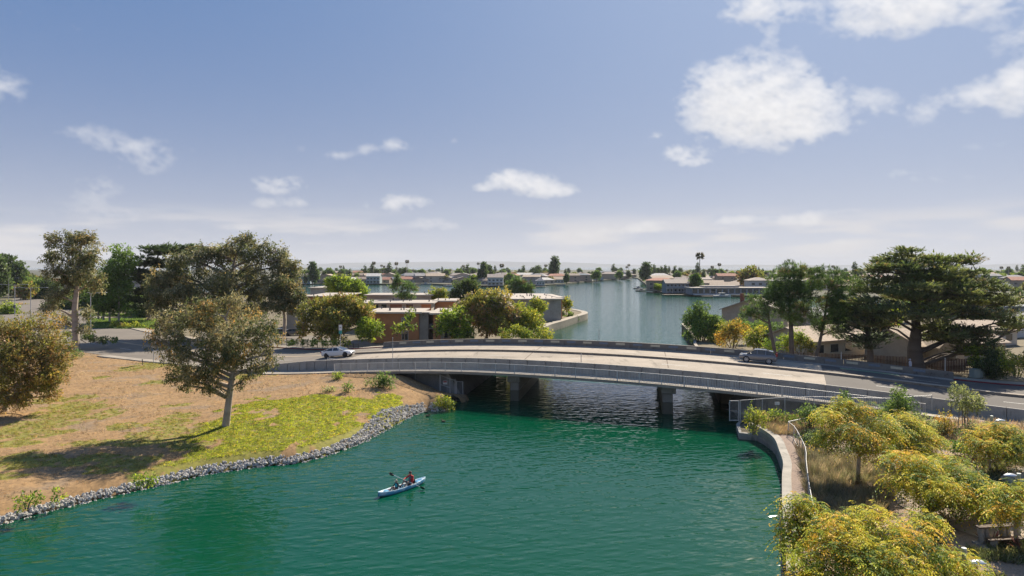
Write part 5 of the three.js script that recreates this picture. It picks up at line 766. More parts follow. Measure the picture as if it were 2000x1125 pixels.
{ // rock edge along the left bank
  reseed(123);
  const rockGeo = []; for (let k = 0; k < 7; k++) { const g = new THREE.DodecahedronGeometry(0.5, 0), p = g.attributes.position, map = new Map(); for (let i = 0; i < p.count; i++) { const key = [p.getX(i), p.getY(i), p.getZ(i)].map((x) => x.toFixed(3)).join(); if (!map.has(key)) map.set(key, [R(0.72, 1.25), R(0.6, 1.0), R(0.72, 1.25)]); const s = map.get(key); p.setXYZ(i, p.getX(i) * s[0], p.getY(i) * s[1] * 0.75, p.getZ(i) * s[2]); } g.computeVertexNormals(); rockGeo.push(uvBox(g)); }
  const tones = [[0.68, 0.64, 0.58], [0.78, 0.74, 0.68], [0.56, 0.53, 0.49], [0.62, 0.56, 0.49], [0.74, 0.70, 0.65]].map((c) => mat(c, 0.95, { map: rescale(T.mottle, 1.3), bumpMap: T.bump, bumpScale: 0.02 }));
  const rocks = [], cum = [0]; const line = leftShore.slice(1, -2); for (let i = 1; i < line.length; i++) cum.push(cum[i - 1] + Math.hypot(line[i][0] - line[i - 1][0], line[i][1] - line[i - 1][1]));
  const L = cum[cum.length - 1];
  for (let i = 0; i < 4600; i++) {
    const s = R(L); let k = 1; while (cum[k] < s) k++; const t = (s - cum[k - 1]) / (cum[k] - cum[k - 1]), a = line[k - 1], b = line[k], tx = (b[0] - a[0]) / (cum[k] - cum[k - 1]), tz = (b[1] - a[1]) / (cum[k] - cum[k - 1]);
    const heap = Math.exp(-(((s - (L - 11)) / 4.5) ** 2)) * 1.2, wdt = 0.45 + 0.35 * fbm(s * 0.15, 3, 2) + heap, o = R(-0.3, wdt), x = mix(a[0], b[0], t) + tz * o, z = mix(a[1], b[1], t) - tx * o; const size = R(0.13, 0.3) * (R() < 0.12 ? 1.35 : 1);
    rocks.push({ x, z, y: Math.max(-0.12, bankH(x, z)) + R(-0.06, 0.12), size, see: size / Math.hypot(x, z) });
  }
  rocks.sort((a, b) => b.see - a.see);
  const edge = thing('rock_edge', 'band of loose pale grey rocks along the waterline of the left bank', 'rocks');
  const rest = []; const o = new THREE.Object3D();
  rocks.forEach((r, i) => { o.position.set(r.x, r.y, r.z); o.rotation.set(R(6), R(6), R(6)); o.scale.setScalar(r.size); o.updateMatrix(); if (i < 300) { const m = part(edge, 'rock', pick(rockGeo), pick(tones)); m.applyMatrix4(o.matrix); } else rest.push(o.matrix.clone()); });
  const per = rockGeo.length; const im = onShadow(new THREE.InstancedMesh(rockGeo[0], mat([0.8, 0.8, 0.8], 0.95, { map: rescale(T.mottle, 1.3) }), rest.length)); im.name = 'small_rocks'; im.userData.kind = 'stuff'; rest.forEach((m, i) => { im.setMatrixAt(i, m); const k = R(0.7, 1.0); im.setColorAt(i, new THREE.Color().setRGB(k, k * 0.95, k * 0.88)); }); edge.add(im);
}
// ================================================================ BUILDINGS
const WALL = { white: [0.80, 0.78, 0.75], cream: [0.70, 0.63, 0.52], beige: [0.60, 0.50, 0.39], grey: [0.50, 0.49, 0.48], blue: [0.45, 0.52, 0.60], teal: [0.46, 0.56, 0.57], tan: [0.50, 0.40, 0.30], pink: [0.60, 0.44, 0.37], slate: [0.27, 0.30, 0.36] };
const ROOF = { grey: [0.28, 0.27, 0.27], brown: [0.24, 0.19, 0.155], taupe: [0.33, 0.28, 0.245], red: [0.36, 0.17, 0.12], slate: [0.17, 0.19, 0.22], tan: [0.42, 0.33, 0.25], orange: [0.47, 0.29, 0.18], pale: [0.55, 0.52, 0.48], plum: [0.27, 0.19, 0.18] };
const wallMat = {}, roofMat = {};
for (const k in WALL) wallMat[k] = mat(WALL[k], 0.92, { map: rescale(T.mottle, 6), bumpMap: T.bump, bumpScale: 0.003 });
for (const k in ROOF) roofMat[k] = mat(ROOF[k].map((x) => x * 1.5), 0.92, { map: T.shingle, bumpMap: T.shingle, bumpScale: 0.02 });
const winMat = mat([0.035, 0.045, 0.055], 0.08, { ior: 1.5, clearcoat: 0.6 }), frameMat = mat([0.66, 0.65, 0.62], 0.7), brick = mat([0.26, 0.10, 0.075], 0.9, { map: T.grain }), doorMat = mat([0.10, 0.11, 0.13], 0.7);
const roofGravel = mat([0.62, 0.55, 0.48], 0.95, { map: rescale(T.mottle, 5) }), terracotta = mat([0.72, 0.335, 0.165], 0.92, { map: rescale(T.mottle, 8), bumpMap: T.bump, bumpScale: 0.003 }), paleWall = mat([0.62, 0.58, 0.51], 0.92, { map: rescale(T.mottle, 7) }), fascia = mat([0.13, 0.13, 0.14], 0.85);
function roofGeo(w, dp, y, rh, type, ov = 0.5, axis = 'x') { // w along x, dp along z
  const X = w / 2 + ov, Z = dp / 2 + ov, t = 0.18, q = [];
  if (type === 'gable') {
    if (axis === 'x') { const sl = rh / (dp / 2), yo = y - ov * sl; const A = [V(-X, yo, Z), V(X, yo, Z), V(X, y + rh, 0), V(-X, y + rh, 0), V(-X, yo, -Z), V(X, yo, -Z)]; q.push([A[0], A[1], A[2], A[3]], [A[5], A[4], A[3], A[2]]); const d = V(0, -t, 0), B = A.map((a) => a.clone().add(d)); q.push([B[1], B[0], B[3], B[2]], [B[4], B[5], B[2], B[3]], [A[0], B[0], B[1], A[1]], [A[4], B[4], B[5], A[5]], [A[1], B[1], B[2], A[2]], [A[0], A[3], B[3], B[0]], [A[5], B[5], B[2], A[2]], [A[4], A[3], B[3], B[4]]); }
    else { const g = roofGeo(dp, w, y, rh, 'gable', ov, 'x'); g.rotateY(Math.PI / 2); return uvBox(g); }
  } else { const r = Math.min(w, dp) / 2 * 0.95, rx = Math.max(0.01, w / 2 - r), rz = Math.max(0.01, dp / 2 - r); const A = [V(-X, y - 0.1, Z), V(X, y - 0.1, Z), V(X, y - 0.1, -Z), V(-X, y - 0.1, -Z)], T4 = [V(-rx, y + rh, rz), V(rx, y + rh, rz), V(rx, y + rh, -rz), V(-rx, y + rh, -rz)]; for (let k = 0; k < 4; k++) q.push([A[k], A[(k + 1) % 4], T4[(k + 1) % 4], T4[k]]); q.push([T4[0], T4[1], T4[2], T4[3]]); const B = A.map((a) => a.clone().add(V(0, -t, 0))); for (let k = 0; k < 4; k++) q.push([A[(k + 1) % 4], A[k], B[k], B[(k + 1) % 4]]); q.push([B[3], B[2], B[1], B[0]]); }
  return quads(q);
}
function gableEnds(w, dp, y, rh, axis) { const q = axis === 'x' ? [[V(w / 2, y, dp / 2), V(w / 2, y, -dp / 2), V(w / 2, y + rh, 0)], [V(-w / 2, y, -dp / 2), V(-w / 2, y, dp / 2), V(-w / 2, y + rh, 0)]] : [[V(-w / 2, y, dp / 2), V(w / 2, y, dp / 2), V(0, y + rh, dp / 2)], [V(w / 2, y, -dp / 2), V(-w / 2, y, -dp / 2), V(0, y + rh, -dp / 2)]]; return quads(q); }
function windowOn(parent, x, y, w, h, z, side = 0) { // on the +z face (or the +x / -x face when side is 1 / -1)
  const f = part(parent, 'window', box(-w / 2 - 0.08, w / 2 + 0.08, -h / 2 - 0.08, h / 2 + 0.08, -0.02, 0.05), frameMat); const p = part(f, 'pane', box(-w / 2, w / 2, -h / 2, h / 2, 0.03, 0.06), winMat);
  if (side) { f.rotation.y = side * Math.PI / 2; f.position.set(side * z, y, x); } else f.position.set(x, y, z); return f;
}
function house(o) { // o: label, pos, turn, w, dp, st (storeys), wall, roof, type, axis, wins, group
  const t = thing(o.name ?? 'house', o.label, 'house', o.pos, o.turn ?? 0, o.group), st = o.st ?? 1, h = o.h ?? (st * 2.75 + 0.2), rh = o.rh ?? 1.7, type = o.type ?? 'gable', axis = o.axis ?? 'x', wm = wallMat[o.wall ?? 'cream'], rm = roofMat[o.roof ?? 'grey'], w = o.w, dp = o.dp ?? 10;
  part(t, 'wall', type === 'gable' ? mergeGeometries([box(-w / 2, w / 2, -0.3, h, -dp / 2, dp / 2), gableEnds(w, dp, h, rh - 0.2, axis)]) : box(-w / 2, w / 2, -0.3, h, -dp / 2, dp / 2), wm);
  if (type === 'flat') { part(t, 'roof', box(-w / 2 - 0.6, w / 2 + 0.6, h, h + 0.35, -dp / 2 - 0.6, dp / 2 + 0.6), o.roof ? rm : roofGravel); } else part(t, 'roof', roofGeo(w, dp, h, rh, type, 0.55, axis), rm);
  if (o.chimney) part(t, 'chimney', box(o.chimney - 0.45, o.chimney + 0.45, h - 0.5, h + rh + 0.9, -0.9, -0.2), brick);
  const n = o.wins ?? Math.max(2, Math.round(w / 3.2));
  if (n) for (let s = 0; s < st; s++) for (let k = 0; k < n; k++) windowOn(t, mix(-w / 2, w / 2, (k + 0.5) / n), s * 2.75 + 1.45 - (s === 0 && o.tall ? 0.25 : 0), Math.min(1.9, w / n * 0.55), s === 0 && o.tall ? 2.0 : 1.25, dp / 2);
  if (o.deck) { part(t, 'balcony', box(-w / 2, w / 2, 2.65, 2.85, dp / 2, dp / 2 + 1.8), frameMat); for (let k = 0; k <= 4; k++) part(t, 'balcony_post', box(mix(-w / 2 + 0.1, w / 2 - 0.1, k / 4) - 0.09, mix(-w / 2 + 0.1, w / 2 - 0.1, k / 4) + 0.09, -0.2, 2.65, dp / 2 + 1.55, dp / 2 + 1.73), frameMat); part(t, 'balcony_rail', box(-w / 2, w / 2, 3.6, 3.7, dp / 2 + 1.7, dp / 2 + 1.78), frameMat); }
  if (o.gable2) { const g2 = o.gable2; part(t, 'wing_wall', (() => { const b = mergeGeometries([box(-g2.w / 2, g2.w / 2, -0.3, h, -dp / 2, 2.2), gableEnds(g2.w, 4.4, h, rh - 0.4, 'z')]); b.translate(g2.x, 0, dp / 2 - 0.2); return b; })(), wm); part(t, 'wing_roof', (() => { const b = roofGeo(g2.w, 6, h, rh - 0.2, 'gable', 0.4, 'z'); b.translate(g2.x, 0, dp / 2 - 0.9); return b; })(), rm); windowOn(t, g2.x, 1.4, 1.6, 1.3, dp / 2 + 2.0); }
  return t;
}
// ---------------------------------------------------------------- apartment blocks: flat roofs, terracotta and pale walls
function block(label, px0, px1, roofY, d, dp, roofH, o = {}) { // front wall from column px0 to px1 at distance d
  const x0 = colX(px0, d), x1 = colX(px1, d), w = x1 - x0, base = o.base ?? 1.72, top = roofH ?? (H - (roofY - HY) / F * d), h = top - base - 0.3;
  const t = thing('apartment_block', label, 'apartment block', [(x0 + x1) / 2, base, -d - dp / 2], o.turn ?? 0);
  part(t, 'wall', box(-w / 2, w / 2, -0.3, h, -dp / 2, dp / 2), o.wall ?? terracotta);
  part(t, 'roof', box(-w / 2 - 0.7, w / 2 + 0.7, h + 0.16, h + 0.3, -dp / 2 - 0.7, dp / 2 + 0.7), roofGravel); part(t, 'fascia', box(-w / 2 - 0.6, w / 2 + 0.6, h, h + 0.158, -dp / 2 - 0.6, dp / 2 + 0.6), o.fascia ?? frameMat);
  reseed(Math.round(px0 * 3)); for (let k = 0; k < (o.vents ?? 5); k++) { const x = R(-w / 2 + 0.5, w / 2 - 0.5), z = R(-dp / 2 + 1, dp / 2 - 0.6); part(t, 'roof_vent', pole(V(x, h + 0.28, z), V(x, h + R(0.55, 0.9), z), 0.13, 0.13, 7), fascia); }
  for (const [cx, cy, ww, hh, side] of o.wins ?? []) { const wx = colX(cx, d) - (x0 + x1) / 2, wy = H - (cy - HY) / F * d - base; windowOn(t, wx, wy, ww, hh, dp / 2); }
  for (const [ca, cb, m, out = 0.06] of o.panels ?? []) part(t, 'wall_panel', box(colX(ca, d) - (x0 + x1) / 2, colX(cb, d) - (x0 + x1) / 2, -0.25, h - 0.02, dp / 2 - 0.02, dp / 2 + out), m);
  for (const [cx, wd] of o.doors ?? []) part(t, 'door', box(colX(cx, d) - (x0 + x1) / 2 - wd / 2, colX(cx, d) - (x0 + x1) / 2 + wd / 2, o.doorY ?? 2.8, (o.doorY ?? 2.8) + 2.1, dp / 2, dp / 2 + 0.05), doorMat);
  return t;
}
const conc2 = mat([0.58, 0.54, 0.48], 0.92, { map: T.concrete });
block('terracotta apartment block with two stacked windows, nearest the bridge', 722, 818, 609, 128, 11, null, { wins: [[791, 629, 1.1, 1.6], [791, 655, 1.1, 1.6]], vents: 8 });
block('second terracotta block right of the grey stair panel', 846, 892, 611, 125, 14, null, { wins: [[873, 626, 1.1, 1.5], [873, 652, 1.1, 1.5]], vents: 5 });
{ // stairs and grey panel between the two front blocks
  const d = 128.6, t = thing('stair_tower', 'grey concrete stair panel between the two front terracotta blocks', 'stair tower', [colX(831, d), 1.72, -d - 1]), x = (px) => colX(px, d) - colX(831, d);
  part(t, 'panel', box(x(819), x(837), -0.3, 5.5, 0.8, 1.1), conc2); part(t, 'back_wall', box(x(819), x(846), -0.3, 5.4, -3, -2.8), conc2); part(t, 'landing', box(x(836), x(846), 2.5, 2.7, -2.8, 0.9), conc2); part(t, 'landing_rail', box(x(836), x(846), 2.7, 3.6, 0.82, 0.9), fascia); part(t, 'roof', box(x(817), x(846), 5.55, 5.75, -3.2, 1.6), roofGravel);
  for (let k = 0; k < 10; k++) part(t, 'step', box(x(838), x(845), 0.02 + k * 0.25, 0.1 + k * 0.25, 0.6 - k * 0.3, 0.88 - k * 0.3), conc2);
}
block('terracotta block left of centre with a long flat roof behind the dome tree', 598, 664, 578, 165, 20, null, { vents: 6, fascia, base: 1.72 });
block('white-walled block at the foot of the smaller gum tree', 560, 598, 604, 150, 9, null, { wall: mat([0.60, 0.58, 0.55], 0.9, { map: T.mottle }), vents: 2 });
block('pale grey apartment block with a dark blue door and a small window', 700, 842, 592, 152, 12, 8.0, { wall: paleWall, wins: [[750, 598, 1.2, 0.9], [735, 598, 1.0, 0.9], [800, 601, 1.6, 1.8]], doors: [[735, 1.2]], panels: [[823, 842, terracotta], [762, 785, mat([0.45, 0.24, 0.17], 0.9, { map: T.mottle })]], vents: 9 });
block('rear apartment block of which mostly the pale flat roof shows', 716, 842, 574, 186, 12, 8.4, { wall: paleWall, vents: 6 });
block('small terracotta block with a projecting pale canopy', 850, 885, 589, 160, 10, 8.1, { vents: 3 });
block('grey flat-roofed block behind the left terracotta block', 606, 662, 560, 250, 26, 8.4, { wall: paleWall, vents: 8 });
block('lagoon-side apartment block with pale end wall and terracotta corner', 985, 1084, 585, 180, 34, 7.6, { wall: paleWall, vents: 22, turn: 0.1, panels: [[1062, 1083, conc2]] });
block('narrow terracotta return wall at the lagoon end of the last block', 1084.5, 1090, 583, 186, 22, 7.7, { vents: 0, turn: 0.1 });
// ---------------------------------------------------------------- houses beyond the road at right
house({ label: 'beige house with brown gable roof and red brick chimney by the water beyond the bridge', pos: [57, 1.78, -160], turn: -0.5, w: 13, dp: 11, h: 4.6, rh: 2.4, wall: 'beige', roof: 'taupe', axis: 'z', wins: 2, chimney: -3 });
house({ label: 'low beige house with pale tiled roof behind the wooden fence, left one', pos: [50, 1.78, -112], turn: 0.5, w: 14, dp: 9, wall: 'cream', roof: 'tan', wins: 4, rh: 1.7 });
house({ label: 'low beige house with pale tiled roof behind the giant cypress', pos: [65.5, 1.78, -106], turn: 0.32, w: 17, dp: 10, wall: 'beige', roof: 'tan', wins: 3, rh: 1.9, gable2: { x: -5, w: 5 } });
house({ label: 'grey-roofed house at the right edge behind the cypress', pos: [101, 1.78, -142], turn: 0.3, w: 16, dp: 10, wall: 'white', roof: 'grey', wins: 4 });
house({ label: 'blue-trimmed flat-roofed house at the right picture edge', pos: [128, 1.78, -176], turn: 0.2, w: 20, dp: 9, wall: 'blue', roof: 'slate', type: 'flat', h: 4, wins: 5 });
house({ label: 'long grey-roofed house between cypress tops at far right', pos: [150, 1.78, -205], turn: 0.2, w: 22, dp: 10, wall: 'cream', roof: 'taupe', wins: 5 });
house({ label: 'cream house glimpsed under the giant cypress boughs', pos: [84, 1.78, -126], turn: 0.4, w: 14, dp: 9, wall: 'cream', roof: 'tan', wins: 3 });
house({ label: 'grey hip-roofed house seen between the pines', pos: [78, 1.78, -166], turn: 0.2, w: 16, dp: 10, wall: 'grey', roof: 'grey', type: 'hip', wins: 4 });
house({ label: 'gabled house with large dark roof behind the poplars at left', pos: [-143, 1.72, -262], turn: 0.7, w: 16, dp: 12, st: 3, wall: 'grey', roof: 'slate', axis: 'z', rh: 3.4, wins: 3, name: 'house' });
house({ label: 'pink-roofed house behind the roadside trees at far left', pos: [-262, 1.86, -392], turn: 0.6, w: 18, dp: 12, st: 2, wall: 'cream', roof: 'red', wins: 4 });
// ---------------------------------------------------------------- the far shore: the front row by the lagoon
const ord = ['first', 'second', 'third', 'fourth', 'fifth', 'sixth', 'seventh', 'eighth', 'ninth', 'tenth', 'eleventh', 'twelfth', 'thirteenth', 'fourteenth', 'fifteenth', 'sixteenth', 'seventeenth', 'eighteenth', 'nineteenth', 'twentieth', 'twenty-first', 'twenty-second', 'twenty-third', 'twenty-fourth', 'twenty-fifth', 'twenty-sixth', 'twenty-seventh', 'twenty-eighth', 'twenty-ninth', 'thirtieth'];
const marks = [[600, 'the pale blue house'], [665, 'the lone left palm'], [731, 'the light blue house'], [810, 'the large white house'], [905, 'the wide cream gable'], [968, 'the shoreline poplars'], [1018, 'the wide pine'], [1084, 'the tallest skyline trees'], [1140, 'the boxy grey house'], [1195, 'the narrowing channel'], [1265, 'the channel corner tree'], [1315, 'the arcade house'], [1367, 'the tallest palm'], [1415, 'the long modern house'], [1465, 'the orange-tinged tree'], [1545, 'the tall pine'], [1620, 'the rounded pine'], [1690, 'the dark cypress'], [1770, 'the giant cypress top'], [1860, 'the cypress right side'], [1960, 'the far right palms']], tally = new Map();
const near = (kind, px) => { const m = marks.reduce((a, b) => Math.abs(b[0] - px) < Math.abs(a[0] - px) ? b : a)[1], k = kind + m, n = tally.get(k) ?? 0; tally.set(k, n + 1); return `${m}, ${ord[n]} from left there`; };
[ // px centre, base row, px width, storeys, wall, roof, type, axis, extras, words
  [596, 555, 27, 2, 'blue', 'taupe', 'gable', 'x', { wins: 6 }, 'pale blue house with striped upper wall left of the dark trees'],
  [640, 553, 32, 1, 'tan', 'brown', 'hip', 'x', {}, 'brown hip-roofed house above the bright green tree'],
  [688, 551, 44, 1, 'grey', 'taupe', 'gable', 'x', { wins: 6 }, 'long taupe-roofed bungalow left of the light blue house'],
  [731, 555, 26, 2, 'teal', 'pale', 'gable', 'x', { deck: 1, wins: 4 }, 'light blue two-storey house with a lagoon balcony'],
  [761, 552, 32, 2, 'beige', 'taupe', 'gable', 'z', { wins: 3 }, 'tan gable-fronted house right of the light blue one'],
  [810, 553, 36, 2, 'white', 'grey', 'gable', 'x', { wins: 5, tall: 1, deck: 1 }, 'large white two-storey house with grey roof and row of windows'],
  [833, 552, 14, 1, 'cream', 'tan', 'gable', 'z', { wins: 1 }, 'cream gabled wing right of the large white house'],
  [855, 551, 36, 1, 'tan', 'brown', 'hip', 'x', { wins: 4 }, 'brown bungalow right of the cream gabled wing'],
  [879, 552, 20, 1, 'teal', 'grey', 'gable', 'x', { wins: 3 }, 'small teal house between brown bungalow and cream gable'],
  [905, 553, 36, 2, 'cream', 'grey', 'gable', 'z', { wins: 3 }, 'broad cream house with a wide gable'],
  [944, 557, 24, 1, 'grey', 'brown', 'hip', 'x', {}, 'brown-roofed house hidden behind shoreline trees'],
  [968, 559, 30, 2, 'white', 'taupe', 'gable', 'x', { wins: 4, deck: 1 }, 'white house with tall windows near the dark poplars'],
  [1002, 557, 26, 2, 'cream', 'tan', 'gable', 'z', { wins: 2 }, 'cream house left of the wide pine'],
  [1030, 556, 26, 1, 'grey', 'slate', 'gable', 'x', {}, 'slate-roofed house behind the wide pine'],
  [1055, 558, 16, 1, 'white', 'grey', 'hip', 'x', { wins: 3 }, 'small white boathouse at the waterline'],
  [1062, 549, 28, 2, 'cream', 'red', 'gable', 'x', { wins: 4 }, 'red-roofed two-storey house with four dark windows'],
  [1085, 554, 30, 1, 'teal', 'tan', 'gable', 'x', { wins: 5 }, 'low teal house with a glazed lagoon front'],
  [1109, 551, 32, 2, 'grey', 'grey', 'flat', 'x', { wins: 4 }, 'boxy grey two-storey house with flat roof'],
  [1136, 549, 20, 2, 'beige', 'taupe', 'gable', 'z', { wins: 2 }, 'beige tall-gabled house right of the boxy grey one'],
  [1160, 547, 26, 1, 'tan', 'tan', 'gable', 'x', {}, 'tan-roofed bungalow behind shoreline bushes'],
  [1182, 545, 24, 2, 'blue', 'slate', 'gable', 'x', {}, 'blue-grey house near the narrowing channel'],
  [1206, 544, 24, 2, 'cream', 'taupe', 'gable', 'z', {}, 'cream gabled house near the narrowing channel'],
  [1226, 542, 16, 2, 'blue', 'grey', 'gable', 'x', {}, 'bright blue-grey house last before the channel'],
].forEach(([px, by, wpx, st, wall, roof, type, axis, ex, label]) => { const d = 14.9 * F / (by - HY - 1.2) + 6; house({ label, pos: [colX(px, d), 1.1, -d], w: wpx / F * d, dp: 11, st, wall, roof, type, axis, rh: 2.4, h: st * 3.2 + 0.3, ...ex, group: 'houses on the far lagoon shore' }); });
// right-hand peninsula
house({ label: 'grey-blue two-storey house with a lower arcade on the right-hand peninsula', pos: [colX(1322, 392), 1.1, -396], w: 13, dp: 11, st: 2, wall: 'slate', roof: 'taupe', rh: 2, wins: 6, deck: 1 });
{ const d = 372, t = house({ label: 'long low modern house with dark glass walls on the right-hand peninsula', pos: [colX(1425, d), 1.1, -d - 3], w: 43, dp: 14, h: 3.3, type: 'flat', wall: 'slate', wins: 0 }); for (let k = 0; k < 13; k++) windowOn(t, -20 + k * 3.3, 1.75, 2.6, 2.4, 7); part(t, 'upper_roof', box(-14, 5, 3.75, 4.6, -6, 4), roofGravel); part(t, 'clerestory', box(-13.4, 4.4, 3.5, 4.0, -5.5, 4.1), wallMat.slate); part(t, 'terrace', box(-21, 24, -0.25, 0.12, 7.3, 11), frameMat); }
[[1290, 556, 40, 'cream', 'tan', 'gable', 'x', 1, 'tan-roofed house on the peninsula tip'], [1310, 548, 40, 'tan', 'orange', 'hip', 'x', 1, 'orange-roofed house behind the peninsula tip'], [1345, 545, 36, 'white', 'pale', 'gable', 'x', 1, 'white pale-roofed house left of the tall palm'], [1412, 549, 50, 'grey', 'plum', 'hip', 'x', 1, 'large plum hip-roofed house behind the modern house'], [1385, 551, 26, 'white', 'taupe', 'gable', 'z', 1, 'white gabled house behind the long modern one'], [1455, 553, 34, 'tan', 'brown', 'gable', 'x', 1, 'brown-roofed bungalow under the orange tree'], [1490, 552, 30, 'white', 'grey', 'gable', 'x', 1, 'white grey-roofed house right of the orange tree'], [1515, 556, 30, 'cream', 'red', 'gable', 'x', 1, 'red-roofed house behind the tall pine'], [1265, 545, 24, 'cream', 'taupe', 'gable', 'x', 1, 'taupe-roofed house behind the dark channel tree']].forEach(([px, by, wpx, wall, roof, type, axis, st, label]) => { const d = 14.9 * F / (by - HY); house({ label, pos: [colX(px, d), 1.1, -d], w: wpx / F * d, dp: 12, st, wall, roof, type, axis, rh: 2.3, group: 'houses on the right-hand peninsula' }); });
// rows behind, seen as roofs
{
  reseed(77);
  const walls = ['white', 'cream', 'beige', 'grey', 'blue', 'tan', 'pink'], roofs = ['grey', 'brown', 'taupe', 'slate', 'tan', 'pale', 'red', 'taupe', 'brown'], list = [];
  for (const [d, step] of [[650, 19], [740, 20], [850, 23], [1000, 30]]) for (let px = 575; px < 2030; px += step * 700 / d * R(1.6, 2.5)) {
    if (px < 1240 && d < 14.9 * F / ((px < 1000 ? 556 : mix(556, 545, (px - 1000) / 240)) - HY) + 25) continue; if (px > 1228 && px < 1262 && d < 1100) continue; list.push([px, d * R(0.96, 1.04)]); }
  for (const d of [430, 510]) for (let px = 1290; px < 2040; px += 13600 / d * R(1.5, 2.4)) { if (px < 1300 && d > 560) continue; list.push([px, d * R(0.97, 1.03)]); }
  for (const back of [42, 88]) for (let px = 585; px < 1232; px += R(21, 30)) { const sh = px < 1000 ? 556.5 : px < 1060 ? 560 : mix(559, 544.5, (px - 1060) / 176); list.push([px, H * F / (sh - HY) + back]); }
  list.sort((a, b) => a[0] - b[0]);
  list.forEach(([px, d], i) => { const wall = pick(walls), roof = pick(roofs), st = R() < 0.35 ? 2 : 1; house({ label: `${wall} ${roof}-roofed ${st === 2 ? 'tall ' : ''}house behind ${near('house', px)}`, pos: [colX(px, d), 1.1, -d], turn: R(-0.35, 0.35), w: R(13, 19), dp: R(9, 12), st, h: st * 3.1 + 0.3, wall, roof, type: R() < 0.65 ? 'gable' : 'hip', axis: R() < 0.7 ? 'x' : 'z', rh: R(1.5, 2.3), wins: d < 620 ? 3 : d < 720 ? 2 : 0, group: 'houses in the rows beyond the lagoon' }); });
}
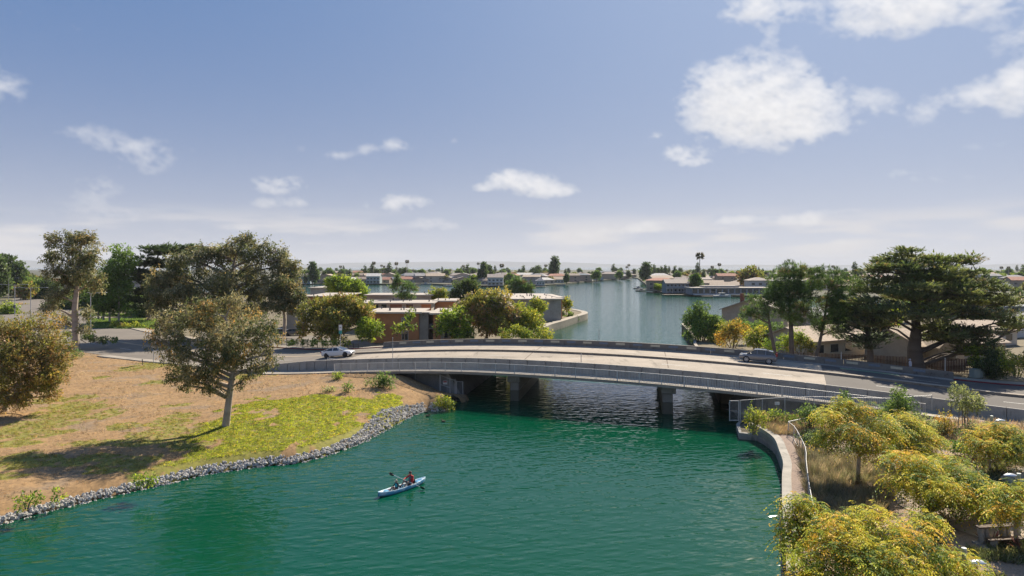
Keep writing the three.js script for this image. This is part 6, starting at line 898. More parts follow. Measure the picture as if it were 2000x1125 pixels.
// ---------------------------------------------------------------- far trees
{
  reseed(200);
  const protos = {}, make = (key, pal, lobes, leaf, trunkH) => { const ls = lobes.map(([x, y, z, r, hr = 1]) => ({ c: V(x, y, z), r: [r, r * hr, r] })), cl = subdivide(ls, 5, 0.55, 0.85), L = new Leaves(); fill(L, cl, pal, { per: 1.3, leaves: 5, len: 0.95, wid: 0.5, spread: 0.9, ...leaf }); protos[key] = { crown: L.geo(), wood: joinTubes([tube([V(0, -0.4, 0), V(0.1, trunkH * 0.5, 0), V(0, trunkH, 0)], [0.35, 0.28, 0.12], 6)]) }; };
  make('round', PAL.mid, [[0, 5, 0, 3.2], [1.8, 4.3, 0.5, 2.4], [-1.8, 4.2, -0.4, 2.4], [0.3, 6.4, 0, 2.2]], {}, 5);
  make('dark', PAL.dark, [[0, 5.5, 0, 3.1], [1.6, 4.4, 0.5, 2.5], [-1.5, 4.6, 0, 2.4], [0, 7.5, 0, 1.9]], {}, 6);
  make('olive', PAL.olive, [[0, 4.6, 0, 3.2, 0.8], [2.3, 4.0, 0, 2.3], [-2.2, 4.1, 0, 2.3]], {}, 4.4);
  make('tall', PAL.dark, [[0, 4, 0, 2.4], [0.2, 7, 0, 2.1, 1.2], [-0.3, 10, 0, 1.6, 1.3], [0, 12.6, 0, 0.9, 1.5]], {}, 11);
  make('yellow', PAL.bright, [[0, 3.8, 0, 2.9, 0.85], [1.6, 3.4, 0, 2.1], [-1.6, 3.4, 0, 2.0]], {}, 3.6);
  const kinds = { round: 'rounded green tree', dark: 'dark green tree', olive: 'olive-brown tree', tall: 'tall dark conifer', yellow: 'yellow-green tree' }, spots = [];
  const put = (kind, px, d, s, label, sy = 1) => spots.push([kind, px, d, s, label, sy]);
  // trees that can be told apart
  put('tall', 597, 560, 0.75, 'pointed dark conifer left of the big dark tree on the far shore'); put('dark', 610, 560, 1.45, 'big dark tree above the pale blue house on the far shore', 1.3); put('dark', 615, 585, 1.1, 'second dark tree beside the pale blue house', 1.2); put('dark', 663, 590, 0.8, 'dark tree left of the taupe bungalow'); put('yellow', 698, 690, 1.4, 'bright yellow-green tree above the taupe bungalow roofs');
  put('dark', 791, 700, 1.4, 'dark round tree below the tall palm pair'); put('olive', 870, 640, 1.0, 'olive tree right of the brown bungalow'); put('yellow', 927, 585, 1.3, 'yellow tree at the cream house'); put('dark', 945, 580, 1.35, 'dark blue-green tree right of the yellow tree on the far shore', 1.4); put('dark', 955, 590, 1.2, 'second dark blue-green tree near the white house', 1.35); put('tall', 985, 570, 0.6, 'slim cypress left of the white shoreline house'); put('round', 995, 565, 1.0, 'bright shore tree left of the wide pine');
  put('dark', 1051, 740, 1.6, 'broad dark tree on the skyline right of centre'); put('tall', 1018, 760, 0.85, 'conical skyline tree right of the leaning palm'); put('tall', 1075, 690, 1.0, 'left of the tallest skyline trees', 1); put('dark', 1084, 690, 1.8, 'tallest dense skyline tree', 1.4); put('tall', 1105, 800, 0.9, 'pointed skyline tree right of the tallest'); put('olive', 1075, 620, 0.9, 'orange-brown tree above the red-roofed house'); put('dark', 1107, 600, 0.9, 'dark bush tree at the boxy grey house'); put('round', 1165, 690, 1.2, 'round shore tree beside tan bungalow'); put('round', 1210, 770, 1.1, 'shore tree at the narrowing channel');
  put('dark', 1263, 640, 1.9, 'dark spreading tree at the channel corner of the right peninsula'); put('olive', 1348, 395, 0.95, 'leafy tree between arcade house and modern house'); put('round', 1360, 392, 1.0, 'rounded tree left of the long modern house', 1.15); put('olive', 1463, 452, 1.9, 'big orange-tinged round tree behind the modern house', 1.15); put('olive', 1480, 455, 1.5, 'right half of the orange-tinged tree pair behind the modern house', 1.1); put('yellow', 1408, 373, 0.5, 'small tree in front of the modern house glass'); put('yellow', 1285, 418, 0.75, 'green bush tree at the peninsula tip'); put('olive', 1278, 440, 0.7, 'olive bush behind the peninsula dock');
  for (const [px, s] of [[1278, 1.25], [1292, 1.1], [1300, 1.2], [1318, 1.15], [1254, 0.9], [1264, 0.85]]) put('tall', px, 820, s, null);
  for (const [px, d, s] of [[20, 330, 1.6], [38, 320, 1.35], [62, 340, 1.3], [80, 330, 1.2], [5, 360, 1.7], [-10, 300, 1.6], [50, 290, 1.0]]) put(s > 1.3 ? 'dark' : 'olive', px, d, s, null, 1.25);
  for (let px = 560; px < 2030; px += R(3.2, 8)) { const d = pick([690, 760, 860, 980, 1150, 1400, 1900]) * R(0.95, 1.05); if (px < 1245 && d < 14.9 * F / ((px < 1000 ? 556 : mix(556, 546, (px - 1000) / 240)) - HY) + 30) continue; if (px > 1232 && px < 1258 && d < 1100) continue; put(pick(['round', 'dark', 'olive', 'olive', 'round', 'round', 'tall', 'yellow']), px, d, R(0.85, 1.45), null); }
  for (let px = 1500; px < 2030; px += R(14, 30)) put(pick(['round', 'olive', 'dark', 'yellow', 'round']), px, R(360, 600), R(0.7, 1.2), null);
  for (let px = 1640; px < 2010; px += R(12, 26)) put(pick(['round', 'olive', 'dark', 'yellow']), px, R(130, 225), R(0.55, 0.9), null);
  let lefts = 0; const count = {}; spots.sort((a, b) => a[1] - b[1]);
  for (const [kind, px, d, s, label, sy] of spots) {
    const i = count[kind] = (count[kind] ?? -1) + (label ? 0 : 1), t = thing('far_tree', label ?? (px < 100 ? `${kinds[kind]} in the roadside clump at far left, ${ord[lefts++]} from left` : `${kinds[kind]} in the distance behind ${near(kind, px)}`), 'tree', [colX(px, d), d < 240 ? 1.78 : 1.1, -d], R(6), 'distant trees'); if (label) count[kind] = i;
    t.scale.set(s, s * sy, s); part(t, 'trunk', protos[kind].wood, MAT.barkDark); part(t, 'crown', protos[kind].crown, leafMat);
  }
  // palms
  const palmCrown = (n, len) => { const L = new Leaves(), up = V(0, 1, 0); for (let k = 0; k < n; k++) { const a = R(Math.PI * 2), e = R(-0.8, 0.9), dir = V(Math.cos(a) * Math.cos(e), Math.sin(e), Math.sin(a) * Math.cos(e)), c = dir.clone().multiplyScalar(0.4); for (let j = 0; j < 5; j++) { const q = dir.clone().add(onSphere().multiplyScalar(0.35)).normalize(); L.add(c.clone().addScaledVector(dir, R(0.3)), q, onSphere(), len * R(0.7, 1.1), 0.35, shade(pick([[0.09, 0.10, 0.04], [0.13, 0.13, 0.05], [0.15, 0.11, 0.06]])), up, 0.4); } } return L.geo(); };
  const fan = palmCrown(46, 1.9);
  [[1367, 497, 548, 400, 1.25, 'tallest fan palm, rising over the right-hand peninsula'], [730, 511, 540, 690, 1, 'left palm of the skyline pair above the light blue house'], [774, 512, 540, 690, 1, 'middle skyline palm left of the large white house'], [795, 508, 540, 690, 1.05, 'right skyline palm above the large white house'], [745, 516, 540, 800, 0.8, 'small skyline palm left of the middle palm'], [750, 518, 540, 800, 0.8, 'smaller skyline palm close to the middle palm'], [665, 518, 538, 800, 0.9, 'lone skyline palm at left above the bungalow'], [905, 517, 538, 900, 1, 'skyline palm above the cream gabled house'], [934, 512, 538, 900, 1, 'taller thin skyline palm left of the dark trees'], [980, 516, 540, 620, 1.1, 'leaning shaggy palm on the skyline at centre'], [1066, 516, 538, 800, 1, 'palm just left of the tallest skyline trees'], [1228, 515, 536, 1000, 1.1, 'palm at the head of the channel'], [1224, 519, 536, 1000, 0.9, 'shorter palm at the head of the channel'], [1391, 519, 538, 760, 1, 'thin palm right of the tallest palm'], [1405, 514, 538, 760, 1.05, 'second thin palm right of the tallest palm'], [1956, 520, 540, 900, 1.1, 'left palm of the far right pair'], [1970, 520, 540, 900, 1.1, 'right palm of the far right pair'], [1627, 518, 540, 800, 1, 'palm above the pines at right']].forEach(([px, ty, by, d, s, label]) => { const top = at(px, ty + 3, d), base = V(top.x - 0.4, 1.1, top.z), t = thing('palm_tree', label, 'palm', base, 0, 'palms beyond the lagoon'), h = top.y - 1.1; part(t, 'trunk', tube([V(0, -0.3, 0), V(0.1, h * 0.5, 0), V(0.4, h, 0)], [0.34, 0.24, 0.2], 7), MAT.barkPale); const c = part(t, 'crown', fan, leafMat); c.position.set(0.4, h, 0); c.scale.setScalar(s); });
}
// ================================================================ OBJECTS
const onRoad = (px, py) => { let best = null, bd = 1e9; for (let x = -120; x < 60; x += 0.4) for (let o = -9; o <= 9; o += 0.3) { const p = RP(x, o), u = 1000 + p.x / -p.z * F, v = HY + (H - p.y) / -p.z * F, e = (u - px) ** 2 + 4 * (v - py) ** 2; if (e < bd) { bd = e; best = [x, o]; } } return best; };
// ---------------------------------------------------------------- cars
function loft(rings, closeEnds = true) { // rings of equal length (arrays of Vector3), smooth creased
  const q = []; for (let i = 0; i < rings.length - 1; i++) for (let k = 0; k < rings[i].length - 1; k++) q.push([rings[i][k], rings[i + 1][k], rings[i + 1][k + 1], rings[i][k + 1]]);
  if (closeEnds) for (const r of [rings[0], rings[rings.length - 1]]) for (let k = 1; k < r.length - 1; k++) q.push([r[0], r[k], r[k + 1]]);
  return q;
}
function smoothMesh(q, crease = 0.7) { const g = quads(q); g.deleteAttribute('uv'); g.deleteAttribute('normal'); return uvBox(toCreasedNormals(g, crease)); }
function car(name, label, o) {
  const t = thing(name, label, 'car', o.pos, o.turn), ring = ([x, yb, ys, w]) => [[-w * 0.86, yb], [-w * 0.98, yb + 0.1], [-w, mix(yb, ys, 0.45)], [-w * 0.985, mix(yb, ys, 0.8)], [-w * 0.93, ys], [-w * 0.6, ys + 0.035], [0, ys + 0.05], [w * 0.6, ys + 0.035], [w * 0.93, ys], [w * 0.985, mix(yb, ys, 0.8)], [w, mix(yb, ys, 0.45)], [w * 0.98, yb + 0.1], [w * 0.86, yb]].map(([z, y]) => V(x, y, z));
  part(t, 'body', smoothMesh(loft(o.body.map(ring))), o.paint);
  const c = o.cabin, wb = o.wb, wt = o.wt, yb = o.yb, n = c.length, side = [], roof = [];
  const Tp = (k, s) => V(c[k][0], c[k][1], s * mix(wb, wt, clamp((c[k][1] - yb) / (o.top - yb)))), Bp = (k, s) => V(c[k][0], yb, s * wb);
  for (let k = 1; k < n - 2; k++) roof.push([Tp(k, -1), Tp(k + 1, -1), Tp(k + 1, 1), Tp(k, 1)]);
  part(t, 'roof', smoothMesh(roof.map((r) => r.map((v) => v.clone().add(V(0, 0.012, 0))))), o.paint);
  for (const s of [-1, 1]) { const q = []; for (let k = 0; k < n - 1; k++) q.push([Tp(k, s), Tp(k + 1, s), Bp(k + 1, s), Bp(k, s)]); part(t, 'side_window', quads(q), winMat); for (const k of o.pillars) part(t, 'pillar', bar(Tp(k, s).add(V(0, 0, s * 0.01)), V(c[k][0] + (o.lean?.[k] ?? 0), yb, s * (wb + 0.01)), 0.09, 0.03), o.paint); const fr = []; for (let k = 0; k < n - 1; k++) fr.push(bar(Tp(k, s).add(V(0, 0.0, s * 0.012)), Tp(k + 1, s).add(V(0, 0.0, s * 0.012)), 0.06, 0.06)); part(t, 'roof_rail', join(fr), o.paint); const mr = part(t, 'mirror', new THREE.SphereGeometry(0.11, 8, 6), o.paint); mr.position.set(c[n - 1][0] - 0.45, yb + 0.1, s * (wb + 0.16)); mr.scale.set(0.7, 0.7, 1.1); }
  part(t, 'rear_window', quads([[Tp(0, -1), Tp(1, -1), Tp(1, 1), Tp(0, 1)]]), winMat); part(t, 'windscreen', quads([[Tp(n - 2, -1), Tp(n - 1, -1), Tp(n - 1, 1), Tp(n - 2, 1)]]), winMat);
  for (const x of o.axles) for (const s of [-1, 1]) {
    const arch = part(t, 'wheel_arch', new THREE.CylinderGeometry(o.wr + 0.06, o.wr + 0.06, 0.03, 20), MAT.rubber); arch.rotation.x = Math.PI / 2; arch.position.set(x, o.wr + 0.01, s * (o.ww - 0.0));
    const w = part(t, 'wheel', new THREE.CylinderGeometry(o.wr, o.wr, 0.22, 22), MAT.rubber); w.rotation.x = Math.PI / 2; w.position.set(x, o.wr, s * (o.ww - 0.08));
    const rim = part(w, 'rim', mergeGeometries([new THREE.CylinderGeometry(o.wr * 0.2, o.wr * 0.2, 0.03, 10), ...Array.from({ length: 6 }, (_, k) => { const b = new THREE.BoxGeometry(o.wr * 0.66, 0.025, 0.09); b.translate(o.wr * 0.34, 0, 0); b.rotateY(k * Math.PI / 3); return b; }), new THREE.TorusGeometry(o.wr * 0.66, 0.03, 5, 20).rotateX(Math.PI / 2)].map(plain)), o.rim); rim.position.y = s * 0.115;
  }
  const b0 = o.body[0], b1 = o.body[o.body.length - 1];
  for (const s of [-1, 1]) { part(t, 'headlight', box(b1[0] - 0.42, b1[0] - 0.1, o.lampY - 0.06, o.lampY + 0.07, s * b1[3] * 0.95 - 0.16, s * b1[3] * 0.95 + 0.16, 0.03), frameMat); part(t, 'tail_light', box(b0[0] - 0.02, b0[0] + 0.2, o.tailY - o.tailH, o.tailY + o.tailH, s * b0[3] * 1.02 - 0.13, s * b0[3] * 1.02 + 0.13, 0.03), mat([0.35, 0.015, 0.02], 0.25)); }
  part(t, 'grille', box(b1[0] - 0.06, b1[0] + 0.015, o.lampY - 0.22, o.lampY - 0.06, -0.42, 0.42), MAT.rubber); part(t, 'number_plate', box(b1[0] - 0.02, b1[0] + 0.03, o.lampY - 0.32, o.lampY - 0.23, -0.16, 0.16), frameMat);
  return t;
}
const darkRim = mat([0.04, 0.04, 0.045], 0.4, { metalness: 0.6 });
const sedan = (name, label, pos, turn, paint, rim = darkRim) => car(name, label, { pos, turn, paint, rim, body: [[-2.38, 0.46, 0.82, 0.70], [-2.25, 0.3, 0.97, 0.84], [-1.7, 0.24, 1.0, 0.90], [-1.2, 0.21, 1.0, 0.925], [-0.3, 0.2, 0.97, 0.93], [0.7, 0.2, 0.95, 0.925], [1.3, 0.21, 0.90, 0.91], [1.9, 0.25, 0.80, 0.87], [2.24, 0.3, 0.68, 0.78], [2.36, 0.38, 0.58, 0.64]], cabin: [[-2.0, 0.99], [-1.15, 1.33], [-0.45, 1.42], [0.25, 1.385], [1.22, 0.955]], yb: 0.95, top: 1.42, wb: 0.86, wt: 0.57, pillars: [1, 2, 3], lean: { 1: -0.35, 3: 0.3 }, axles: [-1.42, 1.45], wr: 0.34, ww: 0.89, lampY: 0.66, tailY: 0.82, tailH: 0.06 });
{
  const place = (px, py, dir) => { const [x, o] = onRoad(px, py), r = roadAt(x), sl = (RP(x + 1, o).y - RP(x - 1, o).y) / 2; return { p: RP(x, o, 0.012), turn: Math.atan2(-r.tz, r.tx) + (dir > 0 ? 0 : Math.PI), pitch: Math.atan(sl) * dir }; };
  const a = place(661, 697.5, 1), white = sedan('white_sedan', 'white saloon car driving towards the bridge in the near lane', a.p, a.turn, mat([0.74, 0.74, 0.75], 0.3, { clearcoat: 1, clearcoatRoughness: 0.05 })); white.rotation.set(0, a.turn + 0.1, 0); white.rotateZ(a.pitch);
  const b = place(1479, 707.5, -1), suv = car('silver_suv', 'silver-grey sport utility car crossing the bridge in the far lane', { pos: b.p, turn: b.turn, paint: mat([0.17, 0.175, 0.195], 0.32, { metalness: 0.45, clearcoat: 1, clearcoatRoughness: 0.05 }), rim: mat([0.55, 0.56, 0.58], 0.35, { metalness: 0.8 }), body: [[-2.26, 0.5, 0.95, 0.74], [-2.16, 0.36, 1.1, 0.85], [-1.7, 0.3, 1.12, 0.90], [-0.9, 0.27, 1.1, 0.915], [0.5, 0.27, 1.06, 0.915], [1.1, 0.28, 1.02, 0.90], [1.75, 0.32, 0.93, 0.86], [2.1, 0.38, 0.82, 0.78], [2.24, 0.46, 0.72, 0.66]], cabin: [[-2.1, 1.1], [-1.75, 1.5], [-0.9, 1.65], [0.1, 1.66], [0.45, 1.6], [1.3, 1.05]], yb: 1.07, top: 1.66, wb: 0.85, wt: 0.62, pillars: [1, 2, 3], lean: { 1: 0.25 }, axles: [-1.3, 1.34], wr: 0.355, ww: 0.885, lampY: 0.86, tailY: 1.22, tailH: 0.22 }); suv.rotateZ(b.pitch);
  const c = RP(-166, -5, 0.012), r = roadAt(-166); sedan('dark_sedan', 'dark saloon car at the left picture edge on the far road', gr(8, 607, 2.05), Math.atan2(-r.tz, r.tx) + Math.PI, mat([0.04, 0.045, 0.06], 0.3, { clearcoat: 1 }));
}
// ---------------------------------------------------------------- figures (continuous bodies from joints)
function sdfGeo(fn, lo, hi, res) {
  const mc = new MarchingCubes(res, new THREE.MeshBasicMaterial(), false, false, 90000); mc.isolation = 0; const h = res / 2, c = lo.clone().add(hi).multiplyScalar(0.5), e = hi.clone().sub(lo).multiplyScalar(0.5), p = V();
  for (let k = 0; k < res; k++) for (let j = 0; j < res; j++) for (let i = 0; i < res; i++) { p.set(c.x + (i - h) / h * e.x, c.y + (j - h) / h * e.y, c.z + (k - h) / h * e.z); mc.field[i + j * res + k * res * res] = -fn(p); }
  mc.update(); const n = mc.count, pos = new Float32Array(mc.positionArray.subarray(0, n * 3)); for (let i = 0; i < n; i++) { pos[i * 3] = c.x + pos[i * 3] * e.x; pos[i * 3 + 1] = c.y + pos[i * 3 + 1] * e.y; pos[i * 3 + 2] = c.z + pos[i * 3 + 2] * e.z; }
  const g = new THREE.BufferGeometry(); g.setAttribute('position', new THREE.BufferAttribute(pos, 3)); g.computeVertexNormals(); return uvBox(toCreasedNormals(g, 1.0));
}
const capsule = (p, a, b, ra, rb) => { const dx = b.x - a.x, dy = b.y - a.y, dz = b.z - a.z, t = clamp(((p.x - a.x) * dx + (p.y - a.y) * dy + (p.z - a.z) * dz) / (dx * dx + dy * dy + dz * dz + 1e-9)); return Math.hypot(p.x - a.x - dx * t, p.y - a.y - dy * t, p.z - a.z - dz * t) - mix(ra, rb, t); };
const smin = (a, b, k) => { const h = clamp(0.5 + 0.5 * (b - a) / k); return mix(b, a, h) - k * h * (1 - h); };
const bones = (list, k = 0.03, grow = 0) => (p) => { let d = 1e3; for (const [a, b, ra, rb] of list) d = smin(d, capsule(p, a, b, ra + grow, rb + grow), k); return d; };
const lerpV = (a, b, t) => a.clone().lerp(b, t);
/* J: joints hip, chest, neck, head, shL, elL, haL, shR ... all Vector3; s: scale of radii */
function figure(parentName, label, J, s, mats, pos, turn, o = {}) {
  const t = thing(parentName, label, 'person', pos, turn), torso = [[J.hip, J.chest, 0.145 * s, 0.155 * s], [J.chest, J.neck, 0.13 * s, 0.07 * s], [lerpV(J.hipL, J.hipR, 0.0), J.hipR, 0.11 * s, 0.11 * s], [J.shL, J.shR, 0.075 * s, 0.075 * s]], legs = [], arms = [], feet = [], hands = [];
  for (const S of ['L', 'R']) { legs.push([J['hip' + S], J['kn' + S], 0.095 * s, 0.062 * s], [J['kn' + S], J['an' + S], 0.06 * s, 0.04 * s]); arms.push([J['sh' + S], J['el' + S], 0.055 * s, 0.044 * s], [J['el' + S], J['ha' + S], 0.043 * s, 0.03 * s]); feet.push([J['an' + S], J['toe' + S], 0.045 * s, 0.035 * s]); }
  const head = [[J.neck, J.head, 0.055 * s, 0.06 * s], [lerpV(J.head, J.neck, 0.15), J.head.clone().add(V(0.0, 0.045 * s, 0)), 0.088 * s, 0.098 * s], [J.head.clone().add(V(0.055, -0.03, 0).multiplyScalar(s)), J.head.clone().add(V(0.065, -0.06, 0).multiplyScalar(s)), 0.05 * s, 0.04 * s], [J.head.clone().add(V(0.09, 0.0, 0).multiplyScalar(s)), J.head.clone().add(V(0.108, -0.022, 0).multiplyScalar(s)), 0.012 * s, 0.017 * s], [J.head.clone().add(V(0, 0, 0.095 * s)), J.head.clone().add(V(-0.01 * s, 0.03 * s, 0.098 * s)), 0.018 * s, 0.018 * s], [J.head.clone().add(V(0, 0, -0.095 * s)), J.head.clone().add(V(-0.01 * s, 0.03 * s, -0.098 * s)), 0.018 * s, 0.018 * s]];
  const eyes = [1, -1].map((e) => J.head.clone().add(V(0.098 * s, 0.012 * s, e * 0.034 * s)));
  const all = bones([...torso, ...legs, ...arms, ...feet, ...head.slice(0, 2)], 0.035 * s), pts = Object.values(J), lo = pts.reduce((a, b) => a.clone().min(b)).addScalar(-0.22), hi = pts.reduce((a, b) => a.clone().max(b)).addScalar(0.24);
  const geos = [sdfGeo(all, lo, hi, 84), sdfGeo((p) => { let d = bones(head, 0.02 * s)(p); for (const e of eyes) d = Math.max(d, -(p.distanceTo(e) - 0.018 * s)); return d; }, J.head.clone().addScalar(-0.2 * s), J.head.clone().addScalar(0.2 * s), 64)];
  for (const S of ['L', 'R']) { // palm, four curled fingers of different lengths, thumb from the side of the palm
    const h = J['ha' + S], f = h.clone().sub(J['el' + S]).normalize(), g = J.grip.clone(), n = V().crossVectors(f, g).normalize(), list = [[h, h.clone().addScaledVector(f, 0.07 * s), 0.028 * s, 0.03 * s]]; 
    for (let k = 0; k < 4; k++) { const b = h.clone().addScaledVector(f, 0.075 * s).addScaledVector(g, (k - 1.5) * 0.021 * s), L = [0.036, 0.042, 0.039, 0.031][k] * s, c1 = b.clone().addScaledVector(f, L * 0.9).addScaledVector(n, -L * 0.45), c2 = c1.clone().addScaledVector(n, -L * 0.9).addScaledVector(f, -L * 0.15), c3 = c2.clone().addScaledVector(f, -L * 0.7); list.push([b, c1, 0.0095 * s, 0.009 * s], [c1, c2, 0.009 * s, 0.0085 * s], [c2, c3, 0.0085 * s, 0.008 * s]); }
    const tb = h.clone().addScaledVector(f, 0.025 * s).addScaledVector(g, 0.03 * s), t1 = tb.clone().addScaledVector(f, 0.035 * s).addScaledVector(g, 0.018 * s).addScaledVector(n, -0.02 * s), t2 = t1.clone().addScaledVector(f, 0.02 * s).addScaledVector(n, -0.03 * s).addScaledVector(g, -0.012 * s); list.push([tb, t1, 0.012 * s, 0.0105 * s], [t1, t2, 0.0105 * s, 0.009 * s]);
    geos.push(sdfGeo(bones(list, 0.004), h.clone().addScalar(-0.17 * s), h.clone().addScalar(0.17 * s), 72));
  }
  part(t, 'body', mergeGeometries(geos.map((g) => { g.deleteAttribute('uv'); return g; })), mats.skin);
  for (const e of eyes) { const m = part(t, 'eye', new THREE.SphereGeometry(0.014 * s, 8, 6), MAT.rubber); m.position.copy(e).add(V(-0.006 * s, 0, 0)); }
  const box2 = (fn, name, m, res = 72) => part(t, name, sdfGeo(fn, lo, hi, res), m);
  box2(bones([...torso, ...arms.map(([a, b, ra, rb], i) => i % 2 ? [a, lerpV(a, b, 0.86), ra, mix(ra, rb, 0.86)] : [a, b, ra, rb])], 0.035 * s, 0.012 * s), 'shirt', mats.shirt);
  if (mats.vest) box2((p) => Math.max(bones(torso.slice(0, 2), 0.04 * s, 0.03 * s)(p), p.y - (J.neck.y - 0.05 * s), J.hip.y - 0.02 * s - p.y, Math.abs(p.z) - (o.vestW ?? 0.2) * s), 'life_vest', mats.vest);
  box2(bones([[J.hip, lerpV(J.hip, J.chest, 0.25), 0.14 * s, 0.14 * s], [J.hipL, lerpV(J.hipL, J.knL, o.shortLen ?? 0.62), 0.095 * s, 0.085 * s], [J.hipR, lerpV(J.hipR, J.knR, o.shortLen ?? 0.62), 0.095 * s, 0.085 * s]], 0.03 * s, 0.014 * s), o.trouserName ?? 'shorts', mats.shorts);
  part(t, 'cap', sdfGeo((p) => Math.min(Math.max(p.distanceTo(J.head.clone().add(V(-0.008 * s, 0.04 * s, 0))) - 0.112 * s, J.head.y + 0.035 * s - p.y), Math.max(capsule(p, J.head.clone().add(V(0.06 * s, 0.052 * s, 0)), J.head.clone().add(V(0.15 * s, 0.042 * s, 0)), 0.07 * s, 0.055 * s), Math.abs(p.y - J.head.y - 0.047 * s) - 0.012 * s)), J.head.clone().addScalar(-0.24 * s), J.head.clone().addScalar(0.24 * s), 64), mats.cap);
  part(t, 'shoes', sdfGeo(bones(feet, 0.01, 0.012 * s), J.anL.clone().min(J.anR).min(J.toeL).min(J.toeR).addScalar(-0.1), J.anL.clone().max(J.anR).max(J.toeL).max(J.toeR).addScalar(0.1), 56), mats.shoes);
  return t;
}
// ---------------------------------------------------------------- kayak with two people
{
  const c = gr(786, 956, 0.0), turn = -2.25, pos = V(c.x, 0.02, c.z);
  const k = thing('kayak', 'blue and white sit-on-top kayak carrying two people on the green water', 'kayak', pos, turn), N = 28, rings = [], floor = [], rim = [[], []];
  const beam = (x) => 0.42 * Math.pow(Math.max(0, 1 - Math.pow(Math.abs(x) / 2.25, 2.5)), 0.72) + 0.012, sheer = (x) => 0.23 + 0.13 * Math.pow(Math.abs(x) / 2.25, 3);
  for (let i = 0; i <= N; i++) { const x = mix(-2.24, 2.24, i / N), b = beam(x), s = sheer(x), kk = -0.13 + 0.2 * Math.pow(Math.abs(x) / 2.25, 4); rings.push([[-b * 0.9, s], [-b, s * 0.7], [-b * 0.98, s * 0.3], [-b * 0.8, mix(kk, s, 0.22)], [-b * 0.42, mix(kk, s, 0.05)], [0, kk], [b * 0.42, mix(kk, s, 0.05)], [b * 0.8, mix(kk, s, 0.22)], [b * 0.98, s * 0.3], [b, s * 0.7], [b * 0.9, s]].map(([z, y]) => V(x, y, z))); rim[0].push(V(x, s, -b * 0.9)); rim[1].push(V(x, s, b * 0.9)); const inn = Math.min(b * 0.9, Math.max(0.0, b * 0.9 - 0.09)), low = Math.abs(x) < 1.75 ? 0.09 : s - 0.02; floor.push([[-b * 0.9, s], [-inn, s - 0.01], [-inn * 0.92, low], [0, low - 0.01], [inn * 0.92, low], [inn, s - 0.01], [b * 0.9, s]].map(([z, y]) => V(x, y, z))); }
  const swirl = (a, b, f) => tex(256, 1.6, (u, v) => { const n = smooth(0.4, 0.6, fbm(u * f, v * f, 4, f) + 0.12 * Math.sin(u * 12.566)); return [mix(a[0], b[0], n), mix(a[1], b[1], n), mix(a[2], b[2], n)]; });
  part(k, 'hull', smoothMesh(loft(rings, false), 1.1), mat([1, 1, 1], 0.35, { map: swirl([0.10, 0.38, 0.62], [0.45, 0.62, 0.74], 3) })); part(k, 'deck', smoothMesh(loft(floor, false), 0.8), mat([1, 1, 1], 0.45, { map: swirl([0.30, 0.58, 0.76], [0.74, 0.76, 0.78], 4) }));
  for (const r of rim) part(k, 'gunwale', tube(r, 0.022, 6), mat([0.42, 0.66, 0.80], 0.4));
  part(k, 'seat', box(-0.98, -0.62, 0.1, 0.15, -0.22, 0.22, 0.03), mat([0.03, 0.03, 0.035], 0.8)); part(k, 'seat_back', box(-1.08, -1.0, 0.12, 0.5, -0.2, 0.2, 0.03), mat([0.03, 0.03, 0.035], 0.8)); part(k, 'seat', box(0.42, 0.72, 0.1, 0.15, -0.2, 0.2, 0.03), mat([0.03, 0.03, 0.035], 0.8)); part(k, 'stern_well', box(-1.75, -1.3, 0.2, 0.24, -0.14, 0.14, 0.03), mat([0.10, 0.36, 0.6], 0.5)); part(k, 'bow_hatch', box(1.3, 1.62, 0.22, 0.27, -0.1, 0.1, 0.03), mat([0.12, 0.4, 0.62], 0.5));
  const A = V(-0.05, 0.80, 0.98), B = V(-0.72, 0.20, -1.06), hl = lerpV(A, B, 0.36), hr = lerpV(A, B, 0.66), grip = B.clone().sub(A).normalize();
  const paddle = thing('paddle', 'two-bladed paddle with black blades held across the kayak', 'paddle', pos, turn); part(paddle, 'shaft', pole(A, B, 0.018, 0.018, 7), mat([0.6, 0.66, 0.7], 0.4));
  for (const [e, d] of [[A, grip.clone().negate()], [B, grip]]) { const bl = new THREE.SphereGeometry(1, 12, 8); bl.scale(0.22, 0.1, 0.018); const m = part(paddle, 'blade', bl, mat([0.015, 0.015, 0.017], 0.35)); m.position.copy(e).addScaledVector(d, 0.2); m.quaternion.setFromUnitVectors(V(1, 0, 0), d); }
  const skin = mat([0.42, 0.24, 0.16], 0.6), near = hl.clone().add(V(-0.06, 0.0, 0)), near2 = hr.clone().add(V(-0.06, 0, 0));
  figure('person', 'adult in red long-sleeved shirt, grey vest and dark cap paddling the kayak', { grip, hip: V(-0.8, 0.27, 0), hipL: V(-0.78, 0.24, 0.1), hipR: V(-0.78, 0.24, -0.1), chest: V(-0.84, 0.62, 0), neck: V(-0.8, 0.82, 0), head: V(-0.76, 0.97, 0), shL: V(-0.82, 0.74, 0.19), elL: V(-0.62, 0.58, 0.34), haL: near, shR: V(-0.82, 0.74, -0.19), elR: V(-0.7, 0.5, -0.33), haR: near2, knL: V(-0.36, 0.47, 0.2), anL: V(0.02, 0.17, 0.17), toeL: V(0.14, 0.25, 0.2), knR: V(-0.36, 0.45, -0.2), anR: V(0.04, 0.17, -0.16), toeR: V(0.16, 0.25, -0.19) }, 1, { skin, shirt: mat([0.55, 0.035, 0.03], 0.75), vest: mat([0.13, 0.14, 0.16], 0.8), shorts: mat([0.03, 0.03, 0.05], 0.85), cap: mat([0.06, 0.02, 0.025], 0.8), shoes: mat([0.06, 0.05, 0.045], 0.8) }, pos, turn, { vestW: 0.11 });
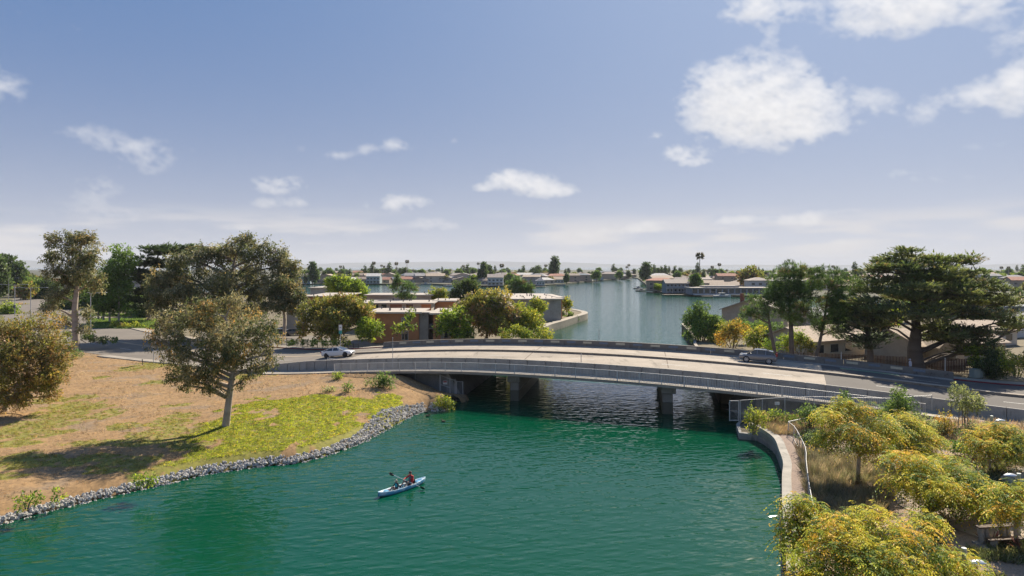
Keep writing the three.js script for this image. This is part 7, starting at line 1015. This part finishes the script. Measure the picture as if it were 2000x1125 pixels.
  figure('person', 'child in turquoise life vest, dark sleeves and pale cap at the kayak front', { grip: V(1, 0, 0), hip: V(0.56, 0.23, 0), hipL: V(0.58, 0.21, 0.07), hipR: V(0.58, 0.21, -0.07), chest: V(0.53, 0.46, 0), neck: V(0.55, 0.6, 0), head: V(0.58, 0.72, 0), shL: V(0.54, 0.54, 0.13), elL: V(0.6, 0.38, 0.22), haL: V(0.76, 0.28, 0.24), shR: V(0.54, 0.54, -0.13), elR: V(0.6, 0.38, -0.22), haR: V(0.76, 0.28, -0.24), knL: V(0.88, 0.33, 0.12), anL: V(1.14, 0.15, 0.12), toeL: V(1.2, 0.22, 0.13), knR: V(0.88, 0.33, -0.12), anR: V(1.14, 0.15, -0.12), toeR: V(1.2, 0.22, -0.13) }, 0.74, { skin, shirt: mat([0.015, 0.018, 0.03], 0.8), vest: mat([0.05, 0.42, 0.46], 0.7), shorts: mat([0.03, 0.03, 0.06], 0.85), cap: mat([0.5, 0.42, 0.34], 0.8), shoes: mat([0.3, 0.05, 0.06], 0.8) }, pos, turn, { vestW: 0.3 });
}
{ // walker behind the far barrier
  const x = 45.6, p = RP(x, 11.0, 0.06); const r = roadAt(x);
  figure('person', 'walker in a white shirt on the pavement beyond the far barrier', { grip: V(1, 0, 0), hip: V(0, 0.95, 0), hipL: V(0, 0.9, 0.09), hipR: V(0, 0.9, -0.09), chest: V(0.02, 1.28, 0), neck: V(0.03, 1.48, 0), head: V(0.05, 1.62, 0), shL: V(0.02, 1.42, 0.19), elL: V(-0.08, 1.14, 0.25), haL: V(0.02, 0.9, 0.27), shR: V(0.02, 1.42, -0.19), elR: V(0.02, 1.14, -0.25), haR: V(0.18, 0.95, -0.26), knL: V(0.14, 0.5, 0.09), anL: V(0.1, 0.08, 0.09), toeL: V(0.25, 0.04, 0.1), knR: V(-0.06, 0.5, -0.09), anR: V(-0.26, 0.1, -0.09), toeR: V(-0.12, 0.04, -0.1) }, 1, { skin: mat([0.35, 0.2, 0.14], 0.6), shirt: mat([0.62, 0.62, 0.66], 0.8), shorts: mat([0.08, 0.09, 0.14], 0.85), cap: mat([0.6, 0.6, 0.62], 0.8), shoes: MAT.rubber }, p, Math.atan2(-r.tz, r.tx) + Math.PI, { shortLen: 0.98, trouserName: 'trousers' });
}
struct('far_pavement', along(28, 49.4, [[FAR + 0.48, 0.05], [FAR + 3.2, 0.05], [FAR + 3.3, -1.2]], 1.5), MAT.walk);
// ---------------------------------------------------------------- ducks
[[833, 806, 0.4, 'dark duck nearest the rocks left of the bridge'], [836, 813, -0.5, 'dark duck just below the one nearest the rocks'], [866, 824, 2.6, 'dark duck farthest out on the green water']].forEach(([px, py, turn, label]) => {
  const t = thing('duck', label, 'duck', gr(px, py, 0), turn, 'ducks by the left rocks'), brown = mat([0.10, 0.075, 0.05], 0.8), L = (list, k) => sdfGeo(bones(list, k), V(-0.4, -0.2, -0.22), V(0.42, 0.44, 0.22), 44);
  part(t, 'body', L([[V(-0.16, 0.05, 0), V(0.1, 0.04, 0), 0.085, 0.11], [V(-0.16, 0.07, 0), V(-0.3, 0.13, 0), 0.06, 0.015], [V(0.14, 0.07, 0), V(0.2, 0.22, 0), 0.05, 0.038], [V(0.2, 0.22, 0), V(0.235, 0.245, 0), 0.045, 0.042]], 0.04), brown); part(t, 'bill', bar(V(0.26, 0.235, 0), V(0.34, 0.225, 0), 0.035, 0.015), mat([0.4, 0.26, 0.05], 0.6)); for (const s of [-1, 1]) part(t, 'wing', (() => { const g = new THREE.SphereGeometry(1, 8, 6); g.scale(0.17, 0.06, 0.02); g.translate(-0.06, 0.09, s * 0.095); return g; })(), mat([0.14, 0.11, 0.08], 0.85));
});
// ---------------------------------------------------------------- posts, signs, street lights
const stick = (name, label, cat, px, y0, y1, d, r, m, group) => { const a = at(px, y0, d), b = at(px, y1, d), t = thing(name, label, cat, a, 0, group); part(t, 'shaft', pole(V(0, -0.2, 0), V(0, b.y - a.y, 0), r, r * 0.8, 7), m); part(t, 'tip', new THREE.SphereGeometry(r * 1.5, 8, 6).translate(0, b.y - a.y, 0), m); return t; };
stick('marker_pole', 'thin tall pole on the walkway above the left abutment', 'pole', 767, 728, 660, 86.5, 0.045, MAT.steel); stick('marker_pole', 'thin pole standing in the walkway near mid-bridge', 'pole', 1135, 734, 692, 79.2, 0.05, MAT.steel); stick('marker_pole', 'short thin pole behind the far barrier against the lagoon', 'pole', 1170, 668, 643, 99, 0.045, MAT.steel); stick('fence_post', 'short dark post on the dry bank below the road sign', 'post', 278, 724, 703, 99, 0.06, MAT.darkSteel);
stick('fence_post', 'white slim post in front of the dark red fence', 'post', 1846, 725, 700, 88.5, 0.06, MAT.white); stick('fence_post', 'white slim post at the start of the wooden fence', 'post', 1643, 706, 688, 92, 0.05, MAT.white);
{ const a = at(300, 708, 100.5), t = thing('road_sign', 'narrow white road sign on a thin post at the kerb left of the lone tree', 'sign', a); part(t, 'post', pole(V(0, -0.2, 0), V(0, 3.6, 0), 0.04, 0.04, 6), MAT.steel); part(t, 'plate', box(-0.3, 0.3, 2.1, 3.65, 0.05, 0.08), mat([0.5, 0.5, 0.5], 0.5, { metalness: 0.3 })); }
{ const a = at(665, 674, 113), t = thing('bus_stop_sign', 'bus stop post with a white plate above a small teal plate', 'sign', a); part(t, 'post', pole(V(0, -0.2, 0), V(0, 3.4, 0), 0.05, 0.05, 6), MAT.galv); part(t, 'white_plate', box(-0.27, 0.27, 2.45, 3.35, 0.05, 0.09), MAT.white); part(t, 'teal_plate', box(-0.25, 0.25, 1.85, 2.4, 0.05, 0.09), mat([0.05, 0.33, 0.30], 0.6)); part(t, 'print', box(-0.16, 0.16, 2.85, 2.95, 0.091, 0.095), mat([0.25, 0.25, 0.3], 0.7)); }
[[60, 620, 562, 188, -35, 34, 'double-armed street light in the middle of the left road'], [29, 616, 556, 192, -40, 26, 'double-armed street light with a sign box at far left'], [17, 583, 543, 300, 0, 20, 'single-armed street light farthest up the left road'], [177, 662, 572, 133, -8, 32, 'street light beside the tall narrow gum tree']].forEach(([px, y0, y1, d, l, r, label], i) => {
  const a = at(px, y0, d), top = (y0 - y1) / F * d, t = thing('street_light', label, 'street light', a, 0, 'street lights along the left road'); part(t, 'pole', pole(V(0, -0.2, 0), V(0, top, 0), 0.11, 0.07, 7), MAT.galv);
  for (const e of [l, r]) if (e) { const x = e / F * d; part(t, 'arm', tube([V(0, top - 0.15, 0), V(x * 0.5, top + 0.05, 0), V(x, top + 0.1, 0)], 0.05, 6), MAT.galv); if (Math.abs(e) > 10) part(t, 'lamp_head', box(Math.min(x * 0.86, x), Math.max(x * 0.86, x), top + 0.0, top + 0.14, -0.14, 0.14, 0.04), MAT.galv); } if (i === 1) part(t, 'sign_box', box(-0.35, 0.35, 2.0, 2.9, 0.1, 0.2), mat([0.16, 0.17, 0.18], 0.7)); });
// garden lamps
[[1937, 813, 50, 'curved white garden lamp head rising behind the golden tree at right', [14, 8]], [1990, 926, 36.5, 'garden lamp post with curved head beside the right-hand path', [-14, 2]], [1883, 1072, 28.2, 'garden lamp post poking through the nearest feathery tree', [22, 26]]].forEach(([px, py, d, label, [ox, oy]]) => {
  const top = at(px, py, d), y0 = 1.9, t = thing('garden_lamp', label, 'lamp post', [top.x, y0, top.z], 0, 'garden lamp posts'), h = top.y - y0, x = ox / F * d, y = h - oy / F * d; part(t, 'post', pole(V(0, -0.2, 0), V(0, h, 0), 0.09, 0.09, 10), mat([0.36, 0.40, 0.37], 0.6, { metalness: 0.3 })); part(t, 'cap', new THREE.CylinderGeometry(0.1, 0.1, 0.08, 12).translate(0, h, 0), mat([0.45, 0.5, 0.46], 0.6)); part(t, 'arm', tube([V(0, h - 0.6, 0), V(x * 0.5, y - 0.1, 0), V(x, y, 0)], 0.025, 6), MAT.galv);
  const sh = new THREE.SphereGeometry(0.42, 14, 6, 0, Math.PI * 2, 0, 1.0); sh.scale(1, 0.5, 0.55); sh.translate(x * 1.2, y - 0.12, 0); part(t, 'lamp_shade', sh, mat([0.7, 0.72, 0.74], 0.3, { metalness: 0.3 })); });
// bench
{ const b = onGarden(1950, 1064), t = thing('bench', 'brown-topped bench on curved pale concrete supports beside the path', 'bench', b, 0.12), w = mat([0.16, 0.10, 0.065], 0.8, { map: T.plank }), c2 = mat([0.5, 0.45, 0.38], 0.9, { map: T.concrete });
  for (const z of [-0.3, -0.12]) part(t, 'top_plank', box(-1.05, 1.05, 0.86, 0.93, z - 0.07, z + 0.08, 0.015), w); for (const z of [0.3, 0.5]) part(t, 'seat_plank', box(-1.0, 1.0, 0.45, 0.51, z - 0.08, z + 0.09, 0.015), w);
  for (const x of [-0.75, -0.5, 0.5, 0.75]) part(t, 'support', (() => { const s = new THREE.Shape([[-0.28, 0], [0.1, 0], [0.16, 0.25], [0.04, 0.55], [0.06, 0.86], [-0.3, 0.86], [-0.22, 0.5], [-0.14, 0.25]].map((q) => new THREE.Vector2(...q))), g = new THREE.ExtrudeGeometry(s, { depth: 0.14, bevelEnabled: true, bevelSize: 0.015, bevelThickness: 0.015, bevelSegments: 1 }); g.rotateY(-Math.PI / 2); g.translate(x + 0.07, 0, x * 0 - 0.2); return uvBox(g); })(), c2); for (const x of [-0.62, 0.62]) part(t, 'seat_support', box(x - 0.08, x + 0.08, 0, 0.45, 0.22, 0.58, 0.02), c2); part(t, 'base_slab', box(-1.1, 1.1, -0.1, 0.06, -0.5, 0.65), c2); }
// flax plants
[[1830, 1022, 'dark red spiky flax plant by the path edge'], [1937, 1060, 'dark red spiky flax plant in front of the bench'], [1997, 1075, 'dark red spiky flax plant at the right picture edge'], [1893, 905, 'small dark red flax plant near the juniper carpet']].forEach(([px, py, label]) => { reseed(px); const b = onGarden(px, py), t = thing('flax_plant', label, 'plant', b, 0, 'dark red flax plants'), L = new Leaves(); for (let k = 0; k < 60; k++) { const a = R(6.28), e = R(0.35, 1.3), d = V(Math.cos(a) * Math.cos(e), Math.sin(e), Math.sin(a) * Math.cos(e)); L.add(V(Math.cos(a) * 0.08, 0, Math.sin(a) * 0.08), d, V(-Math.sin(a), 0.3, Math.cos(a)).normalize(), R(0.5, 0.95), 0.055, shade(pick([[0.12, 0.045, 0.04], [0.08, 0.035, 0.035], [0.17, 0.08, 0.05]])), V(0, 1, 0), 0.3); } part(t, 'leaves', L.geo(), leafMat); part(t, 'crown_base', new THREE.SphereGeometry(0.12, 8, 6), MAT.barkDark); });
// ---------------------------------------------------------------- board fence beyond the road
{ const t = thing('board_fence', 'tall fence of brown boards behind the cypress trunks, dark red at its right end', 'fence'), bm = [[0.20, 0.115, 0.07], [0.25, 0.15, 0.09], [0.155, 0.09, 0.06], [0.30, 0.19, 0.115]].map((c) => mat(c, 0.9, { map: T.plank })), red = [mat([0.12, 0.035, 0.03], 0.9, { map: T.plank }), mat([0.10, 0.03, 0.027], 0.9, { map: T.plank })]; reseed(31);
  const P = (x) => { const q = RP(x, 20.5); q.y = 1.7; return q; };
  for (let x = 31.5, i = 0; x < 58; x += 0.17, i++) { const p = P(x), q = P(x + 0.155), isRed = x > 50.3, h = (isRed ? 2.0 : 1.95) + R(-0.03, 0.05); part(t, 'board', bar(p.clone().lerp(q, 0.5).setY(1.7), p.clone().lerp(q, 0.5).setY(1.7 + h), 0.165, 0.025).translate(0, 0, 0), isRed ? pick(red) : pick(bm)); }
  for (let x = 31.5; x < 58; x += 2.4) part(t, 'fence_rail', bar(P(x).setY(2.0).add(V(0.0, 0, -0.06)), P(Math.min(58, x + 2.4)).setY(2.0).add(V(0, 0, -0.06)), 0.05, 0.09), bm[2]); }
single('utility_cabinet', 'grey-green utility cabinet at the pavement right of the red fence', 'cabinet', mergeGeometries([box(-0.8, 0.8, 0, 1.0, -0.4, 0.4, 0.04), box(-0.85, 0.85, 1.0, 1.06, -0.45, 0.45, 0.02), box(-0.76, -0.03, 0.1, 0.92, 0.4, 0.43), box(0.03, 0.76, 0.1, 0.92, 0.4, 0.43)]), mat([0.27, 0.31, 0.28], 0.7), at(1908, 737, 84), 0.25);
{ // dark metal fence by the apartments
  const t = thing('metal_railing', 'long dark metal fence in front of the apartment car park', 'fence'), d0 = 120, P = (px, y) => { const d = mix(124, 114, (px - 540) / 150); return V(colX(px, d), 1.75 + y, -d); }, bal = []; for (let px = 540; px <= 700; px += 10) part(t, 'post', pole(P(px, -0.1), P(px, 1.5), 0.05, 0.05, 6), MAT.darkSteel); for (const y of [0.2, 1.4]) part(t, 'rail', pole(P(540, y), P(700, y), 0.035, 0.035, 5), MAT.darkSteel); for (let px = 541; px < 700; px += 1.5) bal.push(bar(P(px, 0.15), P(px, 1.42), 0.025)); part(t, 'pickets', join(bal), MAT.darkSteel, 'stuff'); }
[[548, 660, 'dark parked car nearest the white-walled block'], [575, 661, 'dark parked car between gum tree and dome tree']].forEach(([px, py, label], i) => sedan('parked_car', label, gr(px, 655, 1.75), 0.3, mat(i ? [0.12, 0.12, 0.13] : [0.05, 0.06, 0.09], 0.3, { clearcoat: 1 })));
struct('car_park', sheet([[-52, -119], [-20, -112], [-26, -128], [-52, -150], [-75, -160]], 1.745), MAT.asphalt);
{ // peninsula seawall cap
  const t = thing('seawall', 'pale concrete seawall and footpath round the apartment peninsula tip', 'wall'), L = new THREE.CatmullRomCurve3([[1, -118], [5, -142], [8.7, -165], [13.4, -179], [18.6, -195], [22.3, -206], [23.4, -214], [21.5, -226], [14, -248]].map(([x, z]) => V(x, 0, z))).getSpacedPoints(40), n = (i) => { const a = L[Math.max(0, i - 1)], b = L[Math.min(40, i + 1)], q = V().subVectors(b, a).normalize(); return V(-q.z, 0, q.x); }, P = (i, o, y) => L[i].clone().addScaledVector(n(i), o).setY(y), q = [], w = [];
  for (let i = 0; i < 40; i++) { q.push([P(i, 0.25, 1.86), P(i + 1, 0.25, 1.86), P(i + 1, -1.7, 1.86), P(i, -1.7, 1.86)]); w.push([P(i, 0.25, -2), P(i + 1, 0.25, -2), P(i + 1, 0.25, 1.86), P(i, 0.25, 1.86)], [P(i, -1.7, 1.6), P(i + 1, -1.7, 1.6), P(i + 1, -1.7, 1.86), P(i, -1.7, 1.86)]); } part(t, 'footpath', quads(q), MAT.walk); part(t, 'face', quads(w), wallConc); }
{ // bulkhead on the right shore beyond the bridge
  const t = thing('bulkhead', 'timber-coloured bulkhead at the water corner beyond the bridge at right', 'wall'), L = [[24.4, -80], [27, -92], [33.4, -125], [35.9, -134], [39.4, -153], [41.9, -168], [47.8, -180.2]], w = [], c = []; for (let i = 0; i < L.length - 1; i++) { const [a, b] = L[i], [e, f] = L[i + 1]; w.push([V(a - 0.15, -2, b), V(e - 0.15, -2, f), V(e - 0.15, 2.0, f), V(a - 0.15, 2.0, b)]); c.push([V(a - 0.2, 2.02, b), V(e - 0.2, 2.02, f), V(e + 0.35, 2.02, f), V(a + 0.35, 2.02, b)]); } part(t, 'face', quads(w), mat([0.30, 0.21, 0.13], 0.9, { map: T.plank })); part(t, 'cap', quads(c), MAT.walk); }
// ---------------------------------------------------------------- boats and docks
function boat(label, px, py, L, turn, col, o = {}) {
  const t = thing(o.name ?? 'motor_boat', label, 'boat', gr(px, py, 0), turn, 'boats at the lagoon docks'), rings = [], N = 10; for (let i = 0; i <= N; i++) { const u = i / N, x = mix(-L / 2, L / 2, u), b = L * 0.17 * Math.pow(Math.max(0, 1 - Math.pow(u, 4)), 0.8) + 0.02, s = L * (0.11 + 0.05 * u * u); rings.push([[-b, s], [-b * 0.9, s * 0.3], [-b * 0.5, -0.1], [0, -0.2], [b * 0.5, -0.1], [b * 0.9, s * 0.3], [b, s]].map(([z, y]) => V(x, y, z))); }
  part(t, 'hull', smoothMesh(loft(rings, false), 1), mat(col, 0.35)); part(t, 'deck', smoothMesh(rings.slice(0, -1).map((r, i) => [r[0], rings[i + 1][0], rings[i + 1][6], r[6]].map((v) => v.clone().add(V(0, -0.06, 0))))), mat([0.6, 0.58, 0.54], 0.6));
  if (o.cabin) { part(t, 'cabin', box(-L * 0.16, L * 0.12, L * 0.08, L * 0.24, -L * 0.11, L * 0.11, 0.05), mat([0.6, 0.6, 0.6], 0.5)); part(t, 'cabin_window', box(-L * 0.14, L * 0.125, L * 0.16, L * 0.21, -L * 0.113, L * 0.113), winMat); part(t, 'canopy', box(-L * 0.2, L * 0.14, L * 0.245, L * 0.26, -L * 0.125, L * 0.125), mat(o.cabin, 0.7)); } return t;
}
boat('boat with a dark blue canopy moored at the peninsula tip', 1247, 564, 7, 0.2, [0.5, 0.52, 0.54], { cabin: [0.03, 0.05, 0.1] }); boat('white boat moored below the one with the dark canopy', 1252, 569, 7, 0.1, [0.68, 0.68, 0.68], { cabin: [0.6, 0.6, 0.6] }); boat('white boat moored at the modern house lawn', 1411, 580.5, 9, 0, [0.66, 0.66, 0.66], { cabin: [0.5, 0.5, 0.5] }); boat('small red kayak lying before the arcade house', 1303, 575, 3.6, 0, [0.42, 0.03, 0.03], { name: 'moored_kayak' }); boat('white boat with canopy at the far shore left of centre', 876, 560, 8, 0.4, [0.7, 0.7, 0.7], { cabin: [0.4, 0.05, 0.05] }); boat('white covered boat beside the large white house', 832, 556.5, 9, 0, [0.6, 0.62, 0.64], { cabin: [0.12, 0.14, 0.18] }); boat('low boat at the small teal house front', 1095, 558.5, 8, 0.2, [0.2, 0.35, 0.4]);
[[1262, 566, 14, 'floating dock at the peninsula tip'], [812, 556.3, 16, 'white dock in front of the large white house'], [1057, 561, 9, 'small dock under the white boathouse'], [1325, 577, 18, 'long dock before the arcade house'], [1160, 552, 14, 'dock by the tan bungalow'], [1400, 580, 16, 'dock beside the modern house']].forEach(([px, py, w, label]) => { const t = thing('dock', label, 'dock', gr(px, py, 0), 0, 'docks on the lagoon shore'); part(t, 'planking', box(-w / 2, w / 2, 0.35, 0.55, -1.6, 1.6), MAT.walk); for (const x of [-w / 2 + 0.3, 0, w / 2 - 0.3]) part(t, 'pile', pole(V(x, -2, 1.5), V(x, 1.2, 1.5), 0.14, 0.14, 6), MAT.bark); });
{ const p = at(255, 508, 900), t = thing('power_pylon', 'faint lattice power pylon behind the poplars at left', 'pylon', [p.x, 1.5, p.z]), h = at(255, 482, 900).y - 1.5, s = []; for (const [a, b] of [[-1, -1], [1, -1], [1, 1], [-1, 1]]) part(t, 'leg', pole(V(a * 3, 0, b * 3), V(a * 0.5, h, b * 0.5), 0.22, 0.12, 4), MAT.steel); for (let k = 1; k < 7; k++) { const y = h * k / 7, w = mix(3, 0.5, k / 7); for (const z of [-w, w]) s.push(bar(V(-w, y, z), V(w, y + h / 9, z), 0.12)); } part(t, 'bracing', join(s), MAT.steel, 'stuff'); for (const y of [0.72, 0.84, 0.95]) part(t, 'cross_arm', bar(V(-4, h * y, 0), V(4, h * y, 0), 0.25), MAT.steel); }

// ---------------------------------------------------------------- the air
scene.fog = new THREE.FogExp2(new THREE.Color(0.80, 0.84, 0.92), 0.00006);
renderer.render(scene, camera);
